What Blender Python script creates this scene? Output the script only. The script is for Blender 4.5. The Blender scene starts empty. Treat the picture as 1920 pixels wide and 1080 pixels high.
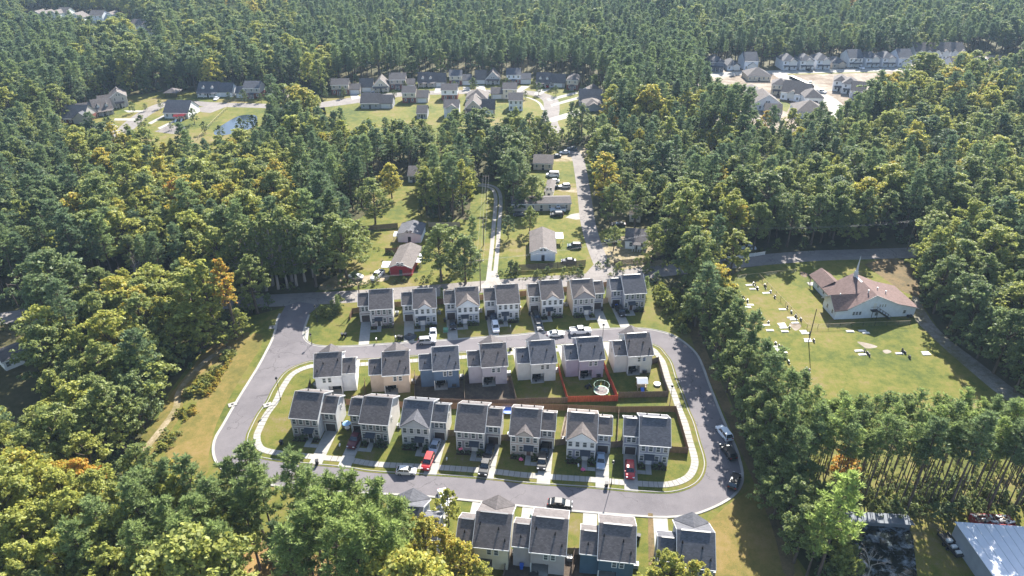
import bpy, bmesh, math, random
import numpy as np
from mathutils import Vector, Matrix, noise
from mathutils.geometry import tessellate_polygon

R = math.radians
scene = bpy.context.scene
COL = scene.collection
rng = random.Random(11)

# ------------------------------------------------------------------ camera, sky, sun, exposure
FOC, PITCH, CAM_H = 1330.0, R(30), 105.0          # focal length in photo pixels (1920 wide), tilt, height in metres
cam = bpy.data.cameras.new('camera')
cam.sensor_width = 36.0
cam.lens = 36.0 * FOC / 1920.0
cam.clip_start = 1.0
cam.clip_end = 6000.0
cam_ob = bpy.data.objects.new('camera', cam)
COL.objects.link(cam_ob)
cam_ob.location = (0, 0, CAM_H)
cam_ob.rotation_euler = (R(90) - PITCH, 0, 0)
scene.camera = cam_ob

SUN_EL, SUN_AZ = R(37), R(18)                     # azimuth measured from +Y towards +X
world = bpy.data.worlds.new('World')
scene.world = world
world.use_nodes = True
wn = world.node_tree
sky = wn.nodes.new('ShaderNodeTexSky')
sky.sky_type = 'NISHITA'
sky.sun_disc = False
sky.sun_elevation = SUN_EL
sky.sun_rotation = SUN_AZ
wn.links.new(sky.outputs[0], wn.nodes['Background'].inputs[0])
wn.nodes['Background'].inputs[1].default_value = 0.085
sun = bpy.data.lights.new('sun', 'SUN')
sun.energy = 5.0
sun.angle = R(0.5)
sun.color = (1.0, 0.95, 0.87)
sun_ob = bpy.data.objects.new('sun', sun)
COL.objects.link(sun_ob)
S = Vector((math.sin(SUN_AZ) * math.cos(SUN_EL), math.cos(SUN_AZ) * math.cos(SUN_EL), math.sin(SUN_EL)))
sun_ob.rotation_euler = S.to_track_quat('Z', 'Y').to_euler()
sun_ob.location = (0, 0, 300)
scene.view_settings.view_transform = 'Standard'
scene.view_settings.look = 'None'
scene.view_settings.exposure = 1.8
scene.view_settings.gamma = 1.0
scene.view_settings.use_curve_mapping = False
scene.cycles.max_bounces = 8
scene.cycles.diffuse_bounces = 6
scene.cycles.glossy_bounces = 2
scene.cycles.transmission_bounces = 3
scene.cycles.volume_bounces = 0
scene.cycles.transparent_max_bounces = 4
scene.cycles.use_denoising = True
scene.cycles.denoising_prefilter = 'ACCURATE'
scene.cycles.denoising_input_passes = 'RGB_ALBEDO_NORMAL'
scene.cycles.use_adaptive_sampling = False
scene.cycles.caustics_reflective = False
scene.cycles.caustics_refractive = False

CP, SP = math.cos(PITCH), math.sin(PITCH)


def G(u, v, z=0.0):
    """Point of the level z on the sight line of photo pixel (u, v)."""
    x = (u - 960) / FOC
    y = (v - 540) / FOC
    t = (CAM_H - z) / (SP + y * CP)
    return Vector((x * t, (CP - y * SP) * t, z))


def P(x, y, z=0.0):
    """Photo pixel of a world point."""
    dz = z - CAM_H
    Z = y * CP - dz * SP
    if Z < 1:
        return (-9999, 9999)
    return (960 + FOC * x / Z, 540 + FOC * (-y * SP - dz * CP) / Z)


def GL(pts, z=0.0):
    return [G(u, v, z) for u, v in pts]


# ------------------------------------------------------------------ helpers: objects and meshes
def tag(o, label=None, cat=None, group=None, kind=None):
    if label: o['label'] = label
    if cat: o['category'] = cat
    if group: o['group'] = group
    if kind: o['kind'] = kind
    return o


def obj(name, mesh, parent=None, mats=None, loc=None, rz=0.0, scale=None):
    o = bpy.data.objects.new(name, mesh)
    COL.objects.link(o)
    if parent: o.parent = parent
    if loc is not None: o.location = loc
    if rz: o.rotation_euler = (0, 0, rz)
    if scale is not None: o.scale = scale
    if mats:
        for i, m in enumerate(mats):
            o.material_slots[i].link = 'OBJECT'
            o.material_slots[i].material = m
    return o


def empty(name, loc, rz=0.0):
    o = bpy.data.objects.new(name, None)
    COL.objects.link(o)
    o.location = loc
    o.rotation_euler = (0, 0, rz)
    return o


def copy_tree(o, parent=None):
    c = o.copy()
    COL.objects.link(c)
    if parent: c.parent = parent
    for ch in o.children:
        copy_tree(ch, c)
    return c


class MB:
    def __init__(self):
        self.v, self.f, self.m = [], [], []

    def quad(self, *pts, mi=0):
        b = len(self.v)
        self.v += [tuple(p) for p in pts]
        self.f.append(tuple(range(b, b + len(pts))))
        self.m.append(mi)
        return self

    def box(self, x0, x1, y0, y1, z0, z1, mi=0):
        b = len(self.v)
        self.v += [(x0, y0, z0), (x1, y0, z0), (x1, y1, z0), (x0, y1, z0), (x0, y0, z1), (x1, y0, z1), (x1, y1, z1), (x0, y1, z1)]
        for q in ((0, 3, 2, 1), (4, 5, 6, 7), (0, 1, 5, 4), (1, 2, 6, 5), (2, 3, 7, 6), (3, 0, 4, 7)):
            self.f.append(tuple(b + i for i in q)); self.m.append(mi)
        return self

    def slab(self, pts, t, mi=0):
        """Flat polygon pts given a thickness t downwards."""
        n = len(pts); b = len(self.v)
        self.v += [tuple(p) for p in pts] + [(p[0], p[1], p[2] - t) for p in pts]
        self.f.append(tuple(range(b, b + n))); self.m.append(mi)
        self.f.append(tuple(b + n + i for i in reversed(range(n)))); self.m.append(mi)
        for i in range(n):
            j = (i + 1) % n
            self.f.append((b + i, b + n + i, b + n + j, b + j)); self.m.append(mi)
        return self

    def tube(self, p0, p1, r0, r1, n=6, mi=0, cap=True):
        p0, p1 = Vector(p0), Vector(p1)
        d = (p1 - p0)
        if d.length < 1e-6: return self
        d.normalize()
        a = d.orthogonal().normalized(); c = d.cross(a)
        b = len(self.v)
        for p, r in ((p0, r0), (p1, r1)):
            for i in range(n):
                t = 2 * math.pi * i / n
                self.v.append(tuple(p + a * (r * math.cos(t)) + c * (r * math.sin(t))))
        for i in range(n):
            j = (i + 1) % n
            self.f.append((b + i, b + j, b + n + j, b + n + i)); self.m.append(mi)
        if cap:
            self.f.append(tuple(b + n + i for i in range(n))); self.m.append(mi)
            self.f.append(tuple(b + i for i in reversed(range(n)))); self.m.append(mi)
        return self

    def beam(self, p0, p1, w, h, mi=0):
        """Horizontal or sloping bar, square section w (sideways) by h (up)."""
        p0, p1 = Vector(p0), Vector(p1)
        d = (p1 - p0).normalized()
        s = d.cross(Vector((0, 0, 1)))
        if s.length < 1e-4: s = Vector((1, 0, 0))
        s.normalize(); u = s.cross(d)
        b = len(self.v)
        for p in (p0, p1):
            for q in ((-1, -1), (1, -1), (1, 1), (-1, 1)):
                self.v.append(tuple(p + s * (q[0] * w / 2) + u * (q[1] * h / 2)))
        for q in ((3, 2, 1, 0), (4, 5, 6, 7), (0, 1, 5, 4), (1, 2, 6, 5), (2, 3, 7, 6), (3, 0, 4, 7)):
            self.f.append(tuple(b + i for i in q)); self.m.append(mi)
        return self

    def fill(self, pts, z=None, mi=0):
        vs = [Vector((p[0], p[1], p[2] if z is None else z)) for p in pts]
        b = len(self.v)
        self.v += [tuple(p) for p in vs]
        for t in tessellate_polygon([vs]):
            a, c, d = t
            n = (vs[c] - vs[a]).cross(vs[d] - vs[a])
            self.f.append((b + a, b + c, b + d) if n.z > 0 else (b + a, b + d, b + c)); self.m.append(mi)
        return self

    def mirror_x(self, c):
        self.v = [(c - x, y, z) for x, y, z in self.v]
        self.f = [tuple(reversed(f)) for f in self.f]
        return self

    def flip_y(self, c):
        self.v = [(x, c - y, z) for x, y, z in self.v]
        self.f = [tuple(reversed(f)) for f in self.f]
        return self

    def mesh(self, name, mats, smooth=False):
        me = bpy.data.meshes.new(name)
        me.from_pydata(self.v, [], self.f)
        for m in mats: me.materials.append(m)
        if len(mats) > 1: me.polygons.foreach_set('material_index', self.m)
        if smooth: me.polygons.foreach_set('use_smooth', [True] * len(self.f))
        me.update()
        return me

    def build(self, name, mats, parent=None, loc=None, rz=0.0, smooth=False):
        if not isinstance(mats, (list, tuple)): mats = [mats]
        return obj(name, self.mesh(name, mats, smooth), parent, None, loc, rz)


# ------------------------------------------------------------------ materials
def new_mat(name):
    m = bpy.data.materials.new(name)
    m.use_nodes = True
    nt = m.node_tree
    return m, nt, nt.nodes['Principled BSDF']


def rgb(c):
    return (c[0], c[1], c[2], 1.0)


def pmat(name, c, rough=0.7, spec=0.3, metal=0.0, var=0.15, scale=1.5, c2=None, bump=0.0, bscale=None, stretch=None, coat=0.0, world_space=False):
    """Principled material whose colour wanders between c and c2 on two octaves of noise, with optional relief."""
    m, nt, b = new_mat(name)
    N, L = nt.nodes, nt.links
    if c2 is None: c2 = tuple(x * (1 - var) for x in c)
    c1 = tuple(min(1, x * (1 + var * 0.6)) for x in c)
    if world_space:
        src = N.new('ShaderNodeNewGeometry').outputs['Position']
    else:
        src = N.new('ShaderNodeTexCoord').outputs['Object']
    if stretch:
        mp = N.new('ShaderNodeMapping'); mp.inputs['Scale'].default_value = stretch
        L.new(src, mp.inputs[0]); src = mp.outputs[0]
    nz = N.new('ShaderNodeTexNoise'); nz.inputs['Scale'].default_value = scale
    nz.inputs['Detail'].default_value = 6; nz.inputs['Roughness'].default_value = 0.65
    L.new(src, nz.inputs['Vector'])
    rp = N.new('ShaderNodeValToRGB')
    rp.color_ramp.elements[0].position = 0.33; rp.color_ramp.elements[1].position = 0.68
    rp.color_ramp.elements[0].color = rgb(c2); rp.color_ramp.elements[1].color = rgb(c1)
    L.new(nz.outputs[0], rp.inputs[0])
    L.new(rp.outputs[0], b.inputs['Base Color'])
    b.inputs['Roughness'].default_value = rough
    b.inputs['Specular IOR Level'].default_value = spec
    b.inputs['Metallic'].default_value = metal
    b.inputs['Coat Weight'].default_value = coat
    if bump:
        nb = N.new('ShaderNodeTexNoise'); nb.inputs['Scale'].default_value = bscale or scale * 6
        nb.inputs['Detail'].default_value = 4
        L.new(src, nb.inputs['Vector'])
        bp = N.new('ShaderNodeBump'); bp.inputs['Strength'].default_value = bump; bp.inputs['Distance'].default_value = 0.1
        L.new(nb.outputs[0], bp.inputs['Height']); L.new(bp.outputs[0], b.inputs['Normal'])
    return m


def ground_mat(name, cols, s1=0.05, s2=0.6, s3=6.0, bump=0.6, cracks=False):
    """Grass or soil: several real colours mixed on large, middle and fine noise in world metres."""
    m, nt, b = new_mat(name)
    N, L = nt.nodes, nt.links
    pos = N.new('ShaderNodeNewGeometry').outputs['Position']
    def nz(s, d=5, r=0.6):
        t = N.new('ShaderNodeTexNoise'); t.inputs['Scale'].default_value = s
        t.inputs['Detail'].default_value = d; t.inputs['Roughness'].default_value = r
        L.new(pos, t.inputs['Vector']); return t.outputs[0]
    def mth(op, a, c):
        t = N.new('ShaderNodeMath'); t.operation = op
        for i, x in enumerate((a, c)):
            if isinstance(x, (int, float)): t.inputs[i].default_value = x
            else: L.new(x, t.inputs[i])
        return t.outputs[0]
    a = mth('MULTIPLY', nz(s1, 4, 0.55), 0.5)
    c = mth('MULTIPLY', nz(s2, 6, 0.75), 0.5)
    d = mth('MULTIPLY', nz(s3, 3, 0.6), 0.3)
    s = mth('SUBTRACT', mth('ADD', mth('ADD', a, c), d), 0.15)
    rp = N.new('ShaderNodeValToRGB')
    el = rp.color_ramp.elements
    while len(el) < len(cols): el.new(0.5)
    for i, (p_, c_) in enumerate(cols):
        el[i].position = p_; el[i].color = rgb(c_)
    L.new(s, rp.inputs[0]); L.new(rp.outputs[0], b.inputs['Base Color'])
    if cracks:
        # hairline cracks, sealed seams and patches of an ageing road
        vo = N.new('ShaderNodeTexVoronoi'); vo.feature = 'DISTANCE_TO_EDGE'; vo.inputs['Scale'].default_value = 0.16
        wb = N.new('ShaderNodeVectorMath'); wb.operation = 'MULTIPLY_ADD'
        wn2 = N.new('ShaderNodeTexNoise'); wn2.inputs['Scale'].default_value = 0.35; wn2.inputs['Detail'].default_value = 6; L.new(pos, wn2.inputs['Vector'])
        L.new(wn2.outputs['Color'], wb.inputs[0]); wb.inputs[1].default_value = (6, 6, 0); L.new(pos, wb.inputs[2]); L.new(wb.outputs[0], vo.inputs['Vector'])
        lt = N.new('ShaderNodeMath'); lt.operation = 'LESS_THAN'; lt.inputs[1].default_value = 0.012; L.new(vo.outputs['Distance'], lt.inputs[0])
        gm = mth('MULTIPLY', lt.outputs[0], mth('GREATER_THAN', nz(0.05, 2), 0.5))
        mxc = N.new('ShaderNodeMixRGB'); mxc.inputs[2].default_value = (0.06, 0.056, 0.058, 1)
        L.new(mth('MULTIPLY', gm, 0.55), mxc.inputs[0]); L.new(rp.outputs[0], mxc.inputs[1]); L.new(mxc.outputs[0], b.inputs['Base Color'])
    b.inputs['Roughness'].default_value = 0.9
    b.inputs['Specular IOR Level'].default_value = 0.15
    bp = N.new('ShaderNodeBump'); bp.inputs['Strength'].default_value = bump; bp.inputs['Distance'].default_value = 0.08
    L.new(nz(9.0, 4), bp.inputs['Height']); L.new(bp.outputs[0], b.inputs['Normal'])
    return m


def foliage_mat(name, stops, trans=0.4):
    """Leaves: the tree's own kind colour is looked up by its 'tint', every leaf cluster differs a little, light passes through."""
    m, nt, b = new_mat(name)
    N, L = nt.nodes, nt.links
    at = N.new('ShaderNodeAttribute'); at.attribute_type = 'INSTANCER'; at.attribute_name = 'tint'
    geo = N.new('ShaderNodeNewGeometry')
    ri = N.new('ShaderNodeMath'); ri.operation = 'MULTIPLY_ADD'
    ri.inputs[1].default_value = 0.22; ri.inputs[2].default_value = -0.11
    L.new(geo.outputs['Random Per Island'], ri.inputs[0])
    ad = N.new('ShaderNodeMath'); ad.operation = 'ADD'
    L.new(at.outputs['Fac'], ad.inputs[0]); L.new(ri.outputs[0], ad.inputs[1])
    rp = N.new('ShaderNodeValToRGB')
    el = rp.color_ramp.elements
    while len(el) < len(stops): el.new(0.5)
    for i, (p_, c_) in enumerate(stops):
        el[i].position = p_; el[i].color = rgb(c_)
    L.new(ad.outputs[0], rp.inputs[0])
    hs = N.new('ShaderNodeHueSaturation')
    mv = N.new('ShaderNodeMath'); mv.operation = 'MULTIPLY_ADD'; mv.inputs[1].default_value = 0.75; mv.inputs[2].default_value = 0.78
    wn_ = N.new('ShaderNodeTexWhiteNoise'); wn_.noise_dimensions = '1D'
    L.new(geo.outputs['Random Per Island'], wn_.inputs['W'])
    L.new(wn_.outputs['Value'], mv.inputs[0]); L.new(mv.outputs[0], hs.inputs['Value'])
    L.new(rp.outputs[0], hs.inputs['Color'])
    L.new(hs.outputs[0], b.inputs['Base Color'])
    b.inputs['Roughness'].default_value = 0.55
    b.inputs['Specular IOR Level'].default_value = 0.25
    tr = N.new('ShaderNodeBsdfTranslucent')
    L.new(hs.outputs[0], tr.inputs[0])
    mx = N.new('ShaderNodeMixShader'); mx.inputs[0].default_value = trans
    out = N['Material Output']
    L.new(b.outputs[0], mx.inputs[1]); L.new(tr.outputs[0], mx.inputs[2]); L.new(mx.outputs[0], out.inputs[0])
    return m


def lap_mat(name, c, pitch=0.16):
    """Painted lap siding: fine horizontal relief."""
    m, nt, b = new_mat(name)
    N, L = nt.nodes, nt.links
    tc = N.new('ShaderNodeTexCoord').outputs['Object']
    nz = N.new('ShaderNodeTexNoise'); nz.inputs['Scale'].default_value = 0.7; nz.inputs['Detail'].default_value = 5
    L.new(tc, nz.inputs['Vector'])
    rp = N.new('ShaderNodeValToRGB')
    rp.color_ramp.elements[0].position = 0.3; rp.color_ramp.elements[1].position = 0.7
    rp.color_ramp.elements[0].color = rgb([x * 0.9 for x in c]); rp.color_ramp.elements[1].color = rgb([x * 1.06 for x in c])
    L.new(nz.outputs[0], rp.inputs[0]); L.new(rp.outputs[0], b.inputs['Base Color'])
    sp = N.new('ShaderNodeSeparateXYZ'); L.new(tc, sp.inputs[0])
    dv = N.new('ShaderNodeMath'); dv.operation = 'DIVIDE'; dv.inputs[1].default_value = pitch
    fr = N.new('ShaderNodeMath'); fr.operation = 'FRACT'
    L.new(sp.outputs[2], dv.inputs[0]); L.new(dv.outputs[0], fr.inputs[0])
    bp = N.new('ShaderNodeBump'); bp.inputs['Strength'].default_value = 0.5; bp.inputs['Distance'].default_value = 0.02; bp.invert = True
    L.new(fr.outputs[0], bp.inputs['Height']); L.new(bp.outputs[0], b.inputs['Normal'])
    b.inputs['Roughness'].default_value = 0.6
    b.inputs['Specular IOR Level'].default_value = 0.3
    return m


def shingle_mat(name, c):
    m, nt, b = new_mat(name)
    N, L = nt.nodes, nt.links
    tc = N.new('ShaderNodeTexCoord').outputs['Object']
    mp = N.new('ShaderNodeMapping'); mp.inputs['Rotation'].default_value = (0, 0, 0); mp.inputs['Scale'].default_value = (1.0, 1.0, 1.0)
    L.new(tc, mp.inputs[0])
    br = N.new('ShaderNodeTexBrick')
    br.inputs['Scale'].default_value = 2.2
    br.inputs['Color1'].default_value = rgb([x * 0.78 for x in c]); br.inputs['Color2'].default_value = rgb([x * 1.2 for x in c])
    br.inputs['Mortar'].default_value = rgb([x * 0.6 for x in c]); br.inputs['Mortar Size'].default_value = 0.02
    br.inputs['Brick Width'].default_value = 0.9; br.inputs['Row Height'].default_value = 0.42
    L.new(mp.outputs[0], br.inputs['Vector'])
    nz = N.new('ShaderNodeTexNoise'); nz.inputs['Scale'].default_value = 0.5; nz.inputs['Detail'].default_value = 7; nz.inputs['Roughness'].default_value = 0.7
    L.new(tc, nz.inputs['Vector'])
    mv = N.new('ShaderNodeMath'); mv.operation = 'MULTIPLY_ADD'; mv.inputs[1].default_value = 0.8; mv.inputs[2].default_value = 0.6
    L.new(nz.outputs[0], mv.inputs[0])
    hs = N.new('ShaderNodeHueSaturation'); L.new(mv.outputs[0], hs.inputs['Value']); L.new(br.outputs[0], hs.inputs['Color'])
    L.new(hs.outputs[0], b.inputs['Base Color'])
    bp = N.new('ShaderNodeBump'); bp.inputs['Strength'].default_value = 0.6; bp.inputs['Distance'].default_value = 0.03
    L.new(br.outputs['Fac'], bp.inputs['Height']); L.new(bp.outputs[0], b.inputs['Normal'])
    b.inputs['Roughness'].default_value = 0.85
    b.inputs['Specular IOR Level'].default_value = 0.25
    return m


M = {}
M['forest_floor'] = ground_mat('forest floor', [(0.3, (0.024, 0.0256, 0.0112)), (0.45, (0.048, 0.048, 0.0176)), (0.6, (0.08, 0.068, 0.032)), (0.72, (0.112, 0.088, 0.048))], 0.04, 0.5)
M['lawn'] = ground_mat('lawn', [(0.36, (0.04081, 0.05677, 0.01183)), (0.44, (0.07141, 0.0866, 0.01478)), (0.5, (0.102, 0.1064, 0.01922)), (0.55, (0.1258, 0.1121, 0.02587)), (0.61, (0.136, 0.11, 0.04805)), (0.68, (0.17, 0.142, 0.08131))], 0.06, 0.45)
M['dry_lawn'] = ground_mat('dry lawn', [(0.36, (0.0756, 0.0756, 0.01814)), (0.46, (0.121, 0.1021, 0.0257)), (0.54, (0.1663, 0.121, 0.0378)), (0.62, (0.189, 0.1323, 0.0567))], 0.07, 0.5)
M['green_lawn'] = ground_mat('green lawn', [(0.36, (0.04024, 0.06009, 0.01035)), (0.44, (0.07315, 0.08864, 0.01293)), (0.5, (0.1097, 0.1126, 0.0181)), (0.55, (0.139, 0.1202, 0.02909)), (0.6, (0.1463, 0.1164, 0.04848)), (0.67, (0.2047, 0.1727, 0.0905))], 0.045, 0.4)
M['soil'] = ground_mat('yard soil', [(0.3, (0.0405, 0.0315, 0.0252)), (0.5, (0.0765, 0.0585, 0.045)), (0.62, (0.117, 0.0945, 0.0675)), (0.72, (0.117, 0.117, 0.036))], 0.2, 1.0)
M['dirt'] = ground_mat('dirt', [(0.36, (0.1, 0.09, 0.035)), (0.46, (0.17, 0.14, 0.07)), (0.54, (0.24, 0.195, 0.125)), (0.62, (0.32, 0.27, 0.2))], 0.12, 0.6)
M['sand'] = ground_mat('building site sand', [(0.38, (0.08424, 0.05508, 0.03564)), (0.46, (0.1426, 0.1069, 0.07452)), (0.52, (0.2138, 0.1782, 0.1393)), (0.6, (0.2722, 0.243, 0.2074))], 0.03, 0.16)
M['gravel'] = ground_mat('pale gravel', [(0.3, (0.1666, 0.1487, 0.1249)), (0.5, (0.2737, 0.2558, 0.2321)), (0.7, (0.357, 0.3392, 0.3094))], 0.3, 1.4)
M['asphalt'] = ground_mat('asphalt', [(0.36, (0.1071, 0.09839, 0.1044)), (0.5, (0.1339, 0.1232, 0.1293)), (0.64, (0.1574, 0.144, 0.1486))], 0.06, 0.25, 5.0, 0.15, True)
M['old_asphalt'] = ground_mat('worn asphalt', [(0.36, (0.1318, 0.1173, 0.1105)), (0.5, (0.187, 0.17, 0.159)), (0.64, (0.2295, 0.2082, 0.1913))], 0.1, 0.6, 5.0, 0.2, True)
M['concrete'] = ground_mat('concrete', [(0.3, (0.2378, 0.2264, 0.2038)), (0.5, (0.2944, 0.283, 0.2576)), (0.7, (0.3283, 0.3171, 0.2944))], 0.3, 1.2, 8.0, 0.1)
M['mulch'] = ground_mat('mulch bed', [(0.3, (0.027, 0.018, 0.0153)), (0.6, (0.063, 0.0405, 0.0315)), (0.75, (0.09, 0.063, 0.045))], 0.5, 2.0)
M['straw'] = ground_mat('pine straw', [(0.36, (0.06, 0.05, 0.025)), (0.5, (0.115, 0.085, 0.04)), (0.62, (0.17, 0.115, 0.055))], 0.2, 1.0)
M['straw_floor'] = ground_mat('needle litter', [(0.36, (0.07, 0.06, 0.025)), (0.46, (0.16, 0.1, 0.04)), (0.56, (0.24, 0.15, 0.06)), (0.66, (0.2, 0.17, 0.06))], 0.15, 0.8)
M['bark'] = pmat('bark', (0.11, 0.085, 0.065), 0.9, 0.1, var=0.35, scale=3, stretch=(1, 1, 0.2))
M['pine_bark'] = pmat('pine bark', (0.12, 0.09, 0.075), 0.9, 0.1, var=0.35, scale=3, stretch=(1, 1, 0.25))
M['pale_bark'] = pmat('bleached bark', (0.34, 0.3, 0.27), 0.9, 0.1, var=0.2, scale=3)
GREEN = [(0.0, (0.062, 0.1, 0.064)), (0.2, (0.104, 0.148, 0.068)), (0.42, (0.172, 0.21, 0.072)), (0.62, (0.245, 0.27, 0.07)), (0.8, (0.335, 0.33, 0.064)), (0.92, (0.44, 0.32, 0.055)), (1.0, (0.5, 0.23, 0.045))]
M['leaf'] = foliage_mat('broad leaves', GREEN, 0.5)
M['needle'] = foliage_mat('pine needles', [(0.0, (0.056, 0.092, 0.06)), (0.25, (0.108, 0.156, 0.08)), (0.5, (0.165, 0.215, 0.084)), (0.75, (0.24, 0.3, 0.092)), (1.0, (0.3, 0.38, 0.105))], 0.45)
M['white_trim'] = pmat('white trim', (0.6, 0.6, 0.585), 0.5, 0.4, var=0.06, scale=0.8)
M['glass'] = pmat('window glass', (0.1, 0.115, 0.125), 0.12, 0.7, var=0.6, scale=0.6)
M['dark_glass'] = pmat('dark glass', (0.02, 0.025, 0.03), 0.06, 0.8, var=0.3, scale=0.6)
M['shingle'] = shingle_mat('charcoal shingles', (0.115, 0.102, 0.1))
M['shingle_blue'] = shingle_mat('slate shingles', (0.096, 0.097, 0.109))
M['shingle_brown'] = shingle_mat('weathered shingles', (0.13, 0.112, 0.104))
M['shingle_red'] = shingle_mat('brown red shingles', (0.145, 0.095, 0.085))
M['garage'] = pmat('garage door', (0.06, 0.048, 0.048), 0.6, 0.3, var=0.2, scale=1.2)
M['white_garage'] = pmat('white garage door', (0.66, 0.66, 0.66), 0.5, 0.3, var=0.08)
M['awning'] = pmat('dark metal awning', (0.03, 0.036, 0.048), 0.45, 0.5, var=0.15)
M['black'] = pmat('black plastic', (0.015, 0.015, 0.017), 0.5, 0.4, var=0.2)
M['dark_metal'] = pmat('dark metal', (0.03, 0.03, 0.032), 0.5, 0.4, var=0.2)
M['grey_metal'] = pmat('galvanised metal', (0.35, 0.36, 0.37), 0.45, 0.5, 0.5, var=0.15)
M['cedar'] = pmat('brown fence boards', (0.19, 0.115, 0.075), 0.85, 0.15, var=0.35, scale=1.6, stretch=(3, 3, 0.5))
M['grey_wood'] = pmat('weathered fence boards', (0.165, 0.125, 0.1), 0.9, 0.15, var=0.35, scale=1.6, stretch=(3, 3, 0.5))
M['red_wood'] = pmat('orange red stained boards', (0.44, 0.085, 0.045), 0.75, 0.2, var=0.4, scale=1.6, stretch=(3, 3, 0.5))
M['dark_wood'] = pmat('black stained boards', (0.05, 0.045, 0.042), 0.85, 0.15, var=0.3, scale=1.6)
M['pale_wood'] = pmat('bare pine boards', (0.42, 0.33, 0.22), 0.85, 0.15, var=0.2, scale=1.6)
M['stone'] = pmat('pale grave stone', (0.6, 0.58, 0.54), 0.8, 0.2, var=0.2, scale=2)
M['granite'] = pmat('dark granite', (0.05, 0.05, 0.055), 0.3, 0.5, var=0.3, scale=4)
M['tyre'] = pmat('tyre rubber', (0.018, 0.018, 0.019), 0.8, 0.2)
M['rim'] = pmat('wheel rim', (0.35, 0.35, 0.36), 0.35, 0.5, 0.7)
M['lamp_lens'] = pmat('headlamp lens', (0.6, 0.6, 0.62), 0.15, 0.7, var=0.05)
M['tail_lens'] = pmat('tail lamp lens', (0.3, 0.015, 0.012), 0.2, 0.6, var=0.05)
M['brick'] = pmat('red brick', (0.22, 0.09, 0.07), 0.85, 0.2, var=0.25, scale=3)
M['metal_roof'] = pmat('pale metal roof', (0.6, 0.62, 0.66), 0.42, 0.5, 0.0, var=0.06, scale=0.5)
M['blue'] = pmat('blue plastic', (0.03, 0.12, 0.5), 0.4, 0.5)
M['pale_blue'] = pmat('pale blue cloth', (0.3, 0.5, 0.75), 0.8, 0.2)
M['pink'] = pmat('pink plastic', (0.7, 0.16, 0.3), 0.5, 0.4)
M['green_box'] = pmat('green cabinet paint', (0.09, 0.26, 0.17), 0.5, 0.4)
M['white_plastic'] = pmat('white plastic', (0.72, 0.72, 0.7), 0.5, 0.4, var=0.08)
M['red_paint'] = pmat('red steel', (0.36, 0.03, 0.03), 0.5, 0.4, var=0.25)
M['vent_black'] = pmat('black vent pipe', (0.012, 0.012, 0.013), 0.9, 0.1, var=0.1)
M['pole_wood'] = pmat('creosoted pole', (0.16, 0.125, 0.1), 0.9, 0.1, var=0.2, scale=2)
M['wire'] = pmat('wire', (0.25, 0.25, 0.26), 0.5, 0.3)

_walls = {}


def wall_mat(c):
    k = tuple(round(x, 3) for x in c)
    if k not in _walls: _walls[k] = lap_mat('siding', k)
    return _walls[k]


_paints = {}


def paint(c):
    k = tuple(round(x, 3) for x in c)
    if k not in _paints: _paints[k] = pmat('car paint', k, 0.4, 0.35, 0.0, var=0.05, coat=0.12)
    return _paints[k]


# ------------------------------------------------------------------ curves on the ground
def smooth(pts, closed=False, step=1.2):
    """Catmull-Rom through world points, resampled about every `step` metres."""
    n = len(pts); out = []
    segs = n if closed else n - 1
    for i in range(segs):
        p0 = pts[(i - 1) % n] if (closed or i > 0) else pts[0]
        p1, p2 = pts[i], pts[(i + 1) % n]
        p3 = pts[(i + 2) % n] if (closed or i + 2 < n) else pts[-1]
        k = max(1, int(round((p2 - p1).length / step)))
        for j in range(k):
            t = j / k
            out.append(0.5 * ((2 * p1) + (p2 - p0) * t + (2 * p0 - 5 * p1 + 4 * p2 - p3) * t * t + (3 * p1 - p0 - 3 * p2 + p3) * t ** 3))
    if not closed: out.append(pts[-1].copy())
    return out


def offset(pts, d, closed=False):
    """Shift to the left of travel by d."""
    n = len(pts); out = []
    for i in range(n):
        a = pts[(i - 1) % n] if (closed or i > 0) else pts[i]
        b = pts[(i + 1) % n] if (closed or i < n - 1) else pts[i]
        t = (b - a); t.z = 0; t.normalize()
        out.append(pts[i] + Vector((-t.y, t.x, 0)) * d)
    return out


def inside(p, poly):
    x, y = p[0], p[1]; c = False; j = len(poly) - 1
    for i in range(len(poly)):
        xi, yi = poly[i][0], poly[i][1]; xj, yj = poly[j][0], poly[j][1]
        if (yi > y) != (yj > y) and x < (xj - xi) * (y - yi) / (yj - yi) + xi: c = not c
        j = i
    return c


def seg_dist(p, a, b):
    ab = Vector((b[0] - a[0], b[1] - a[1])); ap = Vector((p[0] - a[0], p[1] - a[1]))
    t = max(0, min(1, ap.dot(ab) / max(ab.dot(ab), 1e-9)))
    return (ap - ab * t).length


def hit(p, d, line):
    """Distance from p along d to the polyline."""
    best = None
    for a, b in zip(line[:-1], line[1:]):
        e = b - a
        den = d.x * e.y - d.y * e.x
        if abs(den) < 1e-9: continue
        w = a - p
        t = (w.x * e.y - w.y * e.x) / den
        s = (w.x * d.y - w.y * d.x) / den
        if t > 0 and 0 <= s <= 1 and (best is None or t < best): best = t
    return best


def sheet(name, pts, z, mat_):
    o = MB().fill(pts, z).build(name, mat_)
    o['kind'] = 'structure'
    return o


def sweep(name, line, prof, mat_, closed=False, flip=1):
    """Profile [(side offset, height)] carried along a ground line."""
    mb = MB(); n = len(line)
    rows = [offset(line, flip * o_, closed) for o_, _ in prof]
    for r, (_, h) in zip(rows, prof): mb.v += [(p.x, p.y, h) for p in r]
    for k in range(len(prof) - 1):
        for i in range(n if closed else n - 1):
            j = (i + 1) % n
            q = (k * n + i, k * n + j, (k + 1) * n + j, (k + 1) * n + i)
            mb.f.append(q if flip < 0 else tuple(reversed(q))); mb.m.append(0)
    o = mb.build(name, mat_)
    o['kind'] = 'structure'
    return o


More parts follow.
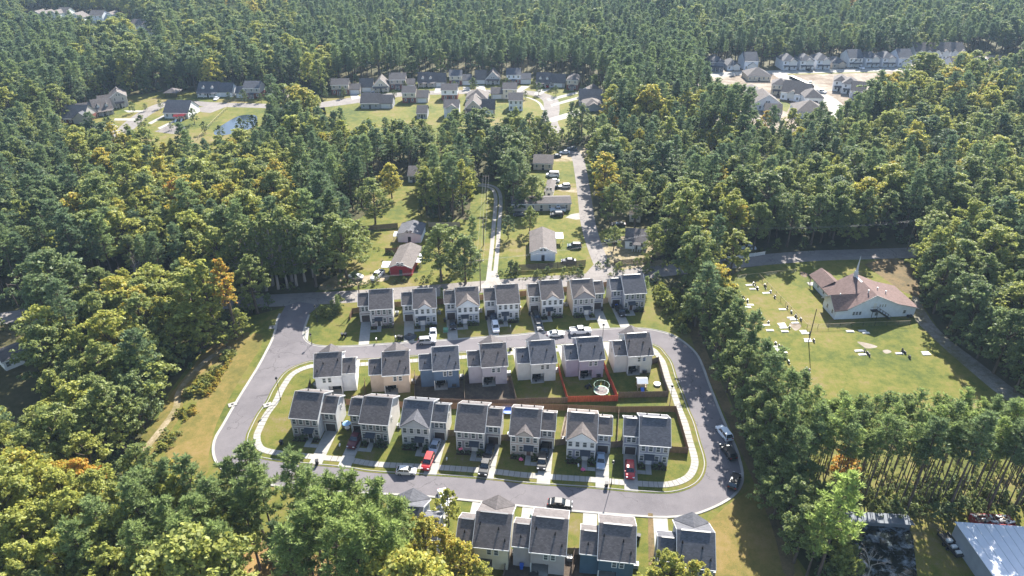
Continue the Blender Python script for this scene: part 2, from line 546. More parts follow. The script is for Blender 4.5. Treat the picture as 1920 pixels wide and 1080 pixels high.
def ribbon(name, line, w, z, mat_):
    a, b = offset(line, w / 2), offset(line, -w / 2)
    mb = MB(); n = len(line)
    mb.v = [(p.x, p.y, z) for p in a] + [(p.x, p.y, z) for p in b]
    for i in range(n - 1):
        mb.f.append((n + i, n + i + 1, i + 1, i)); mb.m.append(0)
    o = mb.build(name, mat_)
    o['kind'] = 'structure'
    return o


# ------------------------------------------------------------------ ground, lawns, roads
MB().quad((-1600, -300, 0), (1600, -300, 0), (1600, 2400, 0), (-1600, 2400, 0)).build('ground', M['forest_floor'])['kind'] = 'structure'

OUT = smooth(GL([(527, 588), (522, 600), (518, 620), (511, 640), (500, 662), (486, 688), (470, 714), (452, 743), (437, 768), (420, 798), (408, 818), (403, 834), (403, 850), (410, 868), (428, 885), (455, 897), (500, 906), (560, 914), (640, 920), (741, 925), (804, 929), (946, 943), (1017, 951), (1075, 956), (1150, 962), (1224, 967), (1260, 967), (1301, 962), (1339, 948), (1366, 933), (1379, 921), (1388, 905), (1389, 885), (1384, 862), (1378, 842), (1366, 815), (1351, 780), (1335, 740), (1324, 711), (1317, 691), (1304, 664), (1282, 643), (1259, 629), (1231, 621), (1202, 617), (1160, 617), (1118, 619), (1024, 624), (959, 630), (913, 633), (832, 639), (738, 645), (664, 650), (616, 651), (588, 648), (573, 640), (567, 629), (570, 612), (578, 590)]))
INN = smooth(GL([(594, 676), (577, 678), (551, 687), (529, 702), (509, 731), (498, 753), (481, 776), (466, 805), (460, 822), (463, 842), (478, 857), (520, 866), (600, 874), (647, 878.5), (694, 886), (760, 890), (820, 893), (916, 900), (987, 908), (1106, 916), (1171, 922), (1237, 926), (1262, 925), (1284, 920), (1305, 910), (1319, 894), (1325, 873), (1322, 853), (1315, 831), (1304, 793), (1294, 770), (1283, 740), (1271, 711), (1261, 680), (1250, 664), (1238, 651), (1217, 643), (1190, 640), (1126, 641), (1037, 647), (947, 653.5), (879, 659), (766, 667), (678, 673)]), True)

DEV = GL([(462, 595), (520, 580), (600, 556), (680, 548), (900, 536), (1130, 520), (1225, 532), (1285, 560), (1300, 620), (1335, 680), (1365, 740), (1392, 810), (1405, 860), (1425, 905), (1452, 960), (1490, 1040), (1540, 1110), (1640, 1330), (860, 1330), (830, 1150), (760, 1110), (700, 1085), (620, 1060), (560, 1035), (460, 1005), (380, 1000), (250, 930), (225, 880), (246, 845), (286, 790), (317, 735), (358, 680), (398, 640)])
sheet('lawn', DEV, 0.012, M['lawn'])
sheet('lawn', GL([(1395, 925), (1425, 905), (1452, 960), (1490, 1040), (1520, 1110), (1325, 1110), (1322, 985), (1360, 950)]), 0.02, M['dry_lawn'])
sheet('path', smooth(GL([(246, 845), (285, 855), (318, 812), (340, 776), (348, 745), (385, 695), (432, 664), (465, 645), (462, 622), (398, 648), (362, 688), (322, 738), (290, 792)]), True), 0.022, M['dry_lawn'])
ribbon('track', smooth(GL([(270, 845), (306, 800), (330, 765), (336, 735), (362, 700), (395, 670), (432, 650)])), 1.5, 0.026, M['dirt'])
sheet('path', smooth(GL([(1278, 560), (1300, 560), (1318, 640), (1360, 735), (1408, 850), (1470, 985), (1490, 1075), (1470, 1075), (1446, 985), (1390, 850), (1340, 735), (1298, 640)]), True), 0.024, M['straw'])
sheet('lawn', smooth(GL([(475, 625), (492, 642), (445, 720), (408, 790), (392, 850), (385, 890), (330, 880), (310, 850), (345, 790), (400, 715), (445, 665)]), True), 0.016, M['dry_lawn'])
ROADPOLY = OUT + GL([(600, 572), (560, 566), (535, 574)])
sheet('street', ROADPOLY, 0.03, M['asphalt'])
sheet('lawn', INN, 0.06, M['lawn'])
KERB = [(0.0, 0.032), (0.32, 0.045), (0.4, 0.135), (0.56, 0.14), (0.58, 0.0)]
sweep('kerb', OUT, KERB, M['concrete'], flip=-1)
sweep('kerb', INN, [(0.0, 0.032), (0.32, 0.045), (0.4, 0.135), (0.56, 0.14), (0.58, 0.03)], M['concrete'], True, flip=1)

# sidewalk of separate concrete slabs inside the loop
swA, swB = offset(INN, 1.65, True), offset(INN, 3.15, True)
sw_base = MB()
nn = len(swA)
sw_base.v = [(p.x, p.y, 0.075) for p in swA] + [(p.x, p.y, 0.075) for p in swB]
for i in range(nn):
    j = (i + 1) % nn
    sw_base.f.append((i, j, nn + j, nn + i)); sw_base.m.append(0)
sidewalk = sw_base.build('sidewalk', M['soil'])
sidewalk['kind'] = 'structure'
step = 1
for i in range(0, nn, step):
    j = (i + step) % nn
    a0, a1, b0, b1 = swA[i], swA[j], swB[i], swB[j]
    g = 0.035
    q = [a0.lerp(a1, g), a0.lerp(a1, 1 - g), b0.lerp(b1, 1 - g), b0.lerp(b1, g)]
    MB().slab([(p.x, p.y, 0.115 + rng.uniform(-.004, .004)) for p in q], 0.04).build('slab', M['concrete'], sidewalk)
for q in ([(567, 612), (578, 612), (575, 632), (566, 628)],):
    mb = MB().slab([tuple(p) for p in GL([(573, 613), (580, 613), (577, 640), (572, 634)], 0.1)], 0.06)
    o = mb.build('sidewalk', M['concrete']); o['kind'] = 'structure'

back_road = smooth(GL([(-260, 640), (0, 598), (120, 583), (300, 572), (460, 566), (560, 561), (660, 556), (800, 546), (900, 538), (1000, 530), (1120, 522), (1240, 508), (1380, 492), (1520, 480), (1640, 476), (1760, 470), (2100, 440)]), step=3)
ribbon('road', back_road, 7.0, 0.026, M['old_asphalt'])
lane = smooth(GL([(1140, 522), (1118, 470), (1103, 420), (1096, 370), (1090, 330), (1083, 296), (1070, 280)]), step=3)
ribbon('lane', lane, 5.2, 0.034, M['old_asphalt'])
sheet('lane', GL([(1085, 528), (1105, 505), (1124, 485), (1150, 500), (1190, 517)]), 0.038, M['old_asphalt'])
NORTH = GL([(590, 548), (640, 515), (660, 470), (640, 430), (690, 400), (700, 345), (790, 335), (800, 408), (880, 412), (885, 345), (945, 338), (948, 402), (978, 398), (985, 330), (1020, 284), (1100, 276), (1112, 300), (1112, 440), (1155, 420), (1215, 440), (1255, 500), (1140, 520), (900, 536), (700, 547)])
sheet('lawn', NORTH, 0.014, M['green_lawn'])
sheet('yard', smooth(GL([(600, 535), (640, 512), (660, 520), (720, 512), (728, 524), (690, 532), (610, 545)]), True), 0.02, M['dirt'])
sheet('yard', smooth(GL([(1130, 455), (1210, 440), (1245, 470), (1240, 500), (1150, 500)]), True), 0.02, M['dirt'])
sheet('yard', smooth(GL([(1030, 300), (1075, 275), (1105, 280), (1090, 300)]), True), 0.02, M['dirt'])
sheet('driveway', GL([(1060, 408), (1070, 402), (1092, 398), (1098, 410), (1080, 412)]), 0.022, M['gravel'])
sheet('driveway', GL([(1045, 350), (1040, 356), (1080, 362), (1090, 352)]), 0.022, M['dirt'])
gravel = smooth(GL([(920, 536), (924, 500), (928, 460), (931, 420), (934, 385), (933, 365), (925, 352), (905, 347), (880, 348)]), step=2)
for d in (-0.95, 0.95):
    ribbon('gravel_track', offset(gravel, d), 1.35, 0.03, M['gravel'])
sheet('gravel_track', GL([(895, 541), (912, 525), (918, 508), (932, 508), (938, 528), (952, 536)]), 0.034, M['gravel'])

M['drive'] = ground_mat('sandy drive', [(0.36, (0.07, 0.075, 0.03)), (0.46, (0.13, 0.12, 0.07)), (0.55, (0.19, 0.175, 0.15)), (0.65, (0.28, 0.26, 0.23))], 0.1, 0.7)
CHURCH_LAND = GL([(1352, 528), (1400, 502), (1500, 488), (1600, 484), (1680, 482), (1712, 500), (1722, 560), (1762, 620), (1815, 668), (1880, 722), (1990, 810), (1960, 860), (1500, 862), (1440, 800), (1408, 720), (1378, 620)])
sheet('lawn', CHURCH_LAND, 0.014, M['green_lawn'])
sheet('verge', smooth(GL([(1712, 590), (1748, 632), (1815, 692), (1895, 755), (1990, 800), (1850, 690), (1762, 620), (1725, 565), (1714, 535)]), True), 0.02, M['drive'])
sheet('car_park', GL([(1620, 496), (1660, 482), (1715, 492), (1725, 560), (1690, 545)]), 0.024, M['straw'])  # dark straw colour holds the tree shade over this car park
sheet('plantation_floor', GL([(1480, 820), (2000, 800), (2050, 965), (1500, 965)]), 0.018, ground_mat('sunny weeds', [(0.36, (0.04, 0.05, 0.014)), (0.46, (0.09, 0.1, 0.02)), (0.55, (0.14, 0.125, 0.04)), (0.65, (0.18, 0.13, 0.07))], 0.08, 0.5))
sheet('lawn', GL([(1690, 950), (1800, 945), (2050, 950), (2100, 1120), (1660, 1120)]), 0.02, M['green_lawn'])

# far neighbourhoods: lawns, streets, drives
FAR1 = GL([(105, 238), (150, 205), (205, 185), (300, 172), (372, 172), (560, 168), (604, 182), (612, 215), (505, 222), (500, 246), (494, 300), (400, 318), (250, 304), (120, 278)])
sheet('lawn', FAR1, 0.014, M['green_lawn'])
ribbon('street', smooth(GL([(222, 275), (224, 255), (240, 238), (265, 217), (300, 198), (330, 192), (400, 196), (480, 198), (540, 200), (600, 198), (680, 188), (760, 176)]), step=4), 8, 0.03, M['old_asphalt'])
sheet('car_park', GL([(290, 247), (318, 233), (350, 240), (330, 252)]), 0.032, M['old_asphalt'])
sheet('car_park', GL([(372, 202), (400, 195), (425, 200), (395, 212), (376, 210)]), 0.032, M['old_asphalt'])
for q in ([(160, 237), (215, 233), (222, 238), (160, 243)], [(178, 247), (222, 244), (225, 250), (170, 253)], [(215, 222), (255, 222), (256, 226), (214, 226)], [(232, 207), (268, 207), (270, 210), (240, 211)], [(277, 231), (310, 214), (313, 216), (284, 233)], [(295, 240), (330, 224), (333, 226), (300, 242)]):
    sheet('driveway', GL(q), 0.034, M['concrete'])
FAR2 = GL([(590, 232), (596, 190), (620, 172), (700, 158), (800, 150), (900, 148), (1000, 148), (1080, 155), (1130, 175), (1142, 215), (1132, 250), (1040, 262), (900, 275), (690, 280), (630, 265)])
sheet('lawn', FAR2, 0.014, M['green_lawn'])
ribbon('street', smooth(GL([(590, 198), (640, 190), (690, 183), (760, 176), (850, 173), (940, 172), (1000, 175), (1030, 186), (1034, 205), (1030, 230), (1040, 250)]), step=4), 8.5, 0.034, M['old_asphalt'])
ribbon('sidewalk', smooth(GL([(940, 178), (985, 182), (1010, 192), (1018, 206)]), step=4), 1.5, 0.036, M['concrete'])
for q in ([(655, 176), (668, 176), (678, 184), (660, 187)], [(681, 173), (700, 173), (706, 182), (690, 184)], [(764, 165), (776, 165), (790, 174), (776, 176)], [(817, 163), (832, 163), (832, 173), (814, 174)], [(868, 163), (880, 163), (884, 172), (868, 173)], [(893, 160), (908, 160), (912, 172), (893, 172)], [(978, 161), (994, 162), (975, 173), (966, 172)], [(1010, 168), (1034, 166), (1012, 178), (1000, 177)], [(1024, 186), (1080, 172), (1085, 175), (1030, 190)], [(1032, 196), (1085, 181), (1088, 185), (1034, 200)], [(1030, 222), (1085, 205), (1090, 215), (1032, 230)], [(830, 235), (850, 231), (860, 240), (835, 245)]):
    sheet('driveway', GL(q), 0.038, M['concrete'])
FAR3 = GL([(1300, 150), (1322, 128), (1460, 124), (1640, 118), (1810, 106), (1930, 100), (1930, 160), (1720, 168), (1665, 182), (1645, 205), (1590, 238), (1545, 252), (1480, 264), (1400, 264), (1345, 228)])
sheet('building_site', FAR3, 0.014, M['sand'])
sheet('lawn', GL([(1462, 136), (1640, 131), (1646, 136), (1465, 141)]), 0.02, M['green_lawn'])
sheet('lawn', GL([(1455, 185), (1485, 195), (1475, 210), (1448, 200)]), 0.02, M['green_lawn'])
sheet('lawn', GL([(1421, 120), (1462, 120), (1463, 134), (1421, 134)]), 0.02, M['forest_floor'])
ribbon('street', smooth(GL([(1300, 143), (1400, 137), (1470, 135), (1560, 133), (1660, 130), (1720, 127)]), step=6), 9, 0.024, M['concrete'])
ribbon('street', smooth(GL([(1458, 137), (1490, 155), (1525, 172), (1560, 192), (1575, 215), (1580, 240)]), step=6), 9, 0.028, M['concrete'])
FAR4 = GL([(45, 26), (230, 26), (250, 45), (310, 75), (300, 110), (262, 112), (240, 80), (45, 80)])
sheet('lawn', FAR4, 0.014, M['green_lawn'])
ribbon('street', smooth(GL([(215, 118), (245, 108), (270, 98), (285, 84), (292, 74)]), step=6), 7, 0.024, M['gravel'])
sheet('lawn', GL([(198, 165), (208, 158), (212, 166), (200, 172)]), 0.02, M['green_lawn'])


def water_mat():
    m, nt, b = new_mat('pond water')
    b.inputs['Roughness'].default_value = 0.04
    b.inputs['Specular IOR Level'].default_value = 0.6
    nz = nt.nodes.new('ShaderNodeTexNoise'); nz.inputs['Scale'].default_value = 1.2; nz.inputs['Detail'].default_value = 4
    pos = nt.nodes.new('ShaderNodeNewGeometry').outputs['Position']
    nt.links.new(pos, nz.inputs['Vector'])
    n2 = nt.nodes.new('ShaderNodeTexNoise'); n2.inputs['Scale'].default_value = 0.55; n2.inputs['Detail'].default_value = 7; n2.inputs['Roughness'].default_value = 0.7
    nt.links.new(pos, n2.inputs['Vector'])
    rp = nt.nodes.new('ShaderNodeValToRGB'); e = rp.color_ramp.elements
    e[0].position = 0.5; e[0].color = (0.008, 0.011, 0.011, 1); e[1].position = 0.64; e[1].color = (0.17, 0.2, 0.22, 1)  # pale mottling paints in sky and tree reflections along with surface scum
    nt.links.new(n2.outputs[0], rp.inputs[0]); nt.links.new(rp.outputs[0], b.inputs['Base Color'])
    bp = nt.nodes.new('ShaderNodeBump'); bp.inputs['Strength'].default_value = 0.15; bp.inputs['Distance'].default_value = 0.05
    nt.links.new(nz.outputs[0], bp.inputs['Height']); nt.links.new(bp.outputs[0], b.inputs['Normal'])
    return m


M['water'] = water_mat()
M['clear_water'] = pmat('clear water', (0.012, 0.02, 0.03), 0.12, 0.9, var=0.3, scale=0.1)
sheet('pond', smooth(GL([(402, 246), (424, 230), (450, 217), (478, 216), (482, 226), (472, 240), (440, 250), (408, 254)]), True), 0.03, M['clear_water'])
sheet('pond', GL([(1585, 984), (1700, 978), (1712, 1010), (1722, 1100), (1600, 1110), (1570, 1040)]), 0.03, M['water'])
# ------------------------------------------------------------------ houses of the development
MW, WW, EAVE, TAN = 5.9, 3.1, 5.6, 0.65         # main width, garage wing width, eave height, roof slope
DEPTH = 9.4
_mesh = {}


def cached(key, fn):
    if key not in _mesh: _mesh[key] = fn()
    return _mesh[key]


def gable_walls(mb, x0, x1, y0, y1, eave, mi=0, split=None, open_front=None):
    ym = (y0 + y1) / 2; zr = eave + (ym - y0) * TAN
    mb.quad((x1, y0, 0), (x1, y1, 0), (x1, y1, eave), (x1, ym, zr), (x1, y0, eave), mi=mi)
    mb.quad((x0, y1, 0), (x0, y0, 0), (x0, y0, eave), (x0, ym, zr), (x0, y1, eave), mi=mi)
    mb.quad((x1, y1, 0), (x0, y1, 0), (x0, y1, eave), (x1, y1, eave), mi=mi)
    if open_front is None:
        if split:
            mb.quad((x0, y0, 0), (x1, y0, 0), (x1, y0, split), (x0, y0, split), mi=2)
            mb.quad((x0, y0, split), (x1, y0, split), (x1, y0, eave), (x0, y0, eave), mi=1)
        else:
            mb.quad((x0, y0, 0), (x1, y0, 0), (x1, y0, eave), (x0, y0, eave), mi=mi)
    return zr


def gable_roof(mb, x0, x1, y0, y1, eave, ov=0.32, ends=0.22, t=0.16):
    ym = (y0 + y1) / 2; zr = eave + (ym - y0) * TAN
    zl = eave - ov * TAN
    a, b = x0 - ends, x1 + ends
    up = 0.14
    mb.slab([(a, y0 - ov, zl + up), (b, y0 - ov, zl + up), (b, ym, zr + up), (a, ym, zr + up)], t)
    mb.slab([(b, y1 + ov, zl + up), (a, y1 + ov, zl + up), (a, ym, zr + up), (b, ym, zr + up)], t)
    return zr + up


def fascia(mb, x0, x1, y0, y1, eave, ov=0.32, ends=0.22, sides=(1, 1)):
    ym = (y0 + y1) / 2; zr = eave + (ym - y0) * TAN; zl = eave - ov * TAN
    a, b = x0 - ends - 0.03, x1 + ends + 0.03
    mb.box(a, b, y0 - ov - 0.09, y0 - ov - 0.005, zl - 0.1, zl + 0.11)
    mb.box(a, b, y1 + ov + 0.005, y1 + ov + 0.09, zl - 0.1, zl + 0.11)
    for k, x in enumerate((a - 0.02, b + 0.02)):
        if sides[k]:
            for (ya, yb) in ((y0 - ov, ym), (y1 + ov, ym)):
                mb.beam((x, ya, zl + 0.02), (x, yb, zr + 0.02), 0.07, 0.24)


def window_mesh(w, h):
    """Frame (trim, sash, meeting rail) and a set-back pane; origin at the bottom middle of the wall opening."""
    def fr():
        mb = MB(); t = 0.13
        mb.box(-w / 2, w / 2, -0.06, 0.0, 0, t); mb.box(-w / 2, w / 2, -0.07, 0.0, h - t, h)
        mb.box(-w / 2, -w / 2 + t, -0.06, 0, t, h - t); mb.box(w / 2 - t, w / 2, -0.06, 0, t, h - t)
        mb.box(-w / 2 + t, w / 2 - t, -0.045, -0.015, h * 0.5 - 0.03, h * 0.5 + 0.03)
        return mb.mesh('window', [M['white_trim']])
    def pn():
        return MB().box(-w / 2 + 0.12, w / 2 - 0.12, -0.028, -0.004, 0.12, h - 0.12).mesh('pane', [M['glass']])
    return cached(('win', w, h), fr), cached(('pane', w, h), pn)


def add_window(parent, x, y, z, w=1.0, h=1.65, rz=0.0, trim=True):
    fr, pn = window_mesh(w, h)
    o = obj('window', fr, parent, None, (x, y, z), rz)
    obj('pane', pn, o)
    return o


def house(pos, rz, wing='L', gable=None, front=True, upper=(.5, .5, .5), lower=None, side=None, wingc=None, roof='shingle', label='', group='', door=(.7, .7, .7), vents=True, detail=True):
    """Two-storey house, origin at the camera-side left ground corner of its main block. front=True: street side towards the viewer."""
    t = empty('house', pos, rz)
    tag(t, label, 'house', group)
    lower = lower or upper; side = side or upper; wingc = wingc or lower  # a side colour paler than its front has sunlight put into it
    X = (lambda x: x) if wing == 'L' else (lambda x: MW - x)
    def fin(mb, name, mats):
        if wing == 'R': mb.mirror_x(MW)
        return mb.mesh(name, mats)
    us, ls, ss, ws = wall_mat(upper), wall_mat(lower), wall_mat(side), wall_mat(wingc)
    w0, w1 = (2.6, 8.4) if front else (1.0, 6.8)
    WE = 5.45
    RM = M[roof]
    blank = [M['white_trim']] * 3

    def main_wall():
        mb = MB()
        if front:
            gable_walls(mb, 0, MW, 0, DEPTH, EAVE, 0, split=3.05)
        else:
            gable_walls(mb, 0, MW, 0, DEPTH, EAVE, 0, open_front=True)
            px, pd, ph = 3.15, 1.9, 2.45
            mb.v = mb.v  # back wall with a patio recess cut into its corner
            mb.quad((px, 0, 0), (MW, 0, 0), (MW, 0, EAVE), (px, 0, EAVE))
            mb.quad((0, 0, ph), (px, 0, ph), (px, 0, EAVE), (0, 0, EAVE))
            mb.quad((0, pd, 0), (px, pd, 0), (px, pd, ph), (0, pd, ph))
            mb.quad((px, pd, 0), (px, 0, 0), (px, 0, ph), (px, pd, ph))
            mb.quad((0, 0, ph), (0, pd, ph), (px, pd, ph), (px, 0, ph))
        return fin(mb, 'wall', blank)
    obj('wall', cached(('mw', front, wing), main_wall), t, [ss, us, ls])

    def wing_wall():
        mb = MB(); gable_walls(mb, -WW, -0.01, w0, w1, WE, 0, split=3.0 if front else None)
        return fin(mb, 'wall', blank)
    obj('wall', cached(('ww', front, wing), wing_wall), t, [ss, wall_mat(wingc if front else side), wall_mat(lower if front else side)])

    def main_roof():
        mb = MB(); gable_roof(mb, 0, MW, 0, DEPTH, EAVE); return fin(mb, 'roof', [RM])
    obj('roof', cached(('mr', wing), main_roof), t, [RM])

    def wing_roof():
        mb = MB(); gable_roof(mb, -WW, -0.24, w0, w1, WE, ends=0.2); return fin(mb, 'roof', [RM])
    obj('roof', cached(('wr', front, wing), wing_roof), t, [RM])

    def fas():
        mb = MB(); fascia(mb, 0, MW, 0, DEPTH, EAVE); fascia(mb, -WW, -0.24, w0, w1, WE, ends=0.2, sides=(1, 0)); return fin(mb, 'fascia', [M['white_trim']])
    obj('fascia', cached(('fa', front, wing), fas), t)
    zr = EAVE + DEPTH / 2 * TAN + 0.14
    wym = (w0 + w1) / 2; wzr = WE + (w1 - w0) / 2 * TAN + 0.14

    def ridge():
        mb = MB(); mb.box(0.5, MW - 0.5, DEPTH / 2 - 0.16, DEPTH / 2 + 0.16, zr - 0.06, zr + 0.07)
        return fin(mb, 'ridge_vent', [M['awning']])
    obj('ridge_vent', cached(('rv', wing), ridge), t)

    def ridge2():
        mb = MB(); mb.box(-WW + 0.4, -0.6, wym - 0.14, wym + 0.14, wzr - 0.06, wzr + 0.06)
        return fin(mb, 'ridge_vent', [M['awning']])
    obj('ridge_vent', cached(('rv2', front, wing), ridge2), t)

    if gable:
        gw = 6.1 if gable == 'big' else 3.7
        c = MW / 2
        def gr():
            mb = MB()
            rise = gw / 2 * 0.66; zg = EAVE + 0.1 + rise
            yb = (zg - EAVE - 0.1) / TAN
            for s in (-1, 1):
                mb.slab([(c + s * gw / 2, -0.5, EAVE + 0.12), (c, -0.5, zg + 0.12), (c, yb, zg + 0.12), (c + s * gw / 2, -0.2, EAVE + 0.12)][::s], 0.15)
            if not front: mb.flip_y(DEPTH)
            return fin(mb, 'gable_roof', [RM])
        obj('gable_roof', cached(('gr', gable, front, wing), gr), t, [M['shingle_brown'] if roof == 'shingle_brown' else RM])
        def gwl():
            mb = MB(); rise = gw / 2 * 0.66; zg = EAVE + rise
            mb.slab([(c - gw / 2 + 0.12, -0.34, EAVE - 0.15), (c + gw / 2 - 0.12, -0.34, EAVE - 0.15), (c, -0.34, zg - 0.08)], 0.0)
            mb.v, mb.f, mb.m = [], [], []
            a, b_, d = (c - gw / 2 + 0.1, EAVE - 0.1), (c + gw / 2 - 0.1, EAVE - 0.1), (c, zg - 0.06)
            k = []
            for y in (-0.36, -0.1): k += [(a[0], y, a[1]), (b_[0], y, b_[1]), (d[0], y, d[1])]
            mb.v = k; mb.f = [(0, 1, 2), (5, 4, 3), (0, 3, 4, 1), (1, 4, 5, 2), (2, 5, 3, 0)]; mb.m = [0] * 5
            if not front: mb.flip_y(DEPTH)
            return fin(mb, 'gable_wall', [M['white_trim']])
        obj('gable_wall', cached(('gw', gable, front, wing), gwl), t, [us])

    if front:
        def band():
            mb = MB()
            mb.box(-0.03, MW + 0.03, -0.05, -0.002, 2.98, 3.2); mb.box(-WW - 0.03, -0.02, w0 - 0.05, w0 - 0.002, 2.9, 3.12)
            for x in (-0.03, MW - 0.12): mb.box(x, x + 0.15, -0.045, -0.001, 0.1, 2.975); mb.box(x, x + 0.15, -0.045, -0.001, 3.205, EAVE - 0.15)
            mb.box(-WW - 0.03, -WW + 0.12, w0 - 0.045, w0 - 0.001, 0.1, 2.89)
            return fin(mb, 'band_board', [M['white_trim']])
        obj('band_board', cached(('bb', wing), band), t)
        for fx in (.125, .38, .635, .885): add_window(t, X(MW * fx), -0.01, 3.62, 0.98, 1.62)
        for fx in (.1, .62, .88): add_window(t, X(MW * fx), -0.01, 1.0, 0.98, 1.62)
        for x in (-2.1, -1.08): add_window(t, X(x), w0 - 0.01, 3.4, 1.0, 1.5)

        def gar():
            mb = MB()
            for k in range(4): mb.box(-2.68, -0.52, w0 - 0.03, w0 - 0.004, 0.04 + k * 0.53, 0.04 + k * 0.53 + 0.51)
            return fin(mb, 'garage_door', [M['garage']])
        obj('garage_door', cached(('gd', wing), gar), t)

        def gfr():
            mb = MB()
            mb.box(-2.86, -2.69, w0 - 0.07, w0 - 0.003, 0.02, 2.34); mb.box(-0.51, -0.34, w0 - 0.07, w0 - 0.003, 0.02, 2.34); mb.box(-2.69, -0.51, w0 - 0.07, w0 - 0.003, 2.17, 2.34)
            return fin(mb, 'door_frame', [M['white_trim']])
        obj('door_frame', cached(('gf', wing), gfr), t)

        def drm():
            return fin(MB().box(1.62, 2.54, -0.05, -0.004, 0.12, 2.2), 'door', [M['white_trim']])
        obj('door', cached(('dr', wing), drm), t, [paint(door)])

        def drf():
            mb = MB(); mb.box(1.46, 1.61, -0.07, -0.003, 0.1, 2.34); mb.box(2.55, 2.7, -0.07, -0.003, 0.1, 2.34); mb.box(1.61, 2.55, -0.07, -0.003, 2.21, 2.34)
            return fin(mb, 'door_frame', [M['white_trim']])
        obj('door_frame', cached(('drf', wing), drf), t)

        def awn():
            mb = MB()
            mb.slab([(1.0, -1.25, 2.42), (3.12, -1.25, 2.42), (3.12, -0.06, 3.0), (1.0, -0.06, 3.0)], 0.1)
            return fin(mb, 'awning', [M['awning']])
        obj('awning', cached(('aw', wing), awn), t)

        for bx in (1.12, 3.0):
            def brk():
                mb = MB(); mb.beam((bx, -1.15, 2.35), (bx, -0.07, 2.4), 0.09, 0.09); mb.beam((bx, -1.0, 2.33), (bx, -0.07, 1.8), 0.09, 0.09)
                return fin(mb, 'bracket', [M['white_trim']])
            obj('bracket', cached(('bk', bx, wing), brk), t)
    else:
        for fx in (.45, .66): add_window(t, X(MW * fx), -0.01, 3.55, 0.92, 1.45)

        def post():
            mb = MB(); mb.box(0.0, 0.2, 0.0, 0.2, 0.1, 2.448); return fin(mb, 'post', [M['white_trim']])
        obj('post', cached(('po', wing), post), t)

        def slid():
            mb = MB(); mb.box(0.55, 2.6, 1.84, 1.893, 0.12, 2.15); return fin(mb, 'sliding_door', [M['dark_glass']])
        obj('sliding_door', cached(('sd', wing), slid), t)

        def pat():
            mb = MB(); mb.box(-0.05, 3.1, -0.6, 1.88, 0.0, 0.11); return fin(mb, 'patio', [M['concrete']])
        obj('patio', cached(('pt', wing), pat), t)

        def sfr():
            mb = MB()
            mb.box(0.42, 0.54, 1.8, 1.896, 0.12, 2.26); mb.box(2.61, 2.73, 1.8, 1.896, 0.12, 2.26); mb.box(0.54, 2.61, 1.8, 1.896, 2.16, 2.26)
            return fin(mb, 'door_frame', [M['white_trim']])
        obj('door_frame', cached(('sf', wing), sfr), t)
    # gable windows of the wing and the main block
    def gable_window(x, y, z, face):
        fr, pn = window_mesh(0.8, 1.3)
        o = obj('window', fr, t, None, (x, y, z), face)
        obj('pane', pn, o)
    sw = -1 if wing == 'L' else 1
    gable_window(X(-WW - 0.01), (w0 + w1) / 2 + 0.6, 3.7, R(90) * sw)
    gable_window(X(MW + 0.01), 3.2, 3.7, -R(90) * sw)
    if detail:
        # plumbing vents on the slope away from the street
        vm = cached('vent', lambda: MB().tube((0, 0, 0), (0, 0, 0.62), 0.085, 0.085, 7).box(-0.14, 0.14, -0.14, 0.14, 0.0, 0.2).mesh('roof_vent', [M['vent_black']]))
        spots = [(0.7, 2.9), (4.0, 2.4), (5.3, 0.9)] if not front else [(1.6, 7.6), (4.3, 7.2)]
        for x, y in spots:
            yy = y if y < DEPTH / 2 else DEPTH - y
            obj('roof_vent', vm, t, None, (X(x), y, EAVE + yy * TAN + 0.12))
        y = w0 + 1.0 if not front else w1 - 1.2
        yy = min(y - w0, w1 - y)
        obj('roof_vent', vm, t, None, (X(-1.9 if not front else -1.2), y, WE + yy * TAN + 0.12))
    return t


TAUPE = (.3, .265, .265); WHITE = (.68, .68, .68); BGREY = (.27, .3, .35); SLATE = (.235, .245, .3); TAN_ = (.4, .345, .31); GREIGE = (.45, .41, .385)
R1, R2, R3, R4 = R(6.7), R(6.6), R(-6.4), R(-7.2)
ROW1 = [((697, 612.5), 'L', None, TAUPE, TAUPE, (.5, .48, .47), TAUPE, 'shingle', (.05, .05, .05), 'taupe house at the left end of the upper row, plain roof, long empty driveway'),
        ((778.4, 611), 'L', 'small', WHITE, BGREY, (.6, .59, .57), (.45, .46, .48), 'shingle', (.65, .65, .65), 'white and blue grey house with small gable, black tarp on its driveway'),
        ((858, 607.8), 'L', 'big', WHITE, BGREY, (.6, .59, .57), (.45, .45, .47), 'shingle_brown', (.7, .7, .7), 'white and blue grey house with wide gable, black car on driveway, third in upper row'),
        ((933, 602.5), 'L', None, WHITE, (.52, .52, .54), (.6, .59, .57), (.45, .45, .47), 'shingle_brown', (.06, .09, .14), 'white house with plain roof and white car on its driveway, middle of upper row'),
        ((1015.4, 593.8), 'L', 'small', WHITE, (.42, .40, .41), (.55, .5, .42), (.36, .33, .31), 'shingle_brown', (.1, .06, .05), 'white house with tan garage wing and small gable, two dark cars on its driveway'),
        ((1073.6, 592), 'R', 'big', (.29, .275, .29), SLATE, (.36, .32, .29), SLATE, 'shingle_brown', (.7, .7, .7), 'grey house with wide gable and garage on the right, empty driveway beside it'),
        ((1169, 582.5), 'L', None, (.24, .24, .29), SLATE, (.42, .42, .45), (.25, .25, .3), 'shingle_blue', (.08, .05, .04), 'blue grey house at right end of upper row, black car on its driveway')]
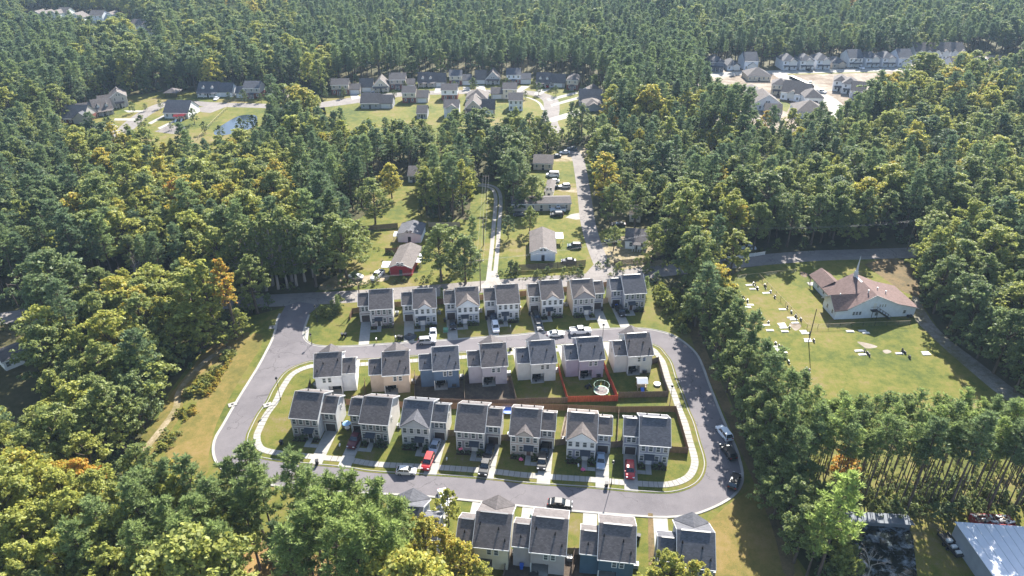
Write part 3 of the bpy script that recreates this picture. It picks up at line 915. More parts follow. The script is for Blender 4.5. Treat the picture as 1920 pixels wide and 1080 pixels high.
ROW2 = [((596, 742), 'R', 'big', (.66, .66, .68), 'shingle', 'white house with garage wing on the right, left end of the middle row'),
        ((722, 739), 'L', 'big', (.5, .4, .31), 'shingle', 'beige house in the middle row, seen from behind'),
        ((815, 729.5), 'L', None, (.085, .135, .21), 'shingle_blue', 'dark blue house in the middle row with bare dark back yard'),
        ((905, 722.8), 'L', 'big', (.4, .37, .4), 'shingle', 'mauve grey house in the middle row beside the dark blue one, bare back yard'),
        ((996, 716.8), 'L', 'big', (.52, .52, .5), 'shingle_blue', 'pale grey house in the middle row with shady green back yard'),
        ((1085.5, 710.3), 'L', None, (.33, .31, .37), 'shingle_blue', 'mauve house in the middle row whose yard has the orange red fence'),
        ((1175.6, 702), 'L', 'big', (.58, .56, .51), 'shingle', 'cream house at the right end of the middle row inside the road bend')]
ROW3 = [((551.5, 819), 'R', None, TAUPE, TAUPE, (.55, .54, .53), TAUPE, 'shingle', (.04, .04, .045), 'taupe house at the left end of the lower row beside the grassy bend'),  # lower row gable sides: sunlight on them is painted into the paler siding
        ((680, 829), 'L', None, (.23, .205, .2), (.23, .205, .2), (.62, .59, .55), (.23, .205, .2), 'shingle', (.05, .05, .05), 'taupe house with dark red pickup on its driveway, second in the lower row'),
        ((755.8, 835.6), 'R', 'big', (.46, .46, .48), (.46, .46, .48), (.58, .57, .55), (.2, .225, .265), 'shingle_blue', (.04, .04, .045), 'pale grey house with wide gable, silver and red cars on its driveway'),
        ((856.5, 844), 'R', None, (.27, .25, .27), (.27, .25, .27), (.5, .49, .48), BGREY, 'shingle', (.6, .6, .6), 'grey house with blue grey garage wing and black truck on its driveway'),
        ((957, 852), 'R', 'small', TAN_, TAN_, (.55, .5, .43), (.26, .225, .215), 'shingle', (.12, .08, .07), 'tan house with small gable, fifth in the lower row'),
        ((1061.6, 861), 'R', 'big', WHITE, SLATE, (.5, .5, .5), SLATE, 'shingle_brown', (.6, .6, .6), 'white and slate house with wide gable, pale blue car on its driveway'),
        ((1169 + 27, 870), 'L', None, SLATE, SLATE, (.42, .42, .44), SLATE, 'shingle_blue', (.62, .63, .66), 'slate blue house at right end of lower row, red car on its driveway')]
houses = []
for (px, wg, gb, up, lo, sd, wc, rf, dr, lb) in ROW1:
    houses.append((house(G(*px), R1, wg, gb, True, up, lo, sd, wc, rf, lb, 'houses of the upper row', dr), R1, wg, 1))
for (px, wg, gb, c, rf, lb) in ROW2:
    houses.append((house(G(*px), R2, wg, gb, False, c, c, c, c, rf, lb, 'houses of the middle row', vents=True), R2, wg, 2))
for (px, wg, gb, up, lo, sd, wc, rf, dr, lb) in ROW3:
    houses.append((house(G(*px), R3, wg, gb, True, up, lo, sd, wc, rf, lb, 'houses of the lower row', dr), R3, wg, 3))
for (p, wg, gb, c, rf, lb) in [((-22.3, 85.3), 'R', 'big', (.3, .32, .36), 'shingle_blue', 'blue grey house half hidden by pines, left end of the nearest row'),
                               ((-6.6, 83.64), 'L', 'big', (.58, .53, .4), 'shingle', 'cream yellow house behind golden trees in the nearest row'),
                               ((3.14, 82.54), 'L', None, (.34, .31, .31), 'shingle', 'taupe house in the nearest row with blue bin by its back wall'),
                               ((14.69, 81.0), 'L', None, (.055, .1, .145), 'shingle', 'dark teal house in the nearest row, seen from behind'),
                               ((27.8, 79.6), 'L', 'big', (.3, .31, .34), 'shingle_blue', 'dark roofed house at the right end of the nearest row behind a golden tree')]:
    houses.append((house(Vector((p[0], p[1], 0)), R4, wg, gb, False, c, c, c, c, rf, lb, 'houses of the nearest row'), R4, wg, 4))


def loc2w(h, x, y, z=0.0):
    t, rz = h[0], h[1]
    if h[2] == 'R': x = MW - x
    c, s = math.cos(rz), math.sin(rz)
    return Vector((t.location.x + x * c - y * s, t.location.y + x * s + y * c, z))


# driveways, door walks, mulch beds, shrubs along the fronts
SHRUBS = []
for h in houses:
    fr = h[3] in (1, 3)
    d = Vector((math.sin(h[1]), -math.cos(h[1]), 0))
    if not fr: d = -d
    y0 = 2.6 if fr else 6.8
    a, b = loc2w(h, -2.95, y0), loc2w(h, -0.25, y0)
    line = OUT if h[3] in (1, 4) else INN + [INN[0]]
    la, lb_ = hit(a, d, line), hit(b, d, line)
    if not la or not lb_: continue
    z = 0.075 if h[3] in (2, 3) else 0.035
    # concrete apron in jointed lengths down to the kerb
    base = MB().fill([a, a + d * (la - 0.2), b + d * (lb_ - 0.2), b], z).build('driveway', M['concrete']); base['kind'] = 'structure'
    n = max(2, int(la / 3.0))
    for k in range(n):
        t0, t1 = k / n + 0.004, (k + 1) / n - 0.004
        e = 0.02
        if h[3] in (2, 3):
            lim = 1 - 3.3 / la if True else 1
        q = [a + d * (la - 0.3) * t0, a + d * (la - 0.3) * t1, b + d * (lb_ - 0.3) * t1, b + d * (lb_ - 0.3) * t0]
        MB().slab([(p.x, p.y, (0.14 if h[3] in (2, 3) else 0.07) + rng.uniform(-.004, .004)) for p in q], 0.05).build('slab', M['concrete'], base)
    if fr:
        zz = 0.1 if h[3] == 3 else 0.06
        w_ = MB()
        for (x0, x1, y_0, y_1) in ((1.5, 2.65, -2.9, -0.06), (-0.2, 1.45, -2.9, -1.9)):
            pts = [loc2w(h, x0, y_0), loc2w(h, x1, y_0), loc2w(h, x1, y_1), loc2w(h, x0, y_1)]
            w_.slab([(p.x, p.y, zz + 0.05) for p in pts], 0.06)
        o = w_.build('walkway', M['concrete']); o['kind'] = 'structure'
        for (x0, x1) in ((0.0, 1.4), (2.75, 5.8)):
            pts = [loc2w(h, x0, -1.35), loc2w(h, x1, -1.45), loc2w(h, x1, 0.0), loc2w(h, x0, 0.0)]
            o = MB().fill(pts, zz - 0.02).build('flower_bed', M['mulch']); o['kind'] = 'structure'
        for k in range(4):
            x = (0.7, 3.3, 4.3, 5.2)[k]
            SHRUBS.append((loc2w(h, x, -0.85), rng.uniform(0.35, 0.75) * (1.25 if h[3] == 3 else 1), 0.08 + rng.random() * 0.2, ('low shrub left of the door of the ', 'low shrub right of the door of the ', 'low shrub under the middle front window of the ', 'low shrub at the right front corner of the ')[k if h[2] == 'L' else (1, 0, 2, 3)[k]].replace('right front corner', 'outer front corner') + ' '.join(h[0]['label'].split(',')[0].split()[:7]), 'foundation shrubs along the house fronts'))

# bare or shady yards behind the middle row
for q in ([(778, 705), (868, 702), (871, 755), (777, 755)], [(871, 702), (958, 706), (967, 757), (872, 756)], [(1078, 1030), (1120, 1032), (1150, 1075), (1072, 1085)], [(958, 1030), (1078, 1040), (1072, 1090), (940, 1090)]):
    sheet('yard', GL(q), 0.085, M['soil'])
sheet('wood_floor', smooth(GL([(430, 1000), (560, 1030), (640, 1060), (720, 1090), (700, 1150), (560, 1150), (440, 1090)]), True), 0.018, M['straw_floor'])
sheet('yard', GL([(1215, 962), (1224, 963), (1228, 1060), (1216, 1060)]), 0.04, M['straw'])
sheet('yard', GL([(1060, 775), (1075, 775), (1066, 822), (1050, 822)]), 0.085, M['sand'])


# ------------------------------------------------------------------ fences
def plank_panel(L, H, key):
    def mk():
        mb = MB(); n = int(L / 0.145); w = L / n
        r = random.Random(len(key) + 3)
        for i in range(n):
            o_ = r.uniform(-0.012, 0.012); hh = H + r.uniform(-0.035, 0.02)
            mb.box(i * w + 0.006, (i + 1) * w - 0.006, -0.012 + o_, 0.012 + o_, 0.04, hh)
        for z in (0.35, H - 0.3): mb.box(0, L, 0.026, 0.07, z, z + 0.09)
        return mb.mesh('panel', [M['cedar']])
    return cached(('pp', L, H, key), mk)


def fence(pts, H, mat_, label, group=None, L=2.4, post=True, kind='plank', posth=0.08):
    t = empty('fence', pts[0])
    tag(t, label, 'fence', group)
    pm = cached(('fp', H), lambda: MB().box(-0.055, 0.055, -0.055, 0.055, 0, H + posth).mesh('post', [M['cedar']]))
    for a, b in zip(pts[:-1], pts[1:]):
        d = b - a; d.z = 0
        n = max(1, int(round(d.length / L))); l = d.length / n
        ang = math.atan2(d.y, d.x)
        for k in range(n):
            p = a + d * (k / n) - pts[0]
            if kind == 'plank':
                obj('panel', plank_panel(L, H, str(k % 3)), t, [mat_], (p.x, p.y, 0), ang, (l / L, 1, 1))
            elif kind == 'slat':
                def sl():
                    mb = MB(); nn_ = int(H / 0.22)
                    for i in range(nn_): mb.box(0.02, L - 0.02, -0.02, 0.02, 0.1 + i * (H - 0.1) / nn_, 0.1 + i * (H - 0.1) / nn_ + 0.16)
                    return mb.mesh('slat', [mat_])
                obj('slat_panel', cached(('sl', L, H, mat_.name), sl), t, None, (p.x, p.y, 0), ang, (l / L, 1, 1))
            if post: obj('post', pm, t, [mat_], (p.x, p.y, 0), ang)
        if post: obj('post', pm, t, [mat_], tuple(b - pts[0])[:2] + (0,), ang)
    return t


def F(*px, z=1.8): return [Vector((p.x, p.y, 0)) for p in GL(px, z)]


fence(F((655, 590), (660, 578), (738, 566), (830, 560), (905, 552), (985, 545), (1060, 538), (1138, 528)), 1.8, M['cedar'], 'long brown board fence behind the upper row of houses')
fence(F((973, 546), (976, 580)), 1.8, M['pale_wood'], 'short pale board fence between two white houses of the upper row')
fence(F((1128, 560), (1140, 558)), 1.8, M['pale_wood'], 'short pale gate fence between the two right houses of the upper row', L=1.2)
fence(F((826, 747), (920, 750), (1000, 746), (1064, 745)), 1.8, M['grey_wood'], 'weathered board fence behind the dark blue and pale grey houses')
fence(F((1047, 682), (1055, 712), (1064, 742)), 1.8, M['red_wood'], 'orange red board fence on the left side of the mauve house yard')
fence(F((1064, 743), (1110, 742), (1159, 741)), 1.8, M['red_wood'], 'orange red board fence across the back of the trampoline yard')
fence(F((1132, 676), (1145, 708), (1159, 741)), 1.8, M['red_wood'], 'orange red board fence on the right side of the trampoline yard')
fence(F((1160, 735), (1254, 733), (1243, 700), (1235, 669), (1221, 673)), 1.8, M['grey_wood'], 'weathered board fence round the yard of the cream corner house')
fence(F((777, 694), (777, 744)), 1.8, M['grey_wood'], 'weathered fence between the beige and the dark blue house', L=2.0)
fence(F((869, 694), (871, 745)), 1.8, M['grey_wood'], 'weathered fence between the dark blue and the mauve grey house', L=2.0)
fence(F((958, 703), (968, 745)), 1.8, M['grey_wood'], 'weathered fence between the mauve grey and the pale grey house', L=2.0)
fence(F((581, 710), (574, 735)), 1.8, M['grey_wood'], 'weathered fence left of the white house in the middle row', L=2.0)
fence(F((683, 709), (684, 740), (660, 742)), 1.8, M['cedar'], 'small brown fence beside the white house in the middle row', L=2.0)
fence(F((648, 748), (752, 753), (849, 755.5), (960, 757), (1062, 758.5), (1158, 762), (1268, 761), (1280, 800), (1291, 839), (1250, 836)), 1.8, M['cedar'], 'long brown fence behind the lower row, wrapping its right corner')
fence(F((1066, 760), (1053, 822)), 1.8, M['grey_wood'], 'yard fence between the tan and the white gabled lower row houses', L=2.0)
fence(F((1160.6, 764), (1157, 828)), 1.8, M['grey_wood'], 'yard fence between the white gabled and the slate blue lower row houses', L=2.0)
fence(F((960.6, 781), (953, 815)), 1.8, M['grey_wood'], 'yard fence left of the tan house in the lower row', L=2.0)
fence(F((1041, 824), (1061, 822)), 1.8, M['grey_wood'], 'short front fence right of the tan house', L=1.2)
fence(F((1143, 828), (1169, 826)), 1.8, M['grey_wood'], 'short front fence left of the slate blue corner house', L=1.4)
fence(F((938, 815), (957, 814)), 1.8, M['grey_wood'], 'short front fence left of the tan house', L=1.2)
fence(F((838, 806), (854, 806)), 1.8, M['grey_wood'], 'short front fence right of the pale grey gabled house', L=1.2)
fence(F((640, 791), (662, 790)), 1.8, M['grey_wood'], 'short front fence between the two left houses of the lower row', L=1.2)
fence(F((954, 1019), (943, 1078)), 1.8, M['grey_wood'], 'yard fence left of the taupe house in the nearest row', L=2.0)
fence(F((1077, 1027), (1070, 1080)), 1.8, M['grey_wood'], 'yard fence between the taupe and the dark teal house', L=2.0)
fence(F((1060, 1027), (1077, 1027), (1094, 1028)), 1.8, M['grey_wood'], 'short cross fence between the taupe and the dark teal house', L=1.2)
fence(F((956, 497), (1028, 493), (1098, 487), z=2.3), 2.3, M['dark_wood'], 'tall black slat fence on the lawn behind the upper row', L=3.0, kind='slat')
fence(F((666, 425), (745, 418)), 1.8, M['grey_wood'], 'weathered fence left of the white cottage')
fence(F((803, 417), (862, 416)), 1.8, M['pale_wood'], 'pale board fence right of the white cottage')
fence(F((722, 465), (744, 465), (746, 462)), 1.8, M['cedar'], 'short brown fence beside the dark red cottage', L=2.0)
fence(F((1152, 487), (1200, 483), (1250, 477)), 1.6, M['dark_wood'], 'dark fence right of the lane junction', L=3.0, kind='slat')
fence(F((1360, 481), (1378, 479), (1397, 476), (1416, 474), (1435, 471), z=1.3), 1.3, M['white_plastic'], 'white panel fence beside the church road', L=3.4, kind='slat')


def chain_fence(pts, label, step=3.0, H=1.4):
    t = empty('wire_fence', pts[0]); tag(t, label, 'fence')
    pm = cached(('cf', H), lambda: MB().tube((0, 0, 0), (0, 0, H), 0.05, 0.05, 6).mesh('post', [M['dark_metal']]))
    rail, mesh_ = MB(), MB()
    for a, b in zip(pts[:-1], pts[1:]):
        d = b - a; n = max(1, int(round(d.length / step)))
        for k in range(n + 1):
            p = a + d * (k / n) - pts[0]; obj('post', pm, t, None, (p.x, p.y, 0))
        p, q = a - pts[0], b - pts[0]
        rail.tube((p.x, p.y, H - 0.03), (q.x, q.y, H - 0.03), 0.045, 0.045, 5)
        for z in (0.15, 0.4, 0.65, 0.9, 1.15): mesh_.tube((p.x, p.y, z), (q.x, q.y, z), 0.008, 0.008, 3, cap=False)
    rail.build('rail', M['pale_wood'], t); mesh_.build('wire_mesh', M['wire'], t)


chain_fence(F((1423, 512), (1465, 555), (1515, 608), z=1.4), 'wire fence with pale top rail running down beside the graves')
chain_fence(F((1515, 608), (1555, 607), (1620, 604), (1708, 601), z=1.4), 'wire fence below the white church')
chain_fence(F((1383, 516), (1423, 512), (1458, 508), (1494, 504), z=1.4), 'wire fence with posts along the church road', 5.0)
chain_fence(F((370, 257), (398, 226), (425, 200), z=1.4), 'dark wire fence along the far pond bank')


# ------------------------------------------------------------------ church
def church():
    A = G(1563.9, 599.2)
    t = empty('church', A, R(4.95)); tag(t, 'white church with brown red roof and thin white steeple beside the cemetery', 'church')
    W, RF = M['church_wall'], M['shingle_red']
    mb = MB()
    L, AX, AZ = 22.9, 10.3, 7.2
    front = [(0, 0, 0), (L, 0, 0), (L, 0, 2.75), (17.2, 0, 4.1), (AX, 0, AZ), (2.9, 0, 3.05), (0, 0, 3.0)]
    mb.quad(*front)
    mb.quad((L, 0, 0), (L, 11.5, 0), (L, 11.5, 2.75), (L, 0, 2.75))
    mb.quad((0, 6.9, 0), (0, 0, 0), (0, 0, 3.0), (0, 3.45, 5.6), (0, 6.9, 3.0))
    mb.quad((2.5, 6.9, 0), (0, 6.9, 0), (0, 6.9, 3.0), (2.5, 6.9, 3.0))
    mb.quad((2.5, 18.5, 0), (2.5, 6.9, 0), (2.5, 6.9, 2.85), (2.5, 18.5, 2.85))
    mb.quad((7.9, 18.5, 0), (2.5, 18.5, 0), (2.5, 18.5, 2.85), (5.1, 18.5, 4.6), (7.9, 18.5, 2.85))
    mb.quad((7.9, 12, 0), (7.9, 18.5, 0), (7.9, 18.5, 2.85), (7.9, 12, 2.85))
    mb.quad((L, 11.5, 0), (7.9, 12.0, 0), (7.9, 12.0, 3), (AX, 12.2, AZ), (17.2, 12, 4.1), (L, 11.5, 2.75))
    mb.build('wall', W, t)
    r = MB(); o = 0.14
    r.slab([(AX, -0.35, AZ + o), (AX, 12.5, AZ + o), (1.75, 12.5, 2.6 + o), (1.75, 6.2, 2.6 + o), (7.6, 3.45, 5.72 + o), (2.7, -0.35, 3.0 + o)], 0.14)
    r.build('roof', RF, t)
    r = MB()
    r.slab([(17.3, -0.35, 4.12 + o), (17.3, 12.5, 4.12 + o), (AX, 12.5, AZ + o), (AX, -0.35, AZ + o)], 0.14)
    r.slab([(L + 0.6, -0.35, 2.62 + o), (L + 0.6, 12.0, 2.62 + o), (17.3, 12.5, 4.12 + o), (17.3, -0.35, 4.12 + o)], 0.14)
    r.build('roof', RF, t)
    r = MB()
    r.slab([(-0.75, -0.4, 2.75 + o), (3.0, -0.4, 2.98 + o), (7.75, 3.45, 5.75 + o), (-0.75, 3.45, 5.75 + o)], 0.14)
    r.slab([(-0.75, 3.45, 5.75 + o), (7.75, 3.45, 5.75 + o), (2.6, 7.2, 2.9 + o), (-0.75, 7.2, 2.75 + o)], 0.14)
    r.build('wing_roof', M['shingle_church_dark'], t)
    r = MB()
    r.slab([(1.7, 12.5, 2.62 + o), (5.05, 12.0, 4.85 + o), (5.05, 20.4, 4.85 + o), (1.7, 20.4, 2.62 + o)][::-1], 0.14)
    r.slab([(5.05, 12.0, 4.85 + o), (8.5, 12.5, 2.55 + o), (8.5, 20.4, 2.55 + o), (5.05, 20.4, 4.85 + o)][::-1], 0.14)
    r.build('hall_roof', RF, t)
    p = MB()
    for x in (2.3, 8.0): p.box(x, x + 0.22, 20.0, 20.22, 0, 2.7)
    p.build('porch_post', M['pole_wood'], t)
    MB().box(1.6, 8.4, 18.5, 20.5, 0, 0.14).build('porch_floor', M['concrete'], t)
    # white membrane patch on both slopes round the steeple foot
    sl = (AZ - 3.05) / (AX - 2.9)
    zz = lambda u: AZ + 0.15 - (AX - u) * sl
    q = MB(); q.slab([(7.7, 7.0, zz(7.7)), (AX, 7.4, zz(AX)), (AX, 11.9, zz(AX)), (8.0, 11.7, zz(8.0))], 0.02)
    q.build('roof_patch', M['white_trim'], t)
    st = MB()
    def ring(r0, z0, r1, z1, n=8):
        b = len(st.v)
        for r_, z_ in ((r0, z0), (r1, z1)):
            for i in range(n):
                a = 2 * math.pi * (i + .5) / n; st.v.append((AX - .2 + r_ * math.cos(a), 11.0 + r_ * math.sin(a), z_))
        for i in range(n):
            j = (i + 1) % n; st.f.append((b + i, b + j, b + n + j, b + n + i)); st.m.append(0)
    ring(0.6, 6.4, 0.6, 7.9); ring(0.75, 7.9, 0.75, 8.05); ring(0.55, 8.05, 0.45, 8.8); ring(0.45, 8.8, 0.36, 8.9); ring(0.32, 8.9, 0.02, 13.6)
    st.build('steeple', M['white_trim'], t)
    for (x, y, h_) in ((9.2, 2.2, 0.9), (13.5, 5.0, 0.7), (16.0, 4.6, 0.8)):
        z = AZ - (AX - x) * sl if x < AX else AZ - (x - AX) * (AZ - 4.12) / (17.3 - AX)
        MB().tube((x, y, z), (x, y, z + h_), 0.14, 0.14, 8).tube((x, y, z + h_), (x, y, z + h_ + 0.2), 0.22, 0.2, 8).build('roof_vent', M['white_trim'], t)
    z57 = 5.75 + o
    MB().tube((2.0, 3.3, z57 - 0.1), (2.0, 3.3, z57 + 0.45), 0.14, 0.14, 8).build('roof_vent', M['white_trim'], t)
    for x in (5.2, 6.1, 7.0): add_window(t, x, -0.01, 1.1, 0.8, 1.2)
    for x in (12.2, 12.95, 13.7): add_window(t, x, -0.01, 3.3, 0.42, 1.0)
    for x in (11.7,): add_window(t, x, -0.01, 0.6, 0.8, 1.3)
    add_window(t, 19.8, -0.01, 0.9, 0.9, 1.2)
    for y in (1.7, 4.6): add_window(t, -0.01, y, 1.0 + (y < 3) * 0, 0.8, 1.3, -R(90))
    for y in (9.0, 12.0, 15.5): add_window(t, 2.49, y, 1.0, 0.8, 1.4, -R(90))
    s = MB()
    s.box(9.6, 11.4, -1.3, -0.05, 2.65, 2.78)
    s.box(9.65, 9.75, -1.3, -1.2, 0, 2.65); s.box(11.2, 11.3, -1.3, -1.2, 0, 2.65)
    s.build('stair_landing', M['dark_wood'], t)
    st_ = MB()
    for y in (-1.28, -0.22):
        st_.beam((11.4, y, 2.7), (15.4, y, 0.1), 0.08, 0.25); st_.beam((11.4, y, 3.6), (15.4, y, 1.0), 0.06, 0.06); st_.beam((9.6, y, 3.6), (11.4, y, 3.6), 0.06, 0.06)
        for k in range(5): st_.box(11.5 + k * 0.95, 11.56 + k * 0.95, y - 0.03, y + 0.03, 2.6 - k * 0.62, 3.55 - k * 0.62)
    st_.build('stair_rail', M['dark_wood'], t)
    for k in range(11): MB().box(11.5 + k * 0.35, 11.85 + k * 0.35, -1.25, -0.25, 2.42 - k * 0.23, 2.47 - k * 0.23).build('step', M['dark_wood'], t)
    MB().box(10.3, 11.2, -0.05, -0.005, 2.8, 4.7).build('door', M['white_plastic'], t)
    for x in (20.6, 21.4): MB().box(x, x + 0.55, -0.8, -0.3, 0, 0.7).build('air_conditioner', M['dark_metal'], t)
    f = MB()
    for (a, b) in (((L + .62, -.37, 2.55), (17.3, -.37, 4.1)), ((17.3, -.37, 4.1), (AX, -.37, AZ + .02)), ((AX, -.37, AZ + .02), (2.8, -.37, 2.98))): f.beam(a, b, 0.05, 0.24)
    f.beam((-.77, -.4, 2.72), (-.77, 3.45, 5.74), 0.05, 0.22); f.beam((-.77, 7.2, 2.72), (-.77, 3.45, 5.74), 0.05, 0.22)
    f.build('fascia', M['white_trim'], t)


M['church_wall'] = lap_mat('white church siding', (.74, .78, .84), 0.2)
M['shingle_church_dark'] = M['shingle_red']
church()

# graves: pale slabs and headstones on the cemetery lawn, each placed where it lies
CO = (1220, 420, 3.692)
def CP_(x, y): return G(CO[0] + x / CO[2], CO[1] + y / CO[2])
GM = [((1422, 512), 'the top corner of the wire fence'), ((1440, 532), 'the upper wire fence'), ((1468, 560), 'the middle of the wire fence'), ((1492, 585), 'the lower wire fence'), ((1515, 640), 'the bare light pole'), ((1555, 608), 'the fence post below the church'), ((1400, 545), 'the edge of the tree belt top'), ((1398, 580), 'the tree belt beside the upper graves'), ((1425, 610), 'the tree belt beside the middle graves'), ((1450, 650), 'the tree belt beside the lower graves'), ((1510, 700), 'the lowest lone graves'), ((1625, 665), 'the long pale sand patch'), ((1662, 660), 'the round pale sand patch'), ((1600, 622), 'the church shadow'), ((1735, 662), 'the shaded drive at the right')]


def near_mark(p):
    b = min(GM, key=lambda q: (G(*q[0]) - p).length)
    d = p - G(*b[0])
    side = ('right of ' if d.x > 0 else 'left of ') if abs(d.x) > abs(d.y) else ('behind ' if d.y > 0 else 'in front of ')
    return side + b[1]


slabs = [(680, 425), (705, 452), (800, 478), (672, 578), (690, 560), (725, 628), (745, 618), (800, 700), (825, 737), (912, 592), (905, 692), (912, 704), (920, 718), (928, 745), (970, 650), (990, 662), (1000, 685), (1055, 742), (1070, 757), (1085, 800), (1090, 812), (850, 852), (885, 868), (900, 878), (915, 890), (1440, 880), (1465, 905), (1380, 745), (1465, 740), (1490, 756), (1720, 898), (1900, 890), (1910, 903), (1070, 1032)]
for i, (x, y) in enumerate(slabs):
    p = CP_(x, y); b = 0.12 + rng.random() * 0.12
    L_, W_ = rng.uniform(1.8, 2.3), rng.uniform(0.75, 0.95)
    mb = MB(); mb.box(-L_ / 2, L_ / 2, -W_ / 2, W_ / 2, 0, b * 0.6); mb.box(-L_ / 2 + .12, L_ / 2 - .12, -W_ / 2 + .1, W_ / 2 - .1, b * 0.6, b)
    o = mb.build('grave_slab', M['stone'], None, p, R(rng.uniform(0, 8)))
    tag(o, 'flat pale grave slab ' + near_mark(p), 'grave slab', 'grave slabs on the cemetery lawn')
heads = [(710, 418), (722, 432), (738, 450), (788, 430), (795, 445), (830, 472), (858, 510), (945, 583), (973, 612), (1003, 642), (1010, 660), (1037, 665), (960, 720), (1100, 765), (1128, 812), (815, 685), (760, 645), (865, 832), (888, 850), (905, 862), (840, 880), (918, 872), (900, 925), (953, 960), (800, 850), (1478, 885), (1500, 898), (1512, 912), (1738, 885), (1756, 893), (1790, 928), (1045, 1045), (1080, 1012), (1097, 1022), (645, 520), (670, 535)]
hm = []
for k in range(3):
    mb = MB(); w, h_ = (0.9, 0.5, 1.2)[k], (0.8, 1.05, 0.7)[k]
    mb.box(-0.16, 0.16, -w / 2 - .1, w / 2 + .1, 0, 0.15)
    prof = [(-w / 2, 0.15), (w / 2, 0.15), (w / 2, h_ * .8), (w * .3, h_ * .97), (0, h_), (-w * .3, h_ * .97), (-w / 2, h_ * .8)]
    b = len(mb.v); n = len(prof)
    for x in (-0.08, 0.08): mb.v += [(x, y, z) for y, z in prof]
    mb.f.append(tuple(b + i for i in reversed(range(n)))); mb.f.append(tuple(b + n + i for i in range(n))); mb.m += [0, 0]
    for i in range(n): mb.f.append((b + i, b + (i + 1) % n, b + n + (i + 1) % n, b + n + i)); mb.m.append(0)
    hm.append(mb.mesh('headstone', [M['granite']]))
for i, (x, y) in enumerate(heads):
    o = obj('headstone', hm[i % 3], None, None, CP_(x, y), R(rng.uniform(-5, 10)), (1.0, 1.0, rng.uniform(.85, 1.15)))
    tag(o, 'small dark ' + ('broad', 'narrow', 'wide low')[i % 3] + ' headstone ' + near_mark(CP_(x, y)), 'headstone', 'headstones on the cemetery lawn')
for q in ([(1430, 815), (1500, 825), (1570, 850), (1500, 862), (1460, 840)], [(1605, 878), (1640, 870), (1668, 885), (1630, 898)], [(960, 690), (1030, 690), (1040, 715), (1000, 738)], [(1040, 330), (1090, 345), (1075, 370), (1040, 355)]):
    o = MB().fill(smooth([CP_(*p) for p in q], True, 0.5), 0.022).build('sand_patch', M['sand']); o['kind'] = 'structure'


# ------------------------------------------------------------------ generic far houses and cottages
WCOL = dict(cream=(.55, .5, .4), white=(.78, .78, .78), beige=(.46, .4, .33), grey=(.38, .38, .4), blue=(.25, .33, .4), brickc=(.24, .12, .1), pale=(.68, .71, .77), navy=(.13, .15, .2), red=(.3, .03, .04), stone=(.4, .37, .35))


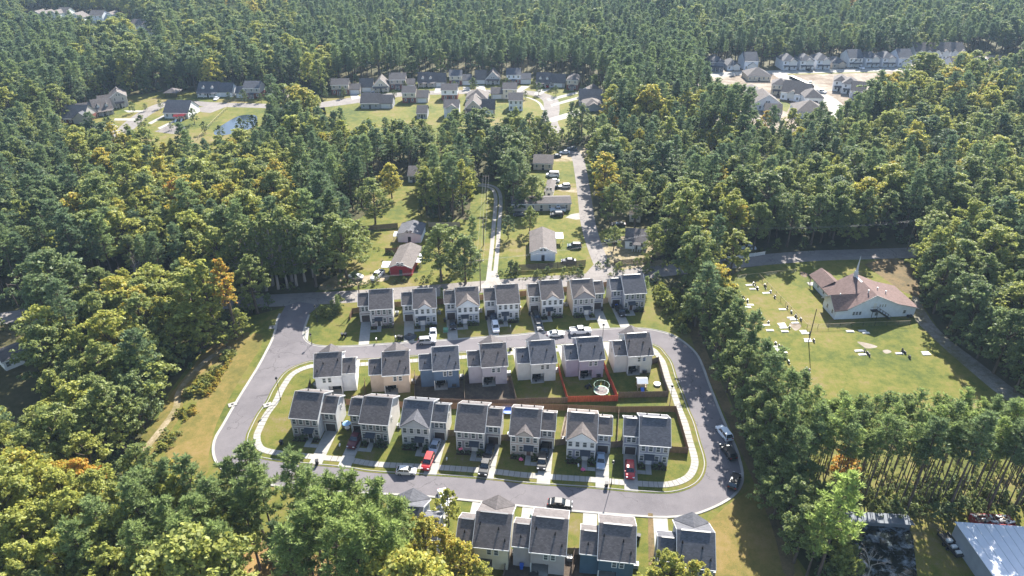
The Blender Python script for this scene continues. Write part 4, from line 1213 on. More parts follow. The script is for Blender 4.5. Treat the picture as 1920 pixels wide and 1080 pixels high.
def fhouse(u0, u1, v, storeys=2, depth=9.0, roof='x', wall='cream', rc='shingle', label='far house', group=None, rz=0.0, low=None, pitch=0.6, dorm=0, porch=None, garage=None, windows=True, name='house', eave=None, extra_gable=None, wing=None, win=None):
    """House by its camera-side base line; roof ridge along 'x' or 'y' or hipped 'h'; garage=(side, width, depth)."""
    a, b = G(u0, v), G(u1, v)
    w = (b - a).length
    t = empty(name, a, rz); tag(t, label, 'house', group)
    H_ = eave or (3.0 if storeys == 1 else 5.6)
    RM, WM = M[rc], wall_mat(WCOL[wall])
    def block(x0, x1, y0, y1, H_, roof, WM, lowm=None):
        mb = MB()
        if lowm: mb.box(x0, x1, y0, y1, 0, 2.8, 1); mb.box(x0 + .002, x1 - .002, y0 + .002, y1 - .002, 2.8, H_)
        else: mb.box(x0, x1, y0, y1, 0, H_)
        r = MB(); o = 0.4; t_ = 0.16
        xm, ym = (x0 + x1) / 2, (y0 + y1) / 2
        if roof == 'x':
            zr = H_ + (ym - y0) * pitch; zl = H_ - o * pitch
            for x, s in ((x0, -1), (x1, 1)):
                q = [(x, y0, H_), (x, y1, H_), (x, ym, zr)]; mb.quad(*(q if s > 0 else q[::-1]))
            r.slab([(x0 - .3, y0 - o, zl + .15), (x1 + .3, y0 - o, zl + .15), (x1 + .3, ym, zr + .15), (x0 - .3, ym, zr + .15)], t_)
            r.slab([(x1 + .3, y1 + o, zl + .15), (x0 - .3, y1 + o, zl + .15), (x0 - .3, ym, zr + .15), (x1 + .3, ym, zr + .15)], t_)
        elif roof == 'y':
            zr = H_ + (xm - x0) * pitch; zl = H_ - o * pitch
            for y, s in ((y0, -1), (y1, 1)):
                q = [(x0, y, H_), (x1, y, H_), (xm, y, zr)]; mb.quad(*(q if s < 0 else q[::-1]))
            r.slab([(x0 - o, y1 + .3, zl + .15), (x0 - o, y0 - .3, zl + .15), (xm, y0 - .3, zr + .15), (xm, y1 + .3, zr + .15)], t_)
            r.slab([(x1 + o, y0 - .3, zl + .15), (x1 + o, y1 + .3, zl + .15), (xm, y1 + .3, zr + .15), (xm, y0 - .3, zr + .15)], t_)
        else:
            m_ = min(x1 - x0, y1 - y0) / 2 + o; zr = H_ + m_ * pitch; zl = H_ + .05
            X0, X1, Y0, Y1 = x0 - o, x1 + o, y0 - o, y1 + o
            if x1 - x0 >= y1 - y0: p, q = (X0 + m_, ym, zr), (X1 - m_, ym, zr)
            else: p, q = (xm, Y0 + m_, zr), (xm, Y1 - m_, zr)
            A_, B_, C_, D_ = (X0, Y0, zl), (X1, Y0, zl), (X1, Y1, zl), (X0, Y1, zl)
            if x1 - x0 >= y1 - y0:
                for f in ((A_, B_, q, p), (B_, C_, q), (C_, D_, p, q), (D_, A_, p)): r.quad(*f)
            else:
                for f in ((A_, B_, p), (B_, C_, q, p), (C_, D_, q), (D_, A_, p, q)): r.quad(*f)
            r.quad(D_, C_, B_, A_)
        mb.build('wall', [WM, lowm] if lowm else [WM], t)
        r.build('roof', RM, t)
        return zr
    lowm = M['brick'] if low == 'brick' else (wall_mat(WCOL[low]) if low else None)
    zr = block(0, w, 0, depth, H_, roof, WM, lowm)
    f = MB(); f.box(-.32, w + .32, -.5, -.41, H_ - .4, H_ - .12)
    if roof == 'y':
        f = MB()
        for x, s in ((-.42, 1), (w + .42, -1)): f.beam((x, -.33, H_ - .22), (w / 2, -.33, zr + .06), .06, .3)
    f.build('fascia', M['white_trim'], t)
    if windows:
        n = win or max(2, int(w / 2.6))
        for s in range(storeys):
            for k in range(n):
                if s == 0 and k == n // 2 and porch is None and n > 2 and not garage is None: continue
                add_window(t, w * (k + .5) / n, -0.01, 0.9 + s * 2.75, 1.1, 1.5)
    if roof == 'y': add_window(t, w / 2 - 0.6, -0.01, H_ + 0.35, 1.0, 1.2); add_window(t, w / 2 + 0.6, -0.01, H_ + 0.35, 1.0, 1.2)
    MB().box(w * .5 - .5, w * .5 + .5, -.06, -.01, 0, 2.1).build('door', M['awning'], t)
    if porch:
        p = MB(); pw = w * porch
        p.slab([((w - pw) / 2, -2.0, 2.5), ((w + pw) / 2, -2.0, 2.5), ((w + pw) / 2, -.05, 3.0), ((w - pw) / 2, -.05, 3.0)], .12)
        p.build('porch_roof', RM, t)
        c = MB()
        for k in range(4): c.box((w - pw) / 2 + .1 + k * (pw - .35) / 3, (w - pw) / 2 + .28 + k * (pw - .35) / 3, -1.9, -1.72, 0, 2.4)
        c.build('porch_post', M['white_trim'], t)
    for k in range(dorm):
        x = w * (k + .5 + .1) / (dorm + .2); z0 = H_ + 0.7; y0 = 1.2
        d = MB(); d.box(x - .7, x + .7, y0, y0 + 2.6, z0, z0 + 1.3); d.quad((x - .7, y0, z0 + 1.3), (x + .7, y0, z0 + 1.3), (x, y0, z0 + 2.0))
        dm = d.build('dormer', M['white_trim'], t)
        r = MB()
        for s in (-1, 1): r.slab([(x + s * .9, y0 - .2, z0 + 1.2), (x, y0 - .2, z0 + 2.1), (x, y0 + 3, z0 + 2.1), (x + s * .9, y0 + 2.4, z0 + 1.2)][::s], .1)
        r.build('dormer_roof', RM, dm)
        fr, pn = window_mesh(0.9, 1.0); o = obj('window', fr, dm, None, (x, y0 - .01, z0 + .2))
    if garage:
        side, gw, gd, gr = garage
        x0, x1 = (-gw, -.01) if side == 'L' else (w + .01, w + gw)
        block(x0, x1, 0.6, 0.6 + gd, 2.9, gr, WM)
        g = MB(); xm = (x0 + x1) / 2
        for k in range(4): g.box(xm - min(2.4, gw * .4), xm + min(2.4, gw * .4), .54, .595, .05 + k * .56, .57 + k * .56)
        g.build('garage_door', M['white_garage'], t)
    if extra_gable:
        for (xc, gw, z0) in extra_gable:
            zr_ = z0 + gw / 2 * pitch; yb = 3.0
            q = MB(); q.quad((xc - gw / 2, -.5, z0), (xc + gw / 2, -.5, z0), (xc, -.5, zr_)); q.box(xc - gw / 2, xc + gw / 2, -.5, -.02, z0 - 2.6, z0)
            q.build('gable_wall', M['white_trim'] if wall in ('white', 'pale') else WM, t)
            r = MB()
            for s in (-1, 1): r.slab([(xc + s * (gw / 2 + .3), -.8, z0 - .1), (xc, -.8, zr_ + .12), (xc, yb, zr_ + .12), (xc + s * (gw / 2 + .3), yb, z0 - .1)][::s], .12)
            r.build('gable_roof', RM, t)
    return t


g2 = 'houses round the far cul de sac'
fhouse(622.6, 654.7, 178, 2, 8, 'x', 'beige', 'shingle', 'two-storey dark brick fronted house, leftmost in the far arc of houses', g2, R(4), low='brick', porch=.3, garage=('R', 6, 7, 'x'))
fhouse(700, 729, 172.5, 1, 11, 'y', 'cream', 'shingle_brown', 'cream front gabled house with white garage left, second in the far arc', g2, R(4), pitch=.95, porch=.95, garage=('L', 7.5, 8, 'x'))
fhouse(728 + 3, 761, 167.6, 2, 9, 'x', 'beige', 'shingle', 'two-storey brick fronted house with silver van beside it, third in the far arc', g2, R(2), low='brick', porch=.3, garage=('R', 5, 7, 'x'))
fhouse(784, 816, 163, 1, 10, 'x', 'stone', 'shingle', 'low house with two white dormers, fourth in the far arc', g2, 0, pitch=.85, dorm=2, porch=.95, garage=('R', 6, 9, 'x'))
fhouse(843, 866, 160, 2, 8, 'x', 'cream', 'shingle_blue', 'narrow two-storey cream house in the middle of the far arc', g2, 0, low='brick', porch=.6, garage=('R', 5.5, 8, 'x'))
fhouse(911.5, 937, 158, 1, 11, 'y', 'grey', 'shingle_brown', 'steep grey front gabled house with garage left in the far arc', g2, 0, pitch=1.05, porch=.95, garage=('L', 6.5, 8, 'x'))
fhouse(950, 976, 158, 2, 9, 'x', 'pale', 'shingle_blue', 'two-storey brick and pale house with white porch in the far arc', g2, 0, low='brick', porch=.3, garage=('R', 6, 8, 'x'))
fhouse(1005, 1033, 163, 1, 10, 'x', 'stone', 'shingle', 'low house with two dormers, right part of the far arc', g2, R(-8), pitch=.85, dorm=2, porch=.95, garage=('R', 8, 9, 'x'))
fhouse(1062, 1083, 168, 2, 11, 'h', 'beige', 'shingle_brown', 'hip roofed two-storey house at the right bend of the far arc', g2, R(-12), low='brick', porch=.35)
fhouse(1086, 1128, 199, 1, 12, 'x', 'stone', 'shingle_blue', 'long dark slate roof at the right end of the far arc', g2, R(-3), pitch=.75, garage=('R', 3, 8, 'x'))
fhouse(1085, 1112, 181, 1, 10, 'y', 'grey', 'shingle_brown', 'grey gabled house behind the long dark roof in the far arc', g2, R(-30), pitch=.6)
fhouse(1095, 1128, 209, 1, 11, 'h', 'grey', 'shingle_brown', 'grey house with two small front gables at the lower right of the far arc', g2, R(2), pitch=.5, extra_gable=[(5, 6, 2.9), (11, 4.5, 2.9)])
fhouse(755, 780, 193, 2, 8, 'x', 'cream', 'shingle', 'cream two-storey house seen from behind, left of the far inner block', g2, 0, low='brick', win=2, garage=('R', 6.5, 9, 'x'))
fhouse(828, 858, 188, 2, 8, 'x', 'white', 'shingle', 'white two-storey house seen from behind in the far inner block', g2, 0, low='brick', win=2)
fhouse(677, 711, 204, 1, 11, 'x', 'grey', 'shingle', 'dark roofed low house behind the treetops, left of the far inner block', g2, 0, pitch=.7, garage=('R', 7, 9, 'x'))
fhouse(782, 801, 223, 1, 9, 'x', 'grey', 'shingle', 'small dark roofed grey house behind trees in the far inner block', g2, 0)
fhouse(833, 861, 222, 2, 9, 'x', 'white', 'shingle', 'white gabled house with blue porch roof in the far inner block', g2, 0, porch=.45, extra_gable=[(4, 5, 5.5)])
fhouse(874, 913, 195, 1, 13, 'h', 'blue', 'shingle_brown', 'blue grey hip roofed house in the far inner block', g2, R(-4), pitch=.6, extra_gable=[(5, 7, 3.0)])
fhouse(872, 904, 215, 1, 12, 'y', 'beige', 'shingle_brown', 'beige front gabled house low in the far inner block', g2, 0, pitch=.95, porch=.9, garage=('R', 6.5, 8, 'x'))
fhouse(943, 969, 186, 2, 8, 'x', 'cream', 'shingle', 'cream two-storey house seen from behind, right of the far inner block', g2, 0, win=2, garage=('L', 6.5, 8, 'x'))
fhouse(954, 980, 208, 2, 9, 'x', 'white', 'shingle', 'white two-storey house among pines, right of the far inner block', g2, 0, win=3)
g1 = 'houses round the far playground'
fhouse(118, 160, 233, 1, 13, 'x', 'stone', 'shingle_blue', 'dark roofed brick house left of the far playground', g1, R(-2), low='brick', pitch=.75, extra_gable=[(10, 8, 3.0)])
fhouse(180, 212, 219, 1, 11, 'x', 'stone', 'shingle_brown', 'low house with two dormers along the far left street', g1, R(36), pitch=.8, dorm=2, porch=.9, garage=('L', 7, 9, 'x'))
fhouse(212, 239, 203, 2, 11, 'y', 'stone', 'shingle_brown', 'gabled stone coloured house at the top of the far left street', g1, R(28), pitch=.7, porch=.6, garage=('L', 6, 9, 'x'))
fhouse(309, 355, 222, 1, 13, 'x', 'white', 'shingle_blue', 'white clubhouse with dark slate roof beside the far playground', g1, R(-3), pitch=.7)
fhouse(372, 409, 182, 1, 10, 'x', 'white', 'shingle_blue', 'low house with two white dormers behind the far pond', g1, R(-2), pitch=.85, dorm=2, porch=.95, garage=('R', 8, 9, 'x'))
fhouse(459, 489, 184, 2, 9, 'x', 'stone', 'shingle_blue', 'two-storey house with white porch behind the far pond', g1, R(-2), low='brick', porch=.3, garage=('L', 5, 8, 'x'))
fhouse(503, 518, 185, 1, 9, 'x', 'beige', 'shingle', 'small house with white van half hidden by trees behind the far pond', g1, R(-3), garage=('R', 6, 8, 'x'))
g3 = 'new houses at the far building site'
row = [(1331, 1356, 133, 'h', 'navy', 2), (1363, 1387, 132, 'h', 'pale', 1), (1394, 1420, 131.5, 'x', 'pale', 1), (1466, 1493, 131.5, 'h', 'pale', 2), (1498, 1524, 131, 'h', 'white', 2), (1529, 1555, 130, 'h', 'pale', 2), (1560, 1585, 128, 'h', 'beige', 1), (1589, 1615, 126, 'x', 'white', 2), (1621, 1647, 126, 'h', 'pale', 2), (1652, 1677, 126, 'h', 'pale', 2), (1682, 1708, 125, 'x', 'pale', 1)]
desc = ['navy sided house, leftmost of the new row', 'low pale house with small gable, second of the new row', 'pale steep roofed house left of the gap in the new row', 'pale house with small gable right of the gap in the new row', 'white two-storey house, fifth of the new row', 'pale two-storey house with dark shutters, sixth of the new row', 'low beige gabled house, seventh of the new row', 'white house with tall side roof, eighth of the new row', 'pale gabled house, ninth of the new row', 'pale two-storey house, tenth of the new row', 'low pale gabled house beside the long terrace']
for (a, b, v, rf, wc, st), lb in zip(row, desc):
    W_ = (G(b, v) - G(a, v)).length
    fhouse(a, b, v, st, 13, rf, wc, 'shingle_blue', lb, g3, R(2), porch=.9 if st == 2 else None, pitch=.65, extra_gable=[(W_ * .68, W_ * .5, 5.5 if st == 2 else 3.0)] if rf == 'h' else [(W_ * .6, W_ * .6, 3.0)], win=3, eave=5.6 if st == 2 or rf == 'x' else None)
fhouse(1713, 1806, 113, 2, 13, 'x', 'white', 'shingle_brown', 'long white terrace with a row of small gables at the right of the new row', g3, R(1), pitch=.7, win=14, extra_gable=[(3 + k * 5.8, 4.2, 5.3) for k in range(6)])
fhouse(1785, 1838, 130, 1, 12, 'x', 'white', 'shingle', 'white house with dark roof half hidden by trees below the long terrace', g3, R(1), pitch=.6, extra_gable=[(3, 5, 3)])
fhouse(1401, 1444, 152, 1, 13, 'h', 'cream', 'shingle', 'single-storey cream house with dark hip roof on the bare site', g3, R(-1), pitch=.55)
fhouse(1444, 1472, 177, 2, 10, 'h', 'cream', 'shingle', 'cream two-storey house at the head of the middle site group', g3, R(-20), porch=.8, pitch=.6)
fhouse(1462, 1492, 186, 1, 14, 'x', 'pale', 'shingle_brown', 'pale house with broad grey roof in the middle site group', g3, R(-28), pitch=.7, eave=4.2, extra_gable=[(6, 5, 3.8)])
fhouse(1487, 1512, 190, 1, 13, 'x', 'pale', 'shingle_brown', 'pale house with grey roof at the centre of the middle site group', g3, R(-28), pitch=.7, eave=4.2)
fhouse(1506, 1540, 199, 1, 12, 'h', 'white', 'shingle', 'white house with dark hip roof and small porch low in the middle site group', g3, R(-6), pitch=.65, eave=4.6, porch=.4)
fhouse(1560, 1582, 170, 2, 11, 'h', 'white', 'shingle', 'white two-storey house at the top of the right site group', g3, R(-22), porch=.8, pitch=.65)
fhouse(1576, 1600, 175, 2, 11, 'h', 'white', 'shingle', 'white two-storey house in the middle of the right site group', g3, R(-22), porch=.8, pitch=.65)
fhouse(1592, 1617, 184, 1, 12, 'x', 'pale', 'shingle', 'pale house with broad dark roof at the low end of the right site group', g3, R(-22), porch=.6, pitch=.65, eave=4.2)
fhouse(1411, 1462, 207, 1, 14, 'y', 'white', 'shingle_brown', 'white front gabled house with two small windows behind the tall pines', g3, R(-3), pitch=.62, eave=3.6, win=2)
fhouse(1396, 1418, 182, 1, 12, 'h', 'white', 'shingle', 'small hip roofed white house behind the tall pines', g3, R(-15), pitch=.6)
fhouse(1404, 1432, 192, 1, 12, 'h', 'cream', 'shingle', 'cream hip roofed house above the white front gabled house', g3, R(-15), pitch=.6)
fhouse(1432, 1462, 222, 1, 11, 'x', 'grey', 'shingle_brown', 'grey roofed house half hidden by treetops below the white front gable', g3, R(-15), pitch=.6)
fhouse(1492, 1545, 222, 1, 14, 'h', 'pale', 'shingle_brown', 'broad grey hip roofed house half hidden by treetops', g3, R(-6), pitch=.55, eave=3.6)
g4 = 'far white houses in the woods'
for (a, b, v, rf, lb) in [(64, 78, 38, 'y', 'white gabled house, leftmost of the far group in the woods'), (79, 92, 38, 'y', 'second white gabled house of the far group in the woods'), (95, 112, 39, 'y', 'third white gabled house of the far group in the woods'), (110, 130, 36, 'x', 'house with broad roof in the middle of the far group in the woods'), (133, 158, 46, 'y', 'low white gabled house in front of the far group in the woods'), (170, 196, 42, 'x', 'pale blue house with grey roof, right part of the far group in the woods'), (202, 214, 40, 'y', 'rightmost white house of the far group in the woods'), (248, 272, 60, 'x', 'white house alone beside the far gravel track'), (279, 293, 77, 'y', 'small white house at the end of the far gravel track'), (425, 438, 18, 'x', 'lone pale house far off in the woods')]:
    fhouse(a, b, v, 2, 11, rf, 'white' if 'blue' not in lb else 'pale', 'shingle_brown', lb, g4, R(-6), win=3)

# cottages and mobile homes above the back road
fhouse(995, 1041, 489, 1, 15, 'y', 'pale', 'shingle_brown', 'pale blue grey mobile home behind the black slat fence', None, R(-1), pitch=.42, name='mobile_home', eave=3.1, windows=False)
fhouse(960, 1070, 396, 1, 6.5, 'x', 'beige', 'shingle', 'long beige mobile home across the lawn above the parked cars', None, R(2), pitch=.3, name='mobile_home', win=7)
fhouse(1022, 1036, 372, 1, 11, 'y', 'white', 'shingle_brown', 'white mobile home end wall above the long beige home', None, R(-8), pitch=.4, name='mobile_home', windows=False)
fhouse(1000, 1036, 318, 1, 9, 'x', 'beige', 'shingle_brown', 'beige house half hidden by trees beside the white van', None, R(-5), pitch=.45)
fhouse(747, 790, 454, 1, 8.5, 'y', 'white', 'shingle_blue', 'white cottage with dark shaded roof above the dark red cottage', None, R(-4), pitch=.3, windows=False)
fhouse(732, 773, 516, 1, 14, 'y', 'red', 'shingle_brown', 'dark red cottage with brown roof and pale ridge by the back road', None, R(-6), pitch=.38, windows=False)
fhouse(1172, 1212, 466, 1, 9, 'x', 'white', 'shingle', 'white house under big trees right of the lane', None, R(-8), pitch=.5, porch=.4)
fhouse(766, 786, 342, 1, 9, 'x', 'white', 'shingle', 'white house hidden in the trees above the clearing', None, R(0), pitch=.5)
fhouse(1118, 1130, 282, 1, 6, 'x', 'pale', 'shingle', 'small pale shed behind the orange tree at the end of the lane', None, R(-10), pitch=.5, name='shed')
fhouse(1180, 1200, 416, 1, 8, 'x', 'cream', 'shingle_brown', 'cream house glimpsed between trees right of the lane', None, R(-8), pitch=.5)
t = fhouse(12, 85, 696, 1, 6, 'x', 'white', 'shingle', 'white mobile home with dark roof at the left picture edge', None, R(50), pitch=.3, name='mobile_home', win=5)
# lean-to roofs and small porches on the cottages
def leanto(u0, u1, v, h0, depth, m, label, cat='carport', rz=0.0):
    a, b = G(u0, v), G(u1, v); w = (b - a).length
    t = empty('carport', a, rz); tag(t, label, cat)
    MB().slab([(0, 0, h0), (w, 0, h0), (w, depth, h0 + .25), (0, depth, h0 + .25)], .1).build('roof', m, t)
    for x in (.08, w - .2):
        for y in (.1, depth - .25): MB().box(x, x + .12, y, y + .12, 0, h0 - .08).build('post', M['white_trim'], t)
leanto(775, 790, 504, 2.3, 5.5, M['metal_roof'], 'pale metal carport on the right of the dark red cottage')
leanto(1042, 1056, 459, 2.4, 4.0, M['metal_roof'], 'white metal awning on the right of the pale mobile home')
leanto(716, 732, 513, 2.2, 3.5, M['metal_roof'], 'white porch roof on the left of the dark red cottage', 'porch')
leanto(738, 747, 454, 2.2, 3.0, M['metal_roof'], 'small white porch left of the white cottage', 'porch')
# ------------------------------------------------------------------ vehicles
CAR = {  # length, width, bonnet z, belt z, roof z, windscreen foot, roof front, roof rear, rear glass foot (x from the middle, front is +x), deck z
    'sedan': (4.8, 1.84, .86, .95, 1.45, 1.05, .35, -1.05, -1.75, .98),
    'coupe': (4.6, 1.88, .80, .88, 1.28, .75, .05, -.9, -1.75, .9),
    'suv': (4.75, 1.92, 1.0, 1.08, 1.74, 1.15, .55, -1.85, -2.25, 1.08),
    'hatch': (4.2, 1.76, .92, .98, 1.5, 1.05, .45, -1.35, -1.85, .98),
    'pickup': (5.8, 2.0, 1.12, 1.18, 1.88, 1.2, .6, -.75, -1.0, 1.18),
    'van': (5.4, 2.0, 1.15, 1.25, 2.25, 1.75, 1.2, -2.45, -2.62, 1.25),
}


def car_meshes(kind):
    L, W, zh, zb, zr, xw, xf, xr, xg, zd = CAR[kind]
    h, z0 = L / 2, 0.24
    mb = MB()
    st = [(-h, .45, .62, W * .44), (-h + .12, z0, zd - .1, W * .48), (-h + .5, z0, zd, W * .5), (xg, z0, zb, W * .5), (0, z0, zb, W * .5), (xw, z0, zb - .02, W * .5), (h - .55, z0, zh, W * .49), (h - .12, z0, zh - .16, W * .45), (h, .4, .62, W * .4)]
    if kind == 'pickup': st[3] = (xg, z0, zb, W * .5)
    if kind == 'van': st[0] = (-h, .4, 1.1, W * .47)
    rings = []
    for x, a, b, w in st:
        rings.append(len(mb.v))
        mb.v += [(x, -w * .94, a), (x, -w, (a + b) / 2), (x, -w * .95, b - .04), (x, -w * .84, b), (x, w * .84, b), (x, w * .95, b - .04), (x, w, (a + b) / 2), (x, w * .94, a)]
    for r0, r1 in zip(rings[:-1], rings[1:]):
        for i in range(8):
            j = (i + 1) % 8
            mb.f.append((r0 + j, r0 + i, r1 + i, r1 + j)); mb.m.append(0)
    mb.f.append(tuple(rings[0] + i for i in range(8))); mb.m.append(0)
    mb.f.append(tuple(rings[-1] + i for i in reversed(range(8)))); mb.m.append(0)
    wb, wt = W * .45, W * .37
    c = [(xw, -wb, zb - .02), (xf, -wt, zr - .04), (xr, -wt, zr - .04), (xg, -wb, zb - .02)]
    d = [(x, -y, z) for x, y, z in c]
    mb.slab([(xf, -wt, zr), (xf, wt, zr), (xr, wt, zr), (xr, -wt, zr)][::-1][::-1], .05)
    for q in (c, d):
        mb.beam(q[0], q[1], .07, .07); mb.beam(q[3], q[2], .1, .07)
        xm = (xf + xr) / 2 + .1
        mb.beam((xm, q[0][1], zb), (xm, q[1][1], zr - .03), .06, .1)
    if kind == 'pickup':
        for s in (-1, 1): mb.box(-h + .08, xg - .05, s * W * .46 - .05, s * W * .46 + .05, zd - .02, zd + .2)
        mb.box(-h + .06, -h + .14, -W * .44, W * .44, zd - .02, zd + .2)
    for s in (-1, 1): mb.box(xw - .25, xw - .1, s * W * .5, s * (W * .5 + .17), zb - .02, zb + .12)
    me = dict(body=mb.mesh('body', [M['white_trim']]))
    e = .012
    me['windshield'] = MB().quad((xw, -wb * .93, zb), (xw, wb * .93, zb), (xf, wt * .93, zr - .06), (xf, -wt * .93, zr - .06)).mesh('windshield', [M['dark_glass']])
    me['rear_window'] = MB().quad((xg, wb * .93, zb), (xg, -wb * .93, zb), (xr, -wt * .93, zr - .06), (xr, wt * .93, zr - .06)).mesh('rear_window', [M['dark_glass']])
    for k, s in (('a', -1), ('b', 1)):
        me['side' + k] = MB().quad((xg + .05, s * wb * .99, zb), (xw - .05, s * wb * .99, zb), (xf, s * wt * .99, zr - .06), (xr, s * wt * .99, zr - .06)).mesh('side_window', [M['dark_glass']])
    hl = MB()
    me['headlight'] = MB().box(-.1, .05, -.2, .2, -.08, .08).mesh('headlight', [M['lamp_lens']])
    me['tail'] = MB().box(-.04, .08, -.16, .16, -.1, .1).mesh('tail_light', [M['tail_lens']])
    wr = .36 if kind in ('pickup', 'suv', 'van') else .32
    me['wheel'] = MB().tube((0, -.11, 0), (0, .11, 0), wr, wr, 12).tube((0, -.12, 0), (0, .12, 0), wr * .6, wr * .6, 8, 1).mesh('wheel', [M['tyre'], M['rim']])
    if kind == 'pickup': me['bed'] = MB().box(-h + .15, xg - .06, -W * .41, W * .41, zd + .003, zd + .02).mesh('bed_liner', [M['black']])
    me['wr'] = wr
    return me


def car(pos, heading, kind, c, label, group=None, name=None, z=0.0):
    L, W = CAR[kind][0], CAR[kind][1]
    m = cached(('car', kind), lambda: car_meshes(kind))
    t = empty(name or {'pickup': 'pickup_truck', 'van': 'van'}.get(kind, 'car'), (pos.x, pos.y, z), R(heading))
    tag(t, label, {'pickup': 'pickup truck', 'van': 'van'}.get(kind, 'car'), group)
    obj('body', m['body'], t, [paint(c)])
    for k, n in (('windshield', 'windshield'), ('rear_window', 'rear_window'), ('sidea', 'side_window'), ('sideb', 'side_window')): obj(n, m[k], t)
    if 'bed' in m: obj('bed_liner', m['bed'], t)
    for x in (L * .31, -L * .3):
        for y in (-W * .44, W * .44): obj('wheel', m['wheel'], t, None, (x, y, m['wr']))
    zl = CAR[kind][2] - .22
    for y in (-W * .34, W * .34):
        obj('headlight', m['headlight'], t, None, (L / 2 - .07, y, zl)); obj('tail_light', m['tail'], t, None, (-L / 2 + .04, y, zl + .1))
    return t


RED, BLK, SIL, WHT = (.33, .01, .014), (.012, .012, .014), (.42, .43, .45), (.72, .73, .74)
gc = 'cars parked in the new development'
d1, d3 = -90 + 6.7, -90 - 6.4
car(G(849, 612), d1, 'sedan', BLK, 'black sedan on the driveway of the white and blue gabled house', gc, z=.07)
car(G(925, 600), d1, 'sedan', (.02, .03, .06), 'dark blue sedan close to the garage behind the white car', gc, z=.07)
car(G(929, 617), d1, 'suv', WHT, 'white car nose out on the driveway of the white house in the upper row', gc, z=.07)
car(G(1006, 599), d1, 'suv', BLK, 'black suv close to the garage of the tan winged house', gc, z=.07)
car(G(1010.5, 614), d1, 'sedan', (.02, .025, .035), 'dark sedan nose out below the black suv in the upper row', gc, z=.07)
car(G(1163.5, 588), d1 + 6, 'suv', BLK, 'black car on the driveway of the blue grey house right end of the upper row', gc, z=.07)
car(G(801, 643), 6, 'suv', SIL, 'silver car parked at the upper street in front of the tarp house', gc, z=.03)
car(G(812, 628), -84, 'sedan', WHT, 'white sedan nose in behind the silver car at the upper street', gc, z=.05)
car(G(1042, 629), 7, 'coupe', (.68, .7, .7), 'white sports coupe with black roof on the upper street', gc, z=.03)
car(G(1088, 624), 6, 'pickup', WHT, 'white pickup truck on the upper street', gc, z=.03)
car(G(667, 828), d3 - 4, 'pickup', (.09, .012, .02), 'dark red pickup on the driveway of a taupe lower row house', gc, z=.12)
car(G(815, 842), d3 - 4, 'sedan', (.38, .42, .5), 'silver blue sedan behind the red car in the lower row', gc, z=.12)
car(G(803, 870), d3 - 4, 'suv', RED, 'red car nose out below the silver blue sedan', gc, z=.12)
car(G(762, 887), -3, 'hatch', (.62, .6, .57), 'pale silver hatchback parked on the lower street', gc, z=.03)
car(G(918, 853), d3 - 2, 'sedan', (.02, .028, .045), 'dark blue car close to the garage behind the black truck', gc, z=.12)
car(G(910, 878), d3 - 4, 'pickup', BLK, 'black pickup truck nose out near the lower street', gc, z=.12)
car(G(1021, 849), d3, 'suv', BLK, 'black car under a blue cover by the garage of the tan house', gc, z=.12)
car(G(1016, 870), d3, 'suv', (.022, .02, .018), 'black suv nose out on the driveway of the tan house', gc, z=.12)
car(G(1126, 868), d3, 'sedan', (.3, .38, .47), 'pale blue car on the driveway of the white and slate house', gc, z=.12)
car(G(1180.5, 886), d3, 'suv', (.4, .015, .025), 'bright red car on the driveway of the slate blue corner house', gc, z=.12)
car(G(1050, 948), -7, 'sedan', (.014, .016, .018), 'glossy black sedan alone on the lower street', gc, z=.03)
car(G(832, 938), -75, 'sedan', (.6, .62, .63), 'white car behind the thin tree on the driveway of the nearest row', gc, z=.05)
car(G(1357, 816), 106, 'suv', (.72, .76, .8), 'white car at the right kerb of the bend, topmost of three', gc, z=.03)
car(G(1365, 851), 102, 'suv', (.015, .018, .02), 'dark suv at the right kerb of the bend, middle of three', gc, z=.03)
car(G(1376, 906), 62, 'suv', (.02, .02, .02), 'black car at the right kerb of the bend, lowest of three', gc, z=.03)
gn = 'cars by the cottages above the back road'
car(G(1036, 331), 175, 'van', WHT, 'white van on the grass near the top of the lane', gn)
car(G(1058.7, 352), 185, 'suv', (.6, .6, .6), 'silver white suv on the sandy drive beside the lane', gn)
car(G(1038, 342), 185, 'sedan', WHT, 'small white car below the white van', gn)
car(G(1038, 353), 185, 'sedan', BLK, 'dark car left of the silver white suv by the lane', gn)
car(G(1044, 405), 183, 'suv', (.018, .022, .022), 'dark suv in front of the long beige mobile home', gn)
car(G(1046, 396), 180, 'pickup', (.66, .68, .7), 'white pickup behind the dark suv at the long beige mobile home', gn)
car(G(975, 405), 175, 'sedan', (.03, .03, .035), 'dark car left of the two green trees by the long mobile home', gn)
car(G(1077, 464), 178, 'suv', (.03, .06, .065), 'dark teal suv on the lawn right of the pale mobile home', gn)
car(G(1066, 492), 178, 'sedan', (.05, .05, .06), 'dark car parked just above the black slat fence', gn)
car(G(1042, 295), 190, 'sedan', (.03, .04, .05), 'dark car at the shaded end of the lane', gn)
car(G(1058.7, 288), 185, 'sedan', (.62, .65, .7), 'white sedan at the shaded end of the lane', gn)
car(G(1073, 281), 160, 'sedan', (.1, .12, .15), 'grey car farthest up the lane', gn)
car(G(667, 522), 172, 'sedan', (.5, .53, .55), 'silver sedan under the oak left of the dark red cottage', gn)
car(G(708, 520), -112, 'pickup', WHT, 'white pickup nose out beside the dark red cottage', gn)
car(G(1403, 467), 178, 'sedan', (.7, .72, .74), 'white car under trees behind the white panel fence', gn)
car(G(1146, 456), 170, 'sedan', (.03, .04, .05), 'dark car under trees right of the lane', gn)
car(G(1160, 423), 175, 'sedan', (.02, .02, .02), 'black car on the sandy yard right of the lane', gn)
gf = 'cars in the far neighbourhoods'
